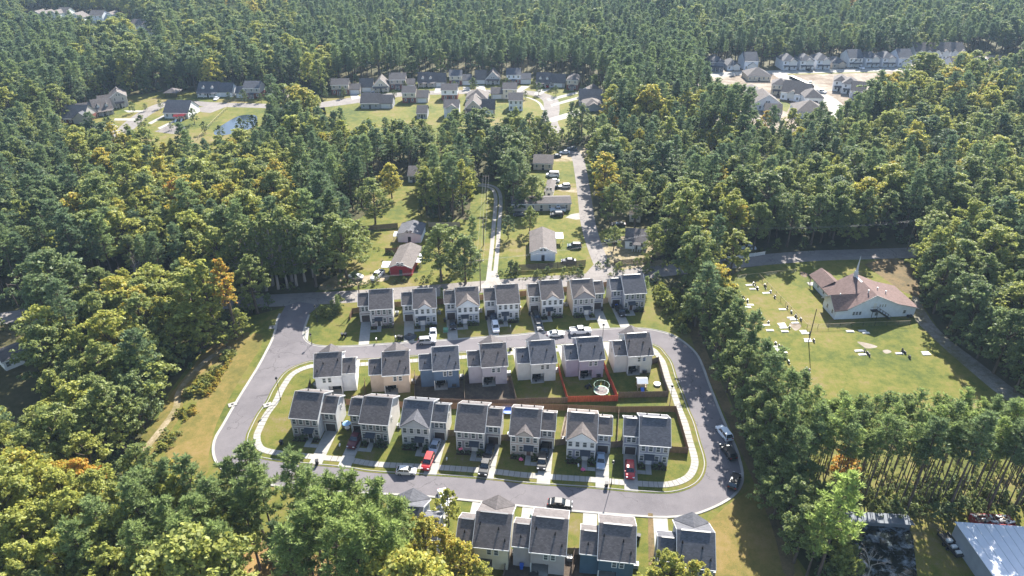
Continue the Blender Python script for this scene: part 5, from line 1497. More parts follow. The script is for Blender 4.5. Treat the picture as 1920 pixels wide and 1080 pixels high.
for (u, v, k, c, lb, hd) in [(406, 187, 'sedan', WHT, 'white car on a drive behind the far pond', -90), (508, 184, 'van', WHT, 'white van by the far small house behind the pond', -90), (773, 163, 'suv', WHT, 'white car beside the third house of the far arc', -60), (699, 176, 'sedan', SIL, 'silver car before the cream gabled house of the far arc', -90), (1033, 163, 'sedan', SIL, 'silver car at the dormer house of the far arc', -80), (1025, 163, 'suv', RED, 'dark red car at the dormer house of the far arc', -80),
                              (1615, 129, 'suv', WHT, 'white car before the tall white house of the new row', -80), (1518, 133, 'sedan', BLK, 'black car before the fifth house of the new row', -80), (1540, 174, 'pickup', SIL, 'silver pickup on the site street', -55)]:
    car(G(u, v), hd, k, c, lb, gf)
for i in range(14):
    u, v = 1846 + (i % 7) * 11, 113 + (i // 7) * 8
    car(G(u, v), 90, 'sedan', (WHT, BLK, SIL, (.05, .07, .1))[i % 4], 'car in the far car park beyond the long terrace', gf)

# ------------------------------------------------------------------ street furniture and yard things
def bin_(pos, c, label, group='wheeled bins', rz=0.0, z=0.0):
    t = empty('wheeled_bin', (pos.x, pos.y, z), rz); tag(t, label, 'bin', group)
    def bd():
        mb = MB(); b = 0
        mb.v = [(-.24, -.24, .08), (.24, -.24, .08), (.24, .24, .08), (-.24, .24, .08), (-.31, -.33, 1.02), (.31, -.33, 1.02), (.31, .33, 1.02), (-.31, .33, 1.02)]
        mb.f = [(0, 3, 2, 1), (4, 5, 6, 7), (0, 1, 5, 4), (1, 2, 6, 5), (2, 3, 7, 6), (3, 0, 4, 7)]; mb.m = [0] * 6
        return mb.mesh('body', [M['black']])
    obj('body', cached('binb', bd), t, [M[c]])
    obj('lid', cached('binl', lambda: MB().slab([(-.34, -.37, 1.08), (.34, -.37, 1.08), (.34, .36, 1.14), (-.34, .36, 1.14)], .07).mesh('lid', [M['black']])), t, [M[c]])
    wm = cached('binw', lambda: MB().tube((-.04, 0, 0), (.04, 0, 0), .12, .12, 8).mesh('wheel', [M['tyre']]))
    for x in (-.3, .3): obj('wheel', wm, t, None, (x, .27, .12))


for (u, v, c, lb) in [(642, 632, 'black', 'pair of black bins on the lawn left of the upper row'), (648, 632, 'black', 'pair of black bins on the lawn left of the upper row'), (748, 636, 'black', 'black bin by the upper street kerb near the tarp house'), (753, 637, 'black', 'black bin by the upper street kerb near the tarp house'), (834, 604, 'black', 'black bin beside the second garage of the upper row'), (912, 600, 'black', 'black bin beside the white house garage'), (993, 592, 'black', 'black bin beside the tan winged house garage'), (1129, 583, 'black', 'black bin right of the grey gabled house'), (1149, 578, 'black', 'black bin inside the blue grey house garage front'), (1156, 578, 'blue', 'blue bin inside the blue grey house garage front'),
                      (957, 657, 'black', 'black bin alone at the lower kerb of the upper street'), (528, 834, 'black', 'dark bin beside the taupe corner house of the lower row'), (1063, 705, 'black', 'black bin behind the mauve house'), (1071, 704, 'blue', 'blue bin behind the mauve house'), (1018, 845, 'blue', 'blue bin on the tan house driveway'), (978, 1067, 'blue', 'blue bin behind the taupe nearest house'), (595, 871, 'black', 'black bin on the verge left of the lower street'), (1137, 913, 'black', 'black bin on the verge right part of the lower street'), (1042, 962 + 20, 'black', 'pair of black bins between two nearest row houses'), (1053, 983, 'black', 'pair of black bins between two nearest row houses'), (1190, 1012, 'black', 'pair of bins beside the dark teal house'), (1197, 1011, 'black', 'pair of bins beside the dark teal house')]:
    bin_(G(u, v), c, lb, rz=R(rng.uniform(-30, 30)), z=.08)


def cabinet(u, v, lb):
    t = empty('utility_cabinet', G(u, v)); tag(t, lb, 'utility box', 'green utility boxes')
    MB().box(-.7, .7, -.6, .6, 0, .12).build('base', M['concrete'], t); MB().box(-.6, .6, -.5, .5, .12, .95).slab([(-.64, -.54, 1.0), (.64, -.54, 1.0), (.64, .54, 1.03), (-.64, .54, 1.03)], .08).build('body', M['green_box'], t)


cabinet(836, 622, 'green utility box on the lawn left of the gabled house driveway')
cabinet(1001, 968, 'green utility box near the lower street')


def mailbox(u, v, lb):
    t = empty('mailbox', G(u, v)); tag(t, lb, 'mailbox', 'mailboxes along the streets')
    MB().box(-.05, .05, -.05, .05, 0, 1.0).build('post', M['pole_wood'], t)
    MB().box(-.14, .14, -.3, .3, 1.0, 1.22).tube((0, -.3, 1.22), (0, .3, 1.22), .14, .14, 8).build('box', M['white_plastic'], t)


for (u, v, lb) in [(706, 642, 'white mailbox by the upper street near the empty driveway'), (742, 638, 'white mailbox by the upper street left of the tarp driveway'), (957, 618, 'white mailbox on the lawn of the white plain roofed house'), (838, 868, 'white mailbox on the lawn right of the red car'), (1084, 880, 'white mailbox right of the tan house driveway'), (638, 842, 'white mailbox left of the dark red pickup'), (985, 979, 'white mailbox beside the driveway of the taupe nearest house')]:
    mailbox(u, v, lb)


def street_lamp(u, v, lb, H=6.0, rz=0.0):
    t = empty('street_lamp', G(u, v), rz); tag(t, lb, 'street lamp', 'street lamps of the loop')
    MB().tube((0, 0, 0), (0, 0, .8), .13, .1, 8).tube((0, 0, .8), (0, 0, H), .07, .055, 8).build('pole', M['dark_metal'], t)
    MB().tube((0, 0, H), (0, 0, H + .12), .3, .3, 8).tube((0, 0, H + .12), (0, 0, H + .5), .3, .16, 8).build('lamp_head', M['dark_metal'], t)
    MB().tube((0, 0, H - .25), (0, 0, H), .14, .24, 8).build('lens', M['lamp_lens'], t)


street_lamp(526, 749, 'dark street lamp on the sidewalk at the left bend')
street_lamp(1255, 764, 'dark street lamp inside the right bend beside the sidewalk')
street_lamp(1146, 909, 'dark street lamp on the verge of the lower street')
street_lamp(741, 641, 'dark street lamp by the upper street near the tarp driveway')
street_lamp(1129, 646, 'dark street lamp behind the mauve house')
street_lamp(595, 604, 'slim lamp on the lawn at the entrance corner', 5)
street_lamp(585, 646, 'slim street sign post at the entrance corner', 3)


def pole(u, v, H, lb, arms=1, lean=(0, 0), mat_='pole_wood'):
    p = G(u, v); t = empty('utility_pole', p); tag(t, lb, 'utility pole', 'utility poles')
    MB().tube((0, 0, 0), (lean[0], lean[1], H), .15, .1, 8).build('pole', M[mat_], t)
    for k in range(arms):
        MB().beam((-1.2, lean[1], H - .5 - k * .9), (1.2, lean[1], H - .5 - k * .9), .12, .14).build('crossarm', M[mat_], t)
    i = MB()
    for x in (-1.1, 0, 1.1): i.tube((x, lean[1], H - .42), (x, lean[1], H - .15), .06, .04, 6)
    if arms: i.build('insulator', M['grey_metal'], t)
    return p + Vector((lean[0], lean[1], H - .2))


P0 = pole(46, 596, 11, 'leaning utility pole beside the back road at the left edge', 1, (-1.2, 0))
P1 = pole(901, 545, 10.5, 'tall utility pole at the foot of the gravel track', 1)
P2 = pole(907, 460, 10, 'utility pole half way up the gravel track', 1)
P3 = pole(1276, 480, 11, 'pale utility pole among trees right of the lane', 1, mat_='grey_metal')
P4 = pole(1700, 470, 11, 'utility pole behind the church', 1)
P5 = pole(1516, 640, 10, 'bare light pole at the corner of the cemetery', 0)
P6 = pole(676, 572, 9, 'utility pole at the left end of the upper row', 1)
P7 = pole(912, 375, 10, 'utility pole at the top of the gravel track', 1)


def wires(a, b, lb, n=3, sag=0.9):
    mb = MB()
    for k in range(n):
        off = Vector(((k - (n - 1) / 2) * 1.0, 0, 0)) if abs((b - a).y) > abs((b - a).x) else Vector((0, (k - (n - 1) / 2) * .9, -.2 * k))
        prev = None
        for i in range(9):
            t = i / 8; p = a.lerp(b, t) + off; p.z -= sag * 4 * t * (1 - t)
            if prev is not None: mb.tube(prev, p, .016, .016, 4, cap=False)
            prev = p
    o = mb.build('power_line', M['wire']); tag(o, lb, 'power line', 'power lines')


wires(P1, P2, 'power lines above the lower half of the gravel track')
wires(P2, P7, 'power lines above the upper half of the gravel track')
wires(P3, P4, 'power lines running above the church road', 3, 1.5)
wires(P3, P1 + Vector((0, 0, 0)), 'power lines running above the back road behind the upper row', 2, 1.5)
wires(P6, P1, 'power lines behind the left half of the upper row', 2, 1.0)


def inlet(u, v, lb, rz=0.0, z=0.0):
    t = empty('storm_drain', (G(u, v).x, G(u, v).y, z), rz); tag(t, lb, 'storm drain', 'storm drain boxes by the kerb')
    MB().box(-.9, .9, -.7, .7, 0, .16).build('slab', M['concrete'], t); MB().tube((0, 0, .16), (0, 0, .18), .32, .32, 10).build('lid', M['dark_metal'], t)


inlet(511, 614, 'storm drain slab at the left kerb of the entrance', R(10)); inlet(436, 759, 'storm drain slab at the left kerb of the bend', R(30)); inlet(502, 760, 'storm drain slab at the inner kerb of the left bend', R(30), .06)

# trampoline, play things, patio clutter
def trampoline(u, v, r, cm, lb, net=True):
    t = empty('trampoline', G(u, v)); tag(t, lb, 'trampoline')
    n = 18; mb = MB(); pad = MB()
    ring = [(r * math.cos(2 * math.pi * i / n), r * math.sin(2 * math.pi * i / n)) for i in range(n)]
    mb.quad(*[(x * .86, y * .86, .8) for x, y in ring]); mb.build('bed', M[cm], t)
    for i in range(n):
        a, b = ring[i], ring[(i + 1) % n]
        pad.slab([(a[0], a[1], .84), (b[0], b[1], .84), (b[0] * .86, b[1] * .86, .84), (a[0] * .86, a[1] * .86, .84)], .06)
    pad.build('pad', M['green_box'] if cm != 'blue' else M['blue'], t)
    for i in range(0, n, 3):
        x, y = ring[i]
        MB().tube((x, y, 0), (x, y, 2.5 if net else .8), .035, .035, 6).build('leg', M['grey_metal'], t)
    if net:
        w = MB()
        for i in range(n):
            a, b = ring[i], ring[(i + 1) % n]; w.tube((a[0], a[1], 2.45), (b[0], b[1], 2.45), .03, .03, 4, cap=False)
        w.build('net_rail', M['green_box'], t)


M['mat_cloth'] = pmat('trampoline cloth', (.17, .142, .135), .8, .2)
trampoline(1127, 737, 1.8, 'mat_cloth', 'pale trampoline with net poles in the yard with the orange red fence')
trampoline(953, 772, 1.7, 'blue', 'round blue trampoline behind the lower row', False)


def table_set(u, v, lb, top='dark_metal', umb=None):
    t = empty('patio_table', G(u, v, 0)); tag(t, lb, 'table')
    t.location.z = .1
    MB().tube((0, 0, .7), (0, 0, .76), .55, .55, 14).build('table_top', M[top], t)
    MB().tube((0, 0, 0), (0, 0, .7), .05, .05, 6).tube((0, 0, 0), (0, 0, .05), .3, .3, 10).build('leg', M['dark_metal'], t)
    if umb:
        MB().tube((0, 0, .76), (0, 0, 2.3), .03, .03, 6).build('umbrella_pole', M['white_plastic'], t)
        MB().tube((0, 0, 1.9), (0, 0, 2.4), .95, .04, 10).build('umbrella', M[umb], t)


def chair(u, v, lb, rz, m='dark_metal'):
    p = G(u, v); t = empty('garden_chair', (p.x, p.y, .1), rz); tag(t, lb, 'chair', 'chairs on the back patios')
    MB().box(-.25, .25, -.25, .25, .4, .46).build('seat', M[m], t); MB().box(-.25, .25, .2, .26, .46, .95).build('backrest', M[m], t)
    lm = cached('cleg', lambda: MB().box(-.03, .03, -.03, .03, 0, .4).mesh('leg', [M['dark_metal']]))
    for x in (-.2, .2):
        for y in (-.2, .2): obj('leg', lm, t, None, (x, y, 0))


for i, (u, v, nm) in enumerate([(731, 734, 'beige'), (914, 721, 'mauve grey'), (1005, 715, 'pale grey'), (1094, 709, 'mauve'), (1184, 700, 'cream'), (1000, 1082, 'taupe nearest'), (824, 726, 'dark blue')]):
    table_set(u, v, f'round dark table on the patio behind the {nm} house')
    chair(u - 5, v - 3, f'dark garden chair left of the table behind the {nm} house', R(80)); chair(u + 6, v - 2, f'dark garden chair right of the table behind the {nm} house', R(-70))
table_set(652, 807, 'table with pale blue umbrella beside the second lower row house', 'white_plastic', 'pale_blue')


def play_fort(u, v, lb, roof):
    p = G(u, v); t = empty('play_fort', p); tag(t, lb, 'play fort')
    for x in (-1, 1):
        for y in (-1, 1): MB().box(x - .07, x + .07, y - .07, y + .07, 0, 2.4).build('post', M['pale_wood'], t)
    MB().box(-1.15, 1.15, -1.15, 1.15, 1.1, 1.2).build('deck', M['pale_wood'], t)
    for y in (-1.1, 1.1): MB().box(-1.1, 1.1, y - .03, y + .03, 1.6, 1.75).build('rail', M['pale_wood'], t)
    MB().slab([(-1.3, -1.3, 2.3), (1.3, -1.3, 2.3), (1.3, 0, 3.1), (-1.3, 0, 3.1)], .06).slab([(1.3, 1.3, 2.3), (-1.3, 1.3, 2.3), (-1.3, 0, 3.1), (1.3, 0, 3.1)], .06).build('roof', M[roof], t)
    MB().slab([(-.4, -1.2, 1.2), (.4, -1.2, 1.2), (.4, -3.2, .15), (-.4, -3.2, .15)], .06).build('slide', M['blue'] if roof != 'red_paint' else M['white_plastic'], t)


play_fort(1202, 728, 'small wooden play fort in the yard of the cream house', 'white_plastic')
play_fort(333, 226, 'red playground tower beside the far clubhouse', 'red_paint')
play_fort(344, 225, 'second red playground tower beside the far clubhouse', 'red_paint')


def simple(name, u, v, cat, lb, builder, rz=0.0, z=.08, group=None):
    p = G(u, v); t = empty(name, (p.x, p.y, z), rz); tag(t, lb, cat, group); builder(t); return t


def pool(t):
    MB().tube((0, 0, 0), (0, 0, .4), .8, .85, 16).build('wall', M['stone'], t); MB().tube((0, 0, .3), (0, 0, .405), .74, .74, 16).build('water', M['blue'], t)
simple('paddling_pool', 1232, 722, 'pool', 'round white paddling pool on the sunny strip of the cream house yard', pool)


def tarp_car(t):
    mb = MB()
    n = 12
    for i in range(n):
        a, b = 2 * math.pi * i / n, 2 * math.pi * (i + 1) / n
        r0 = 1.7 + .25 * math.sin(i * 2.3); r1 = 1.7 + .25 * math.sin(((i + 1) % n) * 2.3)
        mb.quad((0, 0, .75), (r0 * .6 * math.cos(a), r0 * .55 * math.sin(a), .6), (r1 * .6 * math.cos(b), r1 * .55 * math.sin(b), .6))
        mb.quad((r0 * .6 * math.cos(a), r0 * .55 * math.sin(a), .6), (r0 * math.cos(a), r0 * math.sin(a), .03), (r1 * math.cos(b), r1 * math.sin(b), .03), (r1 * .6 * math.cos(b), r1 * .55 * math.sin(b), .6))
    mb.build('sheet', M['awning'], t)
    MB().box(-.6, .2, -.4, .5, .6, .9).build('box', M['black'], t)
simple('tarp_heap', 769, 632, 'tarp', 'dark blue tarp over a heap on the driveway of the second upper row house', tarp_car)


def grill(t):
    MB().box(-.5, .5, -.28, .28, .5, .85).tube((-.5, 0, .85), (.5, 0, .85), .28, .28, 8).build('hood', M['black'], t)
    for x in (-.42, .42): MB().box(x - .04, x + .04, -.2, .2, 0, .5).build('leg', M['dark_metal'], t)
simple('grill', 1122, 709, 'grill', 'covered black grill at the right back corner of the mauve house', grill)
simple('grill', 858 - 6, 727, 'grill', 'black grill at the right back corner of the dark blue house', grill)
simple('grill', 1208, 702, 'grill', 'black grill at the right back corner of the cream house', grill)
def ac(t):
    MB().box(-.45, .45, -.45, .45, 0, .85).build('cabinet', M['grey_metal'], t); MB().tube((0, 0, .85), (0, 0, .88), .38, .38, 10).build('fan_guard', M['dark_metal'], t)
for i, h in enumerate(houses):
    p = loc2w(h, 6.7 if h[2] == 'L' else 6.7, 5.5 if h[3] in (1, 3) else 3.5)
    t = empty('air_conditioner', (p.x, p.y, .08), h[1]); tag(t, 'air conditioner beside the ' + ' '.join(h[0]['label'].split(',')[0].split()[:11]), 'air conditioner', 'air conditioners beside the houses'); ac(t)
def quad_bike(t):
    MB().box(-.5, .5, -.25, .25, .45, .75).build('body', M['black'], t); MB().box(-.35, .15, -.18, .18, .75, .87).build('seat', M['black'], t); MB().beam((.35, -.35, 1.0), (.35, .35, 1.0), .04, .04).build('handlebar', M['grey_metal'], t)
    for x in (-.55, .55):
        for y in (-.4, .4): MB().tube((x, y - .1, .28), (x, y + .1, .28), .28, .28, 10).build('wheel', M['tyre'], t)
simple('quad_bike', 1103, 727, 'quad bike', 'dark quad bike on the shaded grass left of the trampoline', quad_bike, R(30))
def toy(t):
    MB().box(-.45, .45, -.25, .25, .15, .4).box(-.3, .1, -.2, .2, .4, .7).build('body', M['pink'], t)
    for x in (-.3, .3): MB().tube((x, -.3, .15), (x, .3, .15), .15, .15, 8).build('wheel', M['black'], t)
simple('toy_car', 1093, 883, 'toy', 'pink toy car on the lawn of the white and slate house', toy)
simple('toy_car', 977, 864, 'toy', 'pink toy car under the shrubs of the tan house', toy)
def flag(t):
    MB().tube((0, 0, 0), (-.5, -.6, 2.2), .03, .03, 6).build('pole', M['white_plastic'], t)
    mb = MB(); mb.quad((-.5, -.6, 2.2), (-.3, -.36, 1.4), (-1.2, -.4, 1.1), (-1.3, -.65, 1.9)); mb.build('cloth', M['pink'], t)
simple('flag', 872, 850, 'flag', 'small pink flag at the front of the grey house with the black truck', flag)

# bottom right corner: pond wall, long metal roof, red skip, trailer
def pond_wall(t):
    d = G(1703, 979) - G(1580, 972)
    MB().box(0, d.length, -.5, 1.6, -.3, .9).build('wall', M['concrete_grey'], t); MB().slab([(-.2, -.7, 1.08), (d.length + .6, -.7, 1.08), (d.length + .2, 1.8, 1.08), (-.2, 1.8, 1.08)], .16).build('coping', M['concrete_grey'], t)
M['concrete_grey'] = pmat('blue grey concrete', (.13, .145, .165), .7, .3, var=.2, scale=1)
simple('retaining_wall', 1580, 979, 'wall', 'long blue grey wall at the far edge of the dark pond', pond_wall, math.atan2(*((G(1703, 979) - G(1580, 972)).yx)), 0)


def barn():
    z = 4.2
    a, b = G(1790, 978, z), G(1990, 992, z + 0.0)
    e = G(1890, 1120, z)
    t = empty('metal_building', (a.x, a.y, 0)); tag(t, 'long building with pale metal roof in the lower right corner', 'building')
    p = [Vector((q.x - a.x, q.y - a.y, q.z)) for q in (a, b, G(2080, 1130, z + .0), e)]
    n = 11
    for k in range(n):
        A_, B_ = p[0].lerp(p[1], k / n + .002), p[0].lerp(p[1], (k + 1) / n - .002)
        C_, D_ = p[3].lerp(p[2], (k + 1) / n - .002), p[3].lerp(p[2], k / n + .002)
        MB().slab([D_, C_, B_, A_], .1).build('roof_panel', M['metal_roof'], t)
    r = MB()
    q = [x.copy() for x in p]
    c = sum(q, Vector()) / 4
    q = [c + (x - c) * .97 for x in q]
    for i in range(4):
        u_, v_ = q[i], q[(i + 1) % 4]
        r.quad((u_.x, u_.y, 0), (v_.x, v_.y, 0), (v_.x, v_.y, z - .12), (u_.x, u_.y, z - .12))
    r.build('wall', wall_mat((.3, .32, .35)), t)
barn()


def skip(t):
    L, W, Hh = 7.0, 2.4, 1.5
    mb = MB()
    for y in (-W / 2, W / 2): mb.box(-L / 2, L / 2, y - .05, y + .05, .1, Hh)
    for x in (-L / 2, L / 2): mb.box(x - .05, x + .05, -W / 2 + .05, W / 2 - .05, .1, Hh)
    mb.box(-L / 2 + .05, L / 2 - .05, -W / 2 + .05, W / 2 - .05, .1, .2)
    mb.build('body', M['red_paint'], t)
    ribs = MB()
    for k in range(9):
        x = -L / 2 + .4 + k * (L - .8) / 8; ribs.box(x - .05, x + .05, -W / 2 - .13, -W / 2 - .05, .1, Hh)
    ribs.build('rib', M['red_paint'], t)
    r = random.Random(4); d = MB()
    for k in range(60):
        x, y = r.uniform(-3.2, 3.2), r.uniform(-.9, .9); a = r.uniform(0, 3)
        d.beam((x, y, r.uniform(1.1, 1.7)), (x + math.cos(a) * r.uniform(.4, 1.2), y + math.sin(a) * .5, r.uniform(1.1, 1.9)), r.uniform(.1, .4), r.uniform(.05, .25), r.randrange(3))
    o = d.build('debris', [M['black'], M['pale_wood'], M['white_plastic']], t); o['kind'] = 'stuff'
simple('skip', 1857, 984, 'skip', 'red open skip heaped with debris beside the pale metal roof', skip, R(-4), 0)


def trailer(t):
    MB().box(-2.6, 2.6, -1.0, 1.0, .5, .7).build('deck', M['black'], t)
    for y in (-1, 1): MB().box(-2.6, 2.6, y - .05, y + .05, .7, 1.1).build('side', M['black'], t)
    for x in (-.5, .5):
        for y in (-1.1, 1.1): MB().tube((x, y - .1, .35), (x, y + .1, .35), .35, .35, 10).build('wheel', M['tyre'], t)
    MB().beam((2.6, -.6, .5), (3.8, 0, .5), .1, .1).beam((2.6, .6, .5), (3.8, 0, .5), .1, .1).build('drawbar', M['dark_metal'], t)
    for k, x in enumerate((-1.8, -.6, .7)): MB().box(x - .3, x + .3, -.5, .5, .7, 1.0 + .1 * k).build('crate', M['white_plastic'], t)
simple('trailer', 1782, 1026, 'trailer', 'black trailer with pale boxes left of the pale metal roof', trailer, R(98), 0)
def pavilion(t):
    for x in (-3, 3):
        for y in (-3, 3): MB().box(x - .12, x + .12, y - .12, y + .12, 0, 2.6).build('post', M['dark_wood'], t)
    b = MB(); A = [(-4, -4, 2.6), (4, -4, 2.6), (4, 4, 2.6), (-4, 4, 2.6)]
    for i in range(4): b.quad(A[i], A[(i + 1) % 4], (0, 0, 4.6))
    b.build('roof', M['shingle'], t)
simple('pavilion', 326, 180, 'pavilion', 'small dark pavilion in the shade at the far left lawn', pavilion, 0, 0)
for i in range(9):
    p = G(1484 + i * 4.6, 147 + i * 2.1)
    t = empty('wheeled_bin', (p.x, p.y, 0)); tag(t, 'dark builder\'s bin in the row along the site street', 'bin', 'dark bins along the site street')
    MB().box(-1.1, 1.1, -1.2, 1.2, .1, 1.5).build('body', M['black'], t); MB().slab([(-1.2, -1.3, 1.62), (1.2, -1.3, 1.62), (1.2, 1.3, 1.66), (-1.2, 1.3, 1.66)], .1).build('lid', M['dark_metal'], t)
def toilet(t):
    MB().box(-.6, .6, -.6, .6, 0, 2.2).build('cabin', M['green_box'], t); MB().slab([(-.66, -.66, 2.3), (.66, -.66, 2.3), (.66, .66, 2.36), (-.66, .66, 2.36)], .1).build('roof', M['white_plastic'], t); MB().box(-.42, .42, -.64, -.605, .1, 2.0).build('door', M['green_box'], t)
simple('portable_toilet', 1518, 160, 'portable toilet', 'green portable toilet at the end of the dark bins on the site', toilet, 0, 0)
simple('portable_toilet', 1339, 178, 'portable toilet', 'green portable toilet seen through the tall far pines', toilet, 0, 0)
# ------------------------------------------------------------------ trees
def leaf_arrays(cent, nrm, size, rs, aspect=1.0, kite=True):
    """One bent leaf-cluster quad per centre, facing roughly along nrm."""
    n = len(cent)
    nrm = nrm / np.linalg.norm(nrm, axis=1, keepdims=True)
    a = rs.normal(size=(n, 3)); a -= nrm * (a * nrm).sum(1, keepdims=True); a /= np.linalg.norm(a, axis=1, keepdims=True)
    b = np.cross(nrm, a)
    s = (size * rs.uniform(.65, 1.35, n))[:, None]
    j = lambda: rs.uniform(.6, 1.15, (n, 1))
    v0 = cent - a * s * j() * .5 * aspect - b * s * .15
    v1 = cent - b * s * j() * .5 + nrm * s * .12
    v2 = cent + a * s * j() * .5 * aspect + b * s * .1
    v3 = cent + b * s * j() * .5 - nrm * s * .1
    return np.stack([v0, v1, v2, v3], 1).reshape(-1, 3)


def quads_mesh(name, V, mat_):
    me = bpy.data.meshes.new(name)
    nq = len(V) // 4
    me.vertices.add(len(V)); me.vertices.foreach_set('co', V.astype(np.float32).ravel())
    me.loops.add(nq * 4); me.loops.foreach_set('vertex_index', np.arange(nq * 4, dtype=np.int32))
    me.polygons.add(nq); me.polygons.foreach_set('loop_start', np.arange(0, nq * 4, 4, dtype=np.int32))
    me.materials.append(mat_)
    me.update(calc_edges=True)
    return me


def broadleaf(seed, h, r, n, base=.22, lobes=15, size=.44, taper=.75, pale=False):
    """Broad crown of leafy lobes on forking limbs; unit metres."""
    rs = np.random.RandomState(seed); rr = random.Random(seed)
    C = []
    for k in range(lobes):
        t = (k + .5) / lobes
        z = base * h + (h - base * h) * (.12 + .8 * t)
        prof = math.sin(math.pi * min(1, (.16 + .84 * t) ** .85)) ** .6
        ang = k * 2.4 + rr.uniform(-.5, .5)
        d = r * prof * rr.uniform(.3, .85) * (1 if t < .85 else .55)
        C.append((d * math.cos(ang), d * math.sin(ang), z))
    # boughs: uneven sprays of leaf clusters reaching out and up from each limb end
    bc, br_ = [], []
    for (x, y_, z) in C + [(0, 0, h * .9)]:
        out = Vector((x, y_, (z - h * .5) * .5 + r * .35)); out.normalize()
        rl = r * rr.uniform(.2, .44) * (1.12 - .3 * z / h)
        for q in range(rr.randint(5, 9)):
            v = Vector((rr.gauss(0, 1), rr.gauss(0, 1), rr.gauss(0, .8))).normalized() + out * .55
            p = Vector((x, y_, z)) + v * rl * rr.uniform(.45, 1.0)
            bc.append(tuple(p)); br_.append(rr.uniform(.28, .62) * (r / 4.4))
    bc, br_ = np.array(bc), np.array(br_)
    w = br_ ** 2; idx = rs.choice(len(bc), n, p=w / w.sum())
    d = rs.normal(size=(n, 3)); d /= np.linalg.norm(d, axis=1, keepdims=True)
    d[:, 2] = np.where(d[:, 2] < -.35, -d[:, 2], d[:, 2])
    cen = bc[idx] + d * (br_[idx] * rs.uniform(.35, 1.15, n))[:, None] * np.array([1.1, 1.1, .75])
    nrm = d * .7 + np.array([0, 0, .35]) + rs.normal(size=(n, 3)) * .55
    V = leaf_arrays(cen, nrm, size, rs)
    tr = MB()
    fork = Vector((rr.uniform(-.3, .3), rr.uniform(-.3, .3), h * (base + .15)))
    tr.tube((0, 0, -.3), fork, h * .019 + .05, h * .012, 7, cap=False)
    top = Vector((rr.uniform(-.4, .4), rr.uniform(-.4, .4), h * .86))
    tr.tube(fork, top, h * .012, .04, 6, cap=False)
    for k in range(0, lobes):
        p = fork.lerp(top, max(0, (C[k][2] - fork.z) / (top.z - fork.z) * .7 - .1)) if C[k][2] > fork.z else fork
        tr.tube(p, tuple(C[k]), h * .006, .03, 5, cap=False)
    return tr.mesh('trunk', [M['pale_bark' if pale else 'bark']], True), quads_mesh('crown', V, M['leaf'])


def pine(seed, h, r, n_br=44, base=.5, tufts=5, blades=15, size=.66, taper=.55, rtr=None):
    """Tall bare trunk, whorls of limbs, brush-like needle tufts along the limb ends."""
    rs = np.random.RandomState(seed); rr = random.Random(seed)
    tr = MB(); cen, nrm = [], []
    bend = Vector((rr.uniform(-.5, .5), rr.uniform(-.5, .5), 0))
    ax = lambda z: bend * (z / h) ** 2 + Vector((0, 0, z))
    R0 = rtr or h * .0125
    for k in range(5):
        z0, z1 = h * k / 5, h * (k + 1) / 5
        tr.tube(ax(z0) - Vector((0, 0, .3 if k == 0 else 0)), ax(z1), R0 * (1 - k / 5.6), R0 * (1 - (k + 1) / 5.6), 7, cap=False)
    for k in range(n_br):
        t = (k + rr.random()) / n_br
        z = h * (base + (1 - base) * t * .97)
        L = r * ((1 - t) ** taper * .85 + .18) * rr.uniform(.6, 1.1) * min(1, .55 + t * 3)
        a = k * 2.4 + rr.uniform(-.6, .6)
        up = rr.uniform(.0, .35) + t * .5
        p0 = ax(z); p1 = p0 + Vector((math.cos(a) * L, math.sin(a) * L, up * L))
        tr.tube(p0, p1, .055, .02, 4, cap=False)
        for j in range(tufts):
            s = .35 + .65 * (j + rr.random()) / tufts
            c = p0.lerp(p1, s) + Vector((rr.uniform(-.45, .45), rr.uniform(-.45, .45), rr.uniform(-.15, .35)))
            for b in range(blades):
                d = rs.normal(size=3); d[2] = abs(d[2]) * .9 + .12; d /= np.linalg.norm(d)
                cen.append(np.array(c) + d * size * rr.uniform(.35, .75)); nrm.append(d)
    cen, d = np.array(cen), np.array(nrm)
    n = len(cen)
    side = rs.normal(size=(n, 3)); side -= d * (side * d).sum(1, keepdims=True); side /= np.linalg.norm(side, axis=1, keepdims=True)
    s = (size * rs.uniform(.7, 1.3, n))[:, None]
    V = np.stack([cen - d * s * .5 - side * s * .1, cen - d * s * .1 + side * s * .13, cen + d * s * .6 + side * s * .03, cen + d * s * .05 - side * s * .14], 1).reshape(-1, 3)
    return tr.mesh('trunk', [M['pine_bark']], True), quads_mesh('crown', V, M['needle'])


def bare_tree(seed, h):
    rr = random.Random(seed); tr = MB()
    def br(p, d, L, r_, k):
        q = p + d * L; tr.tube(p, q, r_, r_ * .6, 5, cap=False)
        if k == 0: return
        for _ in range(3 if k > 1 else 4):
            e = (d + Vector((rr.uniform(-.8, .8), rr.uniform(-.8, .8), rr.uniform(-.2, .5)))).normalized()
            br(p + d * L * rr.uniform(.55, 1), e, L * rr.uniform(.5, .75), r_ * .55, k - 1)
    br(Vector((0, 0, 0)), Vector((0, 0, 1)), h * .4, h * .014, 4)
    return tr.mesh('trunk', [M['pale_bark']], True)


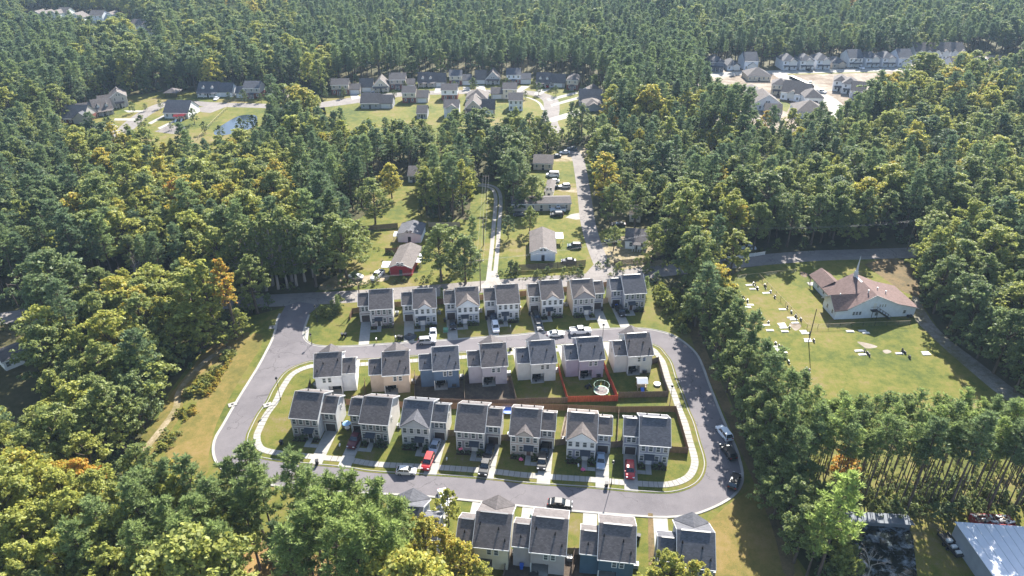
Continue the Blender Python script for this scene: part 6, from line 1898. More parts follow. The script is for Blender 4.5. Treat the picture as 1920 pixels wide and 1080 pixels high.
BROAD = [broadleaf(21, 16, 4.6, 6400, .22, 28), broadleaf(22, 18, 4.2, 6400, .2, 30), broadleaf(23, 14, 5.0, 6400, .16, 29), broadleaf(24, 20, 4.4, 6800, .25, 32), broadleaf(25, 17, 5.4, 7600, .2, 38), broadleaf(26, 12, 3.6, 3800, .12, 22), broadleaf(27, 22, 3.6, 4600, .38, 26, .5), broadleaf(28, 22, 3.8, 6800, .12, 34, .5, pale=True)]
BROAD_H = [16, 18, 14, 20, 17, 12, 22, 22]
PINES = [pine(31, 22, 3.6), pine(32, 24, 3.9, 48), pine(33, 20, 3.3, 40, .45), pine(34, 23, 3.2, 42, .56), pine(35, 19, 3.7, 46, .38), pine(36, 17, 1.8, 22, .64, 4, 13, .55, .5, .13), pine(37, 19, 2.0, 24, .62, 4, 13, .55, .5, .14), pine(38, 9, 1.9, 40, .1, 4, 9, .5, 1.0)]
PINE_H = [22, 24, 20, 23, 19, 17, 19, 9]
SHRUB = [broadleaf(41, 1.6, 1.1, 420, .0, 8, .26), broadleaf(42, 1.9, 1.3, 460, .0, 9, .28), broadleaf(43, 1.4, 1.2, 420, .0, 8, .26)]
LOW = [broadleaf(51, 4.0, 2.1, 520, .02, 9, .5), broadleaf(52, 5.5, 2.4, 620, .05, 10, .55)]

# where no forest grows
CLEAR = [DEV, NORTH, CHURCH_LAND, FAR1, FAR2, FAR3, FAR4,
         GL([(1560, 960), (2050, 945), (2250, 1330), (1560, 1330)]), GL([(1480, 830), (2050, 810), (2050, 965), (1500, 960)]), GL([(-90, 640), (85, 600), (100, 690), (95, 800), (-90, 810)]), GL([(-60, 600), (90, 588), (60, 640), (-60, 650)]),
         GL([(1285, 560), (1352, 528), (1440, 700), (1490, 830), (1470, 900), (1420, 905), (1392, 810), (1335, 680)]), GL([(730, 330), (800, 325), (805, 350), (740, 350)]), GL([(1150, 395), (1215, 395), (1240, 470), (1150, 470)])]
BB = [(min(p.x for p in q), max(p.x for p in q), min(p.y for p in q), max(p.y for p in q)) for q in CLEAR]
ROADS = [(back_road, 6.5), (lane, 6.0), (gravel, 4.5)]


def is_clear(x, y, m=0.0):
    for q, b in zip(CLEAR, BB):
        if b[0] - m < x < b[1] + m and b[2] - m < y < b[3] + m and inside((x, y), q): return True
    for line, w in ROADS:
        for a, c in zip(line[:-1], line[1:]):
            if abs(a.x - x) < 14 and abs(a.y - y) < 14 and seg_dist((x, y), a, c) < w: return True
    return False


# (u0, v0, u1, v1, share of pines, leaf tint, spread) by the picture position of the crown
MIX = [(560, -80, 1920, 62, .6, .36, .15), (620, 62, 1330, 160, .88, .26, .12), (1330, 60, 1920, 112, .8, .28, .12),
       (-100, 40, 140, 130, .75, .3, .12), (140, -80, 560, 110, .2, .48, .16), (-100, -80, 140, 40, .4, .4, .15), (540, 90, 622, 205, .05, .66, .1), (260, 105, 540, 180, .35, .4, .14), (-100, 130, 260, 240, .3, .42, .16),
       (560, 250, 700, 420, .72, .4, .16), (-100, 240, 130, 470, .42, .36, .14), (130, 235, 680, 330, .14, .62, .14), (130, 330, 560, 440, .12, .66, .13), (-100, 440, 200, 560, .5, .36, .14), (380, 370, 640, 560, .12, .52, .14), (200, 440, 400, 500, .1, .66, .12), (160, 480, 480, 640, .06, .71, .11), (-100, 560, 170, 860, .12, .58, .16), (170, 640, 420, 880, .15, .46, .14),
       (-100, 820, 150, 1200, .12, .66, .12), (150, 820, 400, 1200, .5, .66, .13), (400, 820, 720, 1200, .82, .45, .2), (720, 860, 900, 1300, .1, .8, .08),
       (620, 200, 1130, 290, .28, .46, .14), (720, 270, 900, 420, .3, .55, .16), (880, 180, 1010, 340, .85, .3, .1), (1000, 200, 1140, 260, .5, .45, .15), (1120, 70, 1330, 200, .12, .62, .14), (1300, 160, 1480, 300, .3, .45, .15), (1480, 180, 1920, 330, .14, .52, .16), (1620, 110, 1920, 190, .2, .62, .18), (1330, 280, 1700, 420, .14, .52, .17), (1700, 300, 2000, 470, .2, .46, .15), (1100, 250, 1340, 500, .05, .44, .15), (1340, 400, 1660, 500, .2, .36, .12), (1640, 430, 2100, 800, .12, .38, .13), (1270, 480, 1500, 1200, .45, .42, .13)]


def mix_at(u, v):
    for a, b, c, d, pp, tm, ts in MIX:
        if a <= u < c and b <= v < d: return pp, tm, ts
    return .4, .42, .15


TREES = []      # (x, y, kind, variant, scale, tint, rot, label)


def add_tree(x, y, kind, var, sc, tint, label=None, sxy=1.0):
    TREES.append([x, y, kind, var, sc, tint, rng.uniform(0, 6.28), label, sxy])


def T(u, v, kind, var, h, tint, label=None, sxy=1.0):
    """A tree by the picture position of its foot."""
    p = G(u, v); base = (BROAD_H if kind == 'b' else PINE_H)[var]
    add_tree(p.x, p.y, kind, var, h / base, tint, label, sxy)


# trees that stand out one by one
T(411, 645, 'b', 6, 25, .66, 'tall thin yellow green tree at the wood edge left of the rusty topped tree'); T(443, 635, 'b', 6, 24, .9, 'tall thin tree with rusty orange top at the wood edge left of the entrance'); T(455, 632, 'b', 5, 9, .66, 'small yellow green tree beside the rusty topped tall tree'); T(425, 650, 'b', 5, 8, .5, 'small green tree between the two tall thin trees left of the entrance')
T(635, 586, 'p', 7, 5.5, .6, 'young pine at the left end of the upper row fence'); T(618, 596, 'b', 5, 3.2, .6, 'small bush on the mulch at the entrance corner')
T(830, 566, 'p', 7, 4.5, .55, 'young pine behind the second house of the upper row'); T(1210, 553, 'p', 7, 6, .62, 'young pine right of the blue grey upper row house'); T(1240, 555, 'b', 5, 4, .6, 'small bushy tree behind the right end of the upper row')
T(652, 528, 'b', 4, 20, .5, 'large olive oak left of the dark red cottage', 1.15); T(625, 505, 'b', 2, 15, .6, 'broad olive tree at the edge of the sandy yard'); T(675, 488, 'b', 2, 14, .5, 'olive tree behind the large oak'); T(873, 532, 'b', 2, 16, .38, 'dark green tree between cottage and gravel track', 1.1); T(828, 528, 'b', 4, 18.5, .47, 'broad olive tree right of the dark red cottage', 1.1); T(852, 505, 'b', 1, 15, .44, 'green tree behind the broad olive tree'); T(888, 478, 'p', 4, 13, .5, 'bright pine left of the gravel track')
T(704, 420, 'b', 4, 17, .5, 'large oak on the grass above the white cottage', 1.1); T(735, 372, 'b', 2, 14, .8, 'golden tree on the grass above the white cottage'); T(790, 408, 'p', 7, 7, .1, 'dark cone shaped evergreen right of the grass clearing'); T(826, 415, 'b', 3, 19, .56, 'tall olive tree behind the pale fence'); T(850, 412, 'p', 1, 23, .35, 'tall pine behind the pale fence'); T(868, 402, 'b', 3, 20, .72, 'yellow green tree beside the tall pine'); T(812, 414, 'p', 7, 9, .08, 'dark narrow evergreen behind the pale fence'); T(840, 419, 'p', 7, 8, .08, 'second dark narrow evergreen behind the pale fence'); T(800, 395, 'b', 1, 17, .62, 'yellow green tree at the edge of the grass clearing')
T(953, 447, 'b', 5, 8.5, .22, 'dark green rounded tree beside the gravel track', 1.0); T(993, 434, 'b', 5, 9.5, .52, 'bright green tree left of the parked cars', .95); T(998, 392, 'b', 4, 13, .5, 'broad olive tree above the long beige mobile home', 1.3); T(985, 372, 'b', 5, 9, .55, 'small olive tree above the long beige mobile home'); T(1130, 392, 'b', 1, 22, .83, 'large orange and gold tree beside the lane', 1.15); T(1145, 420, 'b', 4, 15, .46, 'olive tree right of the lane below the orange tree'); T(1222, 492, 'b', 4, 13, .58, 'broad yellow green tree right of the white house', .95); T(1190, 428, 'b', 4, 16, .42, 'large green tree above the white house', 1.1); T(1150, 470, 'b', 5, 9, .5, 'olive tree at the lane junction'); T(1250, 440, 'b', 3, 18, .36, 'dark green tree right of the yellow green tree'); T(1285, 455, 'b', 3, 19, .4, 'tall green tree by the pale utility pole'); T(1320, 470, 'b', 2, 14, .5, 'green tree above the church road')
T(1350, 478, 'b', 5, 9, .68, 'small yellowish tree behind the white panel fence'); T(1372, 440, 'b', 5, 7, .98, 'small red leaved tree in the shade above the church road'); T(1440, 455, 'b', 4, 17, .4, 'broad green tree behind the white car', 1.1); T(1395, 452, 'b', 2, 13, .4, 'green tree left of the broad one behind the white car')
for (u, v, hh, ti) in [(455, 548, 20, .5), (478, 546, 22, .46), (500, 545, 23, .44), (522, 542, 24, .5), (540, 540, 22, .42), (556, 536, 23, .46), (572, 528, 21, .5), (588, 520, 20, .44), (512, 535, 24, .5), (548, 528, 25, .52), (470, 538, 22, .5)]: T(u, v, 'b', 7, hh, ti)
# belt between the loop and the cemetery
BELT = [(1312, 572, 'b', 3, 17, .5), (1335, 600, 'b', 4, 17, .84), (1360, 610, 'b', 1, 15, .55), (1318, 610, 'b', 2, 13, .45), (1352, 640, 'b', 4, 16, .46), (1378, 650, 'b', 2, 13, .4), (1340, 660, 'b', 1, 13, .4), (1372, 690, 'b', 3, 17, .42), (1395, 680, 'p', 4, 18, .45), (1360, 705, 'b', 5, 9, .36), (1400, 725, 'p', 1, 21, .42), (1378, 740, 'b', 1, 13, .38), (1420, 730, 'p', 4, 16, .42), (1440, 770, 'p', 2, 17, .48), (1410, 775, 'p', 0, 20, .42), (1395, 790, 'b', 5, 10, .38), (1450, 800, 'p', 4, 20, .5), (1420, 830, 'p', 1, 23, .46), (1438, 860, 'b', 1, 15, .4), (1468, 845, 'p', 0, 21, .52), (1415, 860, 'b', 5, 9, .36), (1450, 900, 'p', 2, 21, .5), (1478, 890, 'b', 1, 14, .45), (1442, 925, 'b', 5, 10, .36), (1470, 945, 'p', 4, 19, .44), (1500, 915, 'p', 3, 21, .55), (1480, 985, 'b', 2, 12, .4), (1500, 960, 'b', 1, 13, .42), (1505, 1020, 'b', 1, 12, .44), (1530, 985, 'b', 5, 10, .4), (1300, 590, 'b', 5, 10, .42), (1330, 580, 'b', 1, 15, .6), (1480, 815, 'p', 3, 17, .5), (1352, 585, 'b', 2, 13, .48)]
BELT += [(1303, 612, 'b', 2, 14, .42), (1322, 650, 'b', 1, 16, .4), (1344, 695, 'b', 3, 17, .4), (1362, 735, 'b', 2, 14, .4), (1380, 775, 'b', 3, 18, .42), (1395, 815, 'b', 1, 16, .38), (1408, 850, 'b', 0, 16, .4), (1420, 885, 'b', 3, 18, .4), (1434, 925, 'b', 1, 15, .38), (1452, 965, 'b', 2, 14, .4), (1470, 1005, 'b', 1, 15, .4), (1488, 1055, 'b', 0, 14, .42),
         (1722, 520, 'b', 3, 19, .34), (1730, 556, 'b', 1, 18, .36), (1750, 588, 'b', 4, 18, .38), (1778, 618, 'b', 0, 17, .32), (1803, 643, 'b', 4, 18, .3), (1832, 672, 'b', 2, 15, .3), (1862, 700, 'b', 4, 18, .34), (1902, 735, 'b', 1, 17, .36), (1945, 770, 'b', 4, 17, .36),
         (1475, 463, 'b', 3, 19, .36), (1520, 459, 'b', 4, 18, .38), (1560, 456, 'b', 0, 17, .4), (1605, 454, 'b', 3, 19, .36), (1650, 450, 'b', 1, 18, .38), (1690, 448, 'p', 1, 22, .36), (1735, 470, 'b', 3, 18, .36)]
for (u, v, hh) in [(1318, 262, 25), (1332, 272, 27), (1346, 268, 26), (1362, 276, 28), (1376, 268, 26), (1392, 278, 27), (1306, 280, 25), (1384, 285, 25), (1352, 285, 27), (1525, 275, 20), (1590, 268, 22), (1612, 258, 22), (1630, 236, 20)]: T(u, v, 'p', rng.choice((1, 3)), hh, .36)
EDGE = [(520, 1270), (570, 1284), (600, 1296), (650, 1318), (700, 1344), (740, 1362), (780, 1380), (815, 1395), (850, 1408), (890, 1422), (930, 1438), (1060, 1490)]
for (u, v, k, va, hh, ti) in BELT:
    if v < 862 and u < 1470:
        e = [a[1] + (b[1] - a[1]) * (v - a[0]) / (b[0] - a[0]) for a, b in zip(EDGE[:-1], EDGE[1:]) if a[0] <= v < b[0]]
        if e: u = min(u, e[0] + 34 + (8 if v > 760 else 0))
    T(u, v, k, va, hh, ti)
T(1532, 1085, 'p', 2, 24, .92, 'bright light green pine in front of the dark pond', 1.05); T(1512, 1080, 'p', 4, 17, .8, 'lower bright green pine beside the tallest one by the pond')
T(1572, 905, 'b', 5, 9.5, .96, 'small bright orange tree among the plantation pines'); T(1560, 1040, 'b', 5, 8, .72, 'yellowish small tree at the left edge of the dark pond'); T(1545, 1010, 'b', 5, 8, .6, 'green small tree at the left edge of the dark pond'); T(1580, 1075, 'b', 5, 6, .66, 'bushy yellowish tree low at the dark pond')
T(842, 985, 'b', 5, 9.5, .72, 'thin golden tree before the white car in the nearest row', .8)
for (u, v, hh, ti) in [(800, 1075, 14, .8), (835, 1088, 13, .84), (770, 1060, 13, .66), (865, 1098, 11, .82), (905, 1118, 8, .74), (880, 1090, 6, .8)]: T(u, v, 'b', 1 if hh > 11 else 5, hh, ti)
for (u, v, hh, ti) in [(1250, 1115, 10, .74), (1290, 1125, 9.5, .78), (1215, 1128, 8, .76), (1240, 1090, 8, .7)]: T(u, v, 'b', 5, hh, ti, 'golden tree in front of the dark roofed nearest house' if u == 1250 else None)
# pines and broadleaf trees at the foot of the picture, given by their tops
def TT(u, v, kind, var, h, tint, label=None, sxy=1.0):
    p = G(u, v, h); add_tree(p.x, p.y, kind, var, h / (BROAD_H if kind == 'b' else PINE_H)[var], tint, label, sxy)


for (u, v, va, hh, ti) in [(452, 838, 4, 22, .4), (420, 868, 2, 20, .38), (480, 872, 0, 22, .44), (548, 856, 4, 23, .42), (570, 885, 1, 23, .46), (612, 890, 0, 22, .46), (655, 893, 4, 22, .5), (700, 905, 2, 22, .5), (735, 935, 0, 21, .52), (590, 925, 3, 24, .58), (640, 935, 4, 23, .6), (690, 950, 0, 23, .6), (730, 985, 2, 22, .64), (560, 955, 1, 24, .55), (620, 985, 1, 24, .6), (660, 985, 3, 24, .62), (345, 862, 4, 20, .36), (300, 868, 2, 19, .36), (262, 880, 4, 20, .4), (240, 908, 0, 21, .42), (395, 905, 0, 21, .4), (360, 930, 1, 22, .46), (170, 935, 4, 20, .42), (445, 905, 2, 21, .44), (540, 995, 0, 23, .56), (330, 975, 3, 22, .5), (300, 940, 2, 21, .45), (410, 985, 1, 22, .5), (250, 990, 0, 21, .5), (130, 985, 4, 20, .46)]:
    TT(u, v, 'p', va, hh, ti + .12)
for (u, v, hh, ti) in [(22, 845, 17, .82), (60, 868, 17, .76), (95, 880, 17, .72), (30, 900, 17, .74), (140, 862, 13, .95), (112, 868, 13, .9), (165, 885, 16, .68), (205, 905, 16, .64), (120, 925, 17, .7), (70, 940, 17, .68), (20, 960, 17, .7), (320, 868, 10, .86), (310, 900, 17, .72), (285, 905, 17, .68), (345, 955, 16, .6), (420, 925, 17, .62), (385, 950, 17, .7), (205, 960, 17, .66), (160, 990, 17, .64), (90, 1005, 17, .72), (30, 1020, 17, .7), (250, 1020, 16, .7), (190, 1030, 16, .66), (330, 1030, 16, .6)]:
    TT(u, v, 'b', rng.choice((0, 1, 2, 4)), hh, ti - .02)
# plantation rows
for i in range(33):
    for j in range(3):
        u = 1485 + i * 15 + j * 9 + rng.uniform(-9, 9); v = 882 + j * 30 + rng.uniform(-8, 8)
        p = G(u, v)
        if u < 1960: add_tree(p.x, p.y, 'p', rng.choice((5, 6, 5, 6)), rng.uniform(.95, 1.16), rng.uniform(.45, .75), None, .95)
for (u, v, va, hh) in [(1775, 962, 3, 24), (1700, 955, 3, 22), (1850, 958, 3, 22), (1900, 955, 1, 21)]: T(u, v, 'p', va, hh, .4)

taken = [(t_[0], t_[1]) for t_ in TREES]
# the forest everywhere else
y = 68.0
while y < 900:
    st = 5.6 if y < 260 else (6.4 if y < 450 else 7.4)
    half = 0.78 * y + 45
    x = -half
    while x < half:
        px, py = x + rng.uniform(-.48, .48) * st, y + rng.uniform(-.48, .48) * st
        x += st
        if is_clear(px, py): continue
        if any(abs(a - px) < 3.2 and abs(b - py) < 3.2 for a, b in taken): continue
        u, v = P(px, py)
        if 425 < u < 770 and v > 985 and rng.random() < .62: continue
        u, v = P(px, py, 15)
        if u < -160 or u > 2080 or v < -60 or v > 1330: continue
        pp, tm, ts = mix_at(u, v)
        nz = noise.noise(Vector((px * .018, py * .018, 3.1)))
        n2 = noise.noise(Vector((px * .05, py * .05, 8.7)))
        if rng.random() < pp + nz * .3:
            va = rng.choice((0, 1, 2, 3, 4)); hh = rng.uniform(16.5, 25)
            if 190 < v < 300: hh *= .8
            dense = v < 160 and u > 560
            ti = .2 + .34 * rng.random() ** 1.3
            if v > 820: ti += .15
            add_tree(px, py, 'p', va, hh / PINE_H[va] * (1.0 if not dense else .95), ti, None, rng.uniform(.85, 1.25))
        else:
            va = rng.choice((0, 1, 2, 3, 4, 4, 1, 0)); hh = max(8, rng.gauss(16.5, 3.4))
            if 1100 < u < 1340 and 200 < v < 500: hh *= .9
            if 190 < v < 330: hh *= .85
            if u < 130 and 640 < v < 780: hh *= .7
            ti = min(1.0, max(.15, rng.gauss(tm + n2 * .16, ts)))
            ti = min(ti, .84)
            if rng.random() < .01: ti = rng.uniform(.86, .98)
            add_tree(px, py, 'b', va, hh / BROAD_H[va], ti, None, rng.uniform(.85, 1.35))
    y += st
print('trees', len(TREES))


def zone(u, v):
    if v > 985 and u < 930: return 'wood at the foot of the picture'
    if u > 1480 and 780 < v < 985 and u > 1470: return 'pine plantation below the cemetery'
    if 1270 < u < 1560 and v > 560: return 'belt left of the cemetery'
    if u > 1690 and v > 470: return 'wood right of the church'
    if u < 560 and v > 600: return 'wood left of the entrance road'
    if u < 700 and v > 330: return 'wood above the back road'
    if u < 1300 and v > 330: return 'trees round the cottages'
    if u > 1100 and v > 330: return 'wood above the church road'
    if u < 700: return 'wood below the far playground'
    if u < 1150: return 'wood below the far arc of houses'
    return 'wood below the far building site'


def tword(kind, ti, sc):
    if kind == 'p': return 'dark green' if ti < .32 else ('mid green' if ti < .5 else 'bright green')
    return 'dark green' if ti < .34 else 'olive green' if ti < .5 else 'yellow green' if ti < .74 else 'golden' if ti < .87 else 'orange'


def dist_px(t_):
    u, v = P(t_[0], t_[1], 10)
    z = t_[1] * CP - (10 - CAM_H) * SP
    inside_ = -40 < u < 1960 and -60 < P(t_[0], t_[1], 20)[1] < 1085
    return z if inside_ else 1e6 + z


MARKS = [(G(*q), n) for q, n in [((1640, 560), 'the white church'), ((1730, 600), 'the church wall end'), ((750, 500), 'the dark red cottage'), ((770, 440), 'the white cottage'), ((1018, 470), 'the pale mobile home'), ((1015, 390), 'the long mobile home'), ((925, 400), 'the gravel track'), ((925, 500), 'the gravel track mouth'), ((1100, 400), 'the lane'), ((1085, 290), 'the lane end'), ((1190, 466), 'the white lane house'), ((1357, 816), 'the parked white car'), ((1376, 906), 'the lowest parked black car'), ((1320, 690), 'the upper right bend'), ((1200, 540), 'the last upper row house'), ((1640, 1040), 'the dark pond'), ((1857, 984), 'the red skip'), ((1840, 1040), 'the pale metal roof'), ((1400, 467), 'the white panel fence'), ((560, 560), 'the entrance junction'), ((430, 650), 'the two tall thin trees'), ((345, 760), 'the dirt track'), ((280, 850), 'the foot of the dirt track'), ((30, 680), 'the left edge mobile home'), ((46, 596), 'the leaning pole'), ((300, 572), 'the shaded back road'), ((470, 880), 'the lower left bend'), ((640, 925), 'the lower street'), ((770, 960), 'the nearest blue grey house'), ((1290, 1030), 'the nearest right house'), ((1460, 700), 'the cemetery graves'), ((1515, 640), 'the bare light pole'), ((1600, 760), 'the cemetery lawn foot'), ((1850, 740), 'the cemetery right edge'), ((1500, 480), 'the church road'), ((1700, 425), 'the bare tree behind the church'), ((1420, 350), 'the bare tree above the church road'), ((250, 560), 'the bare tree below the back road'), ((170, 760), 'the bare tree left of the dirt track'), ((100, 520), 'the shaded road end'), ((400, 500), 'the tall wood edge'), ((560, 480), 'the sandy yard'), ((1300, 420), 'the pale utility pole'), ((200, 900), 'the orange topped tree'), ((60, 1000), 'the lower left corner'), ((1560, 420), 'the wood behind the road')]]


def relation(x, y_, zn):
    best = min(MARKS, key=lambda q: (q[0].x - x) ** 2 + (q[0].y - y_) ** 2)
    dx, dy = x - best[0].x, y_ - best[0].y
    if math.hypot(dx, dy) > 55: return 'in the ' + zn
    near = 'close ' if math.hypot(dx, dy) < 13 else ''
    if abs(dx) > abs(dy) * .8: return near + ('right of ' if dx > 0 else 'left of ') + best[1]
    return near + ('behind ' if dy > 0 else 'before ') + best[1]


single = {'p': [], 'b': []}
rest = {'p': [], 'b': []}
for k in 'pb':
    L_ = [t_ for t_ in TREES if t_[2] == k]
    named = [t_ for t_ in L_ if t_[7]]
    other = sorted([t_ for t_ in L_ if not t_[7]], key=dist_px)
    keep = 296 - len(named)
    single[k] = named + [t_ for t_ in other[:keep] if dist_px(t_) < 1e6]
    ids = set(id(t_) for t_ in single[k])
    rest[k] = [t_ for t_ in L_ if id(t_) not in ids]
for k in 'pb':
    nm = 'pine_tree' if k == 'p' else 'broadleaf_tree'
    for t_ in single[k]:
        x, y_, _, va, sc, ti, rot, lb, sxy = t_
        trm, crm = (PINES if k == 'p' else BROAD)[va]
        r = empty(nm, (x, y_, 0), rot); r.scale = (sc * sxy, sc * sxy, sc)
        u, v = P(x, y_, 0)
        zn = zone(u, v)
        hgt = sc * (PINE_H if k == 'p' else BROAD_H)[va]
        size = 'towering' if hgt > (25 if k == 'p' else 20.5) else 'tall' if hgt > (22.5 if k == 'p' else 18) else ('low' if hgt < (18 if k == 'p' else 13) else 'medium')
        tag(r, lb or f"{size} {tword(k, ti, sc)} {'pine' if k == 'p' else 'broadleaf tree'} {relation(x, y_, zn)}", 'tree', ('pines ' if k == 'p' else 'broadleaf trees ') + relation(x, y_, zn) if not lb else 'single trees that stand out')
        obj('trunk', trm, r)
        c = obj('crown', crm, r); c['tint'] = float(ti)

# bare trees
for (u, v, h_, lb) in [(1625, 1085, 9, 'bleached bare tree leaning over the dark pond'), (884, 352, 13, 'greyish bare tree above the top of the gravel track'), (1495, 890, 9, 'bare grey tree at the foot of the tree belt'), (1700, 425, 17, 'bare grey tree standing in the wood behind the church'), (1850, 330, 16, 'bare pale tree in the right hand wood'), (250, 560, 16, 'bare tree in the wood below the shaded back road'), (170, 760, 15, 'bare tree in the wood left of the dirt track'), (1420, 350, 16, 'bare tree in the wood above the church road')]:
    p = G(u, v); t = empty('bare_tree', p); tag(t, lb, 'tree')
    obj('trunk', bare_tree(int(u), h_), t)


def joined_source(name, tr, cr):
    """Trunk and crown in one mesh, for the instanced far forest only."""
    bm = bmesh.new(); bm.from_mesh(cr); n = len(bm.faces)
    bm.from_mesh(tr); bm.faces.ensure_lookup_table()
    for f in bm.faces[n:]: f.material_index = 1
    me = bpy.data.meshes.new(name); bm.to_mesh(me); bm.free()
    me.materials.append(cr.materials[0]); me.materials.append(tr.materials[0])
    return me


def instanced(name, label, pts, variants):
    """One mass: a cloud of points that geometry nodes turn into trees (pts: x, y, z, variant, sx, sz, rot, tint)."""
    srcs = [bpy.data.objects.new(name + '_kind', me) for me in variants]
    me = bpy.data.meshes.new(name)
    n = len(pts)
    me.from_pydata([(p[0], p[1], p[2]) for p in pts], [], [])
    for an, ty, k in (('kind_index', 'INT', 3), ('rot', 'FLOAT', 6), ('tint', 'FLOAT', 7)):
        at = me.attributes.new(an, ty, 'POINT'); at.data.foreach_set('value', [p[k] for p in pts])
    at = me.attributes.new('size', 'FLOAT_VECTOR', 'POINT'); at.data.foreach_set('vector', [c for p in pts for c in (p[4], p[4], p[5])])
    ob = bpy.data.objects.new(name, me); COL.objects.link(ob)
    ng = bpy.data.node_groups.new(name, 'GeometryNodeTree')
    ng.interface.new_socket('Geometry', in_out='INPUT', socket_type='NodeSocketGeometry'); ng.interface.new_socket('Geometry', in_out='OUTPUT', socket_type='NodeSocketGeometry')
    N, L = ng.nodes, ng.links
    gi, go = N.new('NodeGroupInput'), N.new('NodeGroupOutput')
    gg = N.new('GeometryNodeGeometryToInstance')
    for s in reversed(srcs):
        oi = N.new('GeometryNodeObjectInfo'); oi.inputs['Object'].default_value = s; oi.transform_space = 'ORIGINAL'
        L.new(oi.outputs['Geometry'], gg.inputs[0])
    def attr(nm, ty):
        a = N.new('GeometryNodeInputNamedAttribute'); a.data_type = ty; a.inputs['Name'].default_value = nm; return a.outputs['Attribute']
    cx = N.new('ShaderNodeCombineXYZ'); L.new(attr('rot', 'FLOAT'), cx.inputs[2])
    ip = N.new('GeometryNodeInstanceOnPoints'); ip.inputs['Pick Instance'].default_value = True
    L.new(gi.outputs[0], ip.inputs['Points']); L.new(gg.outputs[0], ip.inputs['Instance']); L.new(attr('kind_index', 'INT'), ip.inputs['Instance Index'])
    L.new(cx.outputs[0], ip.inputs['Rotation']); L.new(attr('size', 'FLOAT_VECTOR'), ip.inputs['Scale'])
    L.new(ip.outputs[0], go.inputs[0])
    md = ob.modifiers.new('scatter', 'NODES'); md.node_group = ng
    tag(ob, label, None, None, 'stuff')
    return ob


pm = [joined_source('pine', *x) for x in PINES]
bmz = [joined_source('broadleaf', *x) for x in BROAD]
instanced('pine_forest', 'dense pine woods stretching to the top of the picture', [(t_[0], t_[1], 0, t_[3], t_[4] * t_[8], t_[4], t_[6], t_[5]) for t_ in rest['p']], pm)
instanced('broadleaf_forest', 'mixed green and golden broadleaf woods around the houses', [(t_[0], t_[1], 0, t_[3], t_[4] * t_[8], t_[4], t_[6], t_[5]) for t_ in rest['b']], bmz)

# small trees on the far lawns
for (u, v, h_, ti, lb) in [(612, 186, 5, .3, 'left end of the far arc street'), (645, 183, 6, .38, 'brick fronted house of the far arc'), (740, 183, 4.5, .3, 'cul de sac street near the cream house'), (760, 168, 5, .4, 'third house of the far arc'), (853, 168, 5, .45, 'narrow cream house of the far arc'), (887, 172, 8, .3, 'middle of the far arc street'), (951, 165, 6, .34, 'white porch house of the far arc'), (1010, 178, 7, .3, 'right bend of the far arc'), (1042, 180, 6, .3, 'striped drives of the far arc'), (985, 186, 4.5, .3, 'inner kerb of the far arc'), (250, 212, 6, .34, 'top of the far left street'), (274, 208, 4, .4, 'lawn at the top of the far left street'), (210, 245, 7, .34, 'lawn of the far left street'), (202, 243, 6, .32, 'drive of the far left street'), (302, 204, 5, .5, 'clubhouse corner'), (270, 250, 9, .42, 'playground path'), (365, 232, 8, .4, 'clubhouse gable'), (340, 196, 5, .36, 'street behind the clubhouse'), (322, 244, 4, .3, 'far car park edge'), (430, 190, 5, .34, 'street behind the far pond'), (459, 192, 7, .3, 'two-storey house behind the far pond'), (490, 192, 5, .36, 'kerb behind the far pond'), (415, 262, 7, .34, 'near bank of the far pond'), (455, 256, 9, .3, 'near bank of the far pond right part'), (478, 250, 9, .36, 'right bank of the far pond'), (385, 250, 6, .4, 'wire fence at the far pond')]:
    p = G(u, v); r = empty('broadleaf_tree', p, rng.uniform(0, 6)); s_ = h_ / 12; r.scale = (s_, s_, s_)
    tag(r, f'small round street tree at the {lb}', 'tree', 'young trees in the far neighbourhoods')
    obj('trunk', BROAD[5][0], r); c = obj('crown', BROAD[5][1], r); c['tint'] = ti

# shrubs under the house fronts
for (p, s_, ti, lb, gp) in SHRUBS:
    va = rng.randrange(3); r = empty('shrub', (p.x, p.y, .1), rng.uniform(0, 6)); r.scale = (s_, s_, s_)
    tag(r, lb, 'shrub', gp)
    obj('stem', SHRUB[va][0], r); c = obj('foliage', SHRUB[va][1], r); c['tint'] = ti

# undergrowth: weeds along the west strip, the brush by the right end of the upper row, wood edges, plantation floor
ug = []
def brush(poly, n, s0, s1, t0, t1, kinds=(0, 1, 2, 3, 4)):
    q = GL(poly); x0, x1, y0, y1 = min(p.x for p in q), max(p.x for p in q), min(p.y for p in q), max(p.y for p in q)
    k = 0
    while k < n:
        x, y_ = rng.uniform(x0, x1), rng.uniform(y0, y1); k += 1
        if inside((x, y_), q) and (len(kinds) > 3 or noise.noise(Vector((x * .22, y_ * .22, 5.0))) > -.02):
            s_ = rng.uniform(s0, s1) * (1 if len(kinds) > 3 else rng.choice((.5, .8, 1.1))); ug.append((x, y_, -.1, rng.choice(kinds), s_ * rng.uniform(.8, 1.3), s_, rng.uniform(0, 6.28), rng.uniform(t0, t1)))
brush([(400, 668), (442, 662), (420, 692), (386, 737), (354, 777), (334, 815), (318, 842), (300, 842), (326, 790), (347, 748), (367, 715)], 900, .3, .95, .46, .86, (0, 1, 2))
brush([(420, 690), (436, 672), (398, 735), (362, 778), (350, 778), (385, 735)], 500, .25, .7, .78, .92, (0, 1, 2))
brush([(1215, 545), (1290, 560), (1292, 640), (1262, 610), (1235, 580)], 160, .35, .9, .4, .8)
brush([(580, 590), (640, 570), (650, 590), (610, 605)], 60, .3, .7, .3, .6)
brush([(1480, 905), (1970, 900), (1990, 968), (1500, 975)], 420, .25, .62, .3, .55)
brush([(1480, 840), (1970, 820), (1980, 905), (1490, 905)], 420, .15, .42, .42, .74)
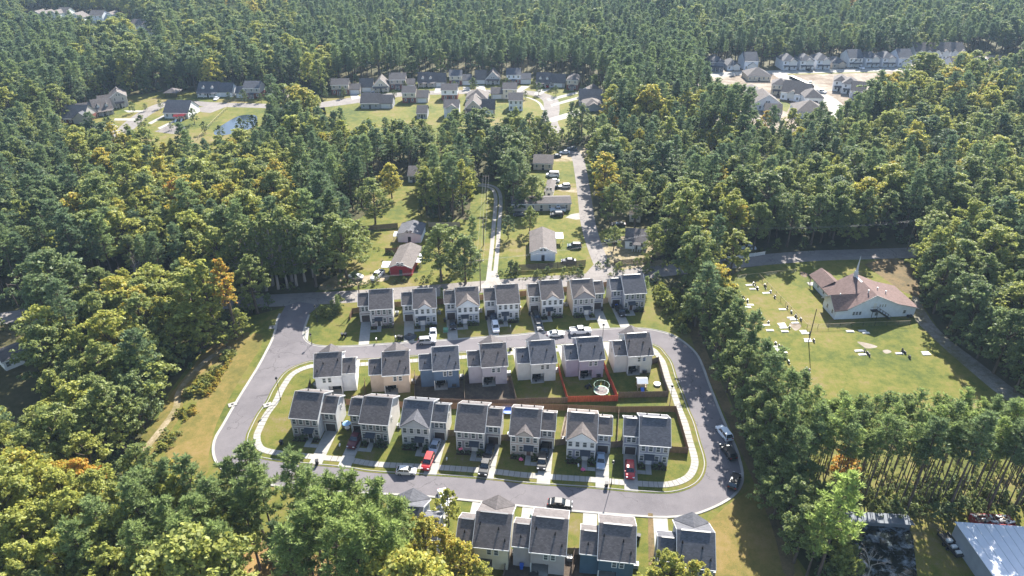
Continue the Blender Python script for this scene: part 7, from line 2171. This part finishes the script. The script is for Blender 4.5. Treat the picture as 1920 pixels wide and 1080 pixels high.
brush([(957, 517), (1098, 507), (1100, 522), (955, 528)], 60, .2, .5, .3, .6)
brush([(290, 850), (335, 845), (350, 880), (330, 905), (280, 900)], 160, .3, .9, .5, .85, (0, 1, 2))
brush([(1400, 800), (1490, 800), (1520, 1000), (1430, 930)], 160, .5, 1.1, .3, .45)
brush([(1120, 500), (1250, 478), (1260, 510), (1150, 522)], 60, .25, .6, .3, .65)
brush([(640, 470), (900, 440), (900, 530), (640, 535)], 60, .25, .7, .3, .6)
brush([(1555, 1000), (1600, 990), (1610, 1090), (1550, 1090)], 90, .4, 1.0, .35, .66)
for line, side in ((back_road, 6.2), (back_road, -6.2), (lane, -6.5)):
    for a in smooth(offset(line, side), step=2.2):
        u, v = P(a.x, a.y)
        if -60 < u < 1980 and not (560 < u < 1260 and side < 0) and rng.random() < .55 and not any(inside(a, q) for q in (DEV, CHURCH_LAND)):
            s_ = rng.uniform(.4, 1.1); ug.append((a.x + rng.uniform(-1, 1), a.y + rng.uniform(-1, 1), -.1, rng.randrange(5), s_, s_, rng.uniform(0, 6.28), rng.uniform(.2, .5)))
# the edge growth of the woods, just outside every clearing
for q in CLEAR[:6]:
    ln = smooth(q, True, 3.0)
    for a in ln:
        for k in range(2):
            x, y_ = a.x + rng.uniform(-5, 5), a.y + rng.uniform(-5, 5)
            if not is_clear(x, y_) and y_ < 420:
                s_ = rng.uniform(.6, 1.5); ug.append((x, y_, -.1, rng.choice((3, 4, 3, 4, 1)), s_, s_, rng.uniform(0, 6.28), rng.uniform(.22, .5)))
sm = [joined_source('shrub', *x) for x in SHRUB + LOW]
instanced('undergrowth', 'low brush and weeds along the wood edges and verges', ug, sm)

# ------------------------------------------------------------------ air
hz = MB(); hz.box(-1650, 1650, -350, 2450, -1.0, 112)
m = bpy.data.materials.new('haze'); m.use_nodes = True
nt = m.node_tree; nt.nodes.remove(nt.nodes['Principled BSDF'])
pv = nt.nodes.new('ShaderNodeVolumePrincipled')
pv.inputs['Color'].default_value = (.55, .75, 1.0, 1); pv.inputs['Density'].default_value = 0.00009; pv.inputs['Anisotropy'].default_value = 0.1
nt.links.new(pv.outputs[0], nt.nodes['Material Output'].inputs['Volume'])
if hasattr(m, 'volume_sampling'): pass
ho = hz.build('haze', m); ho['kind'] = 'stuff'
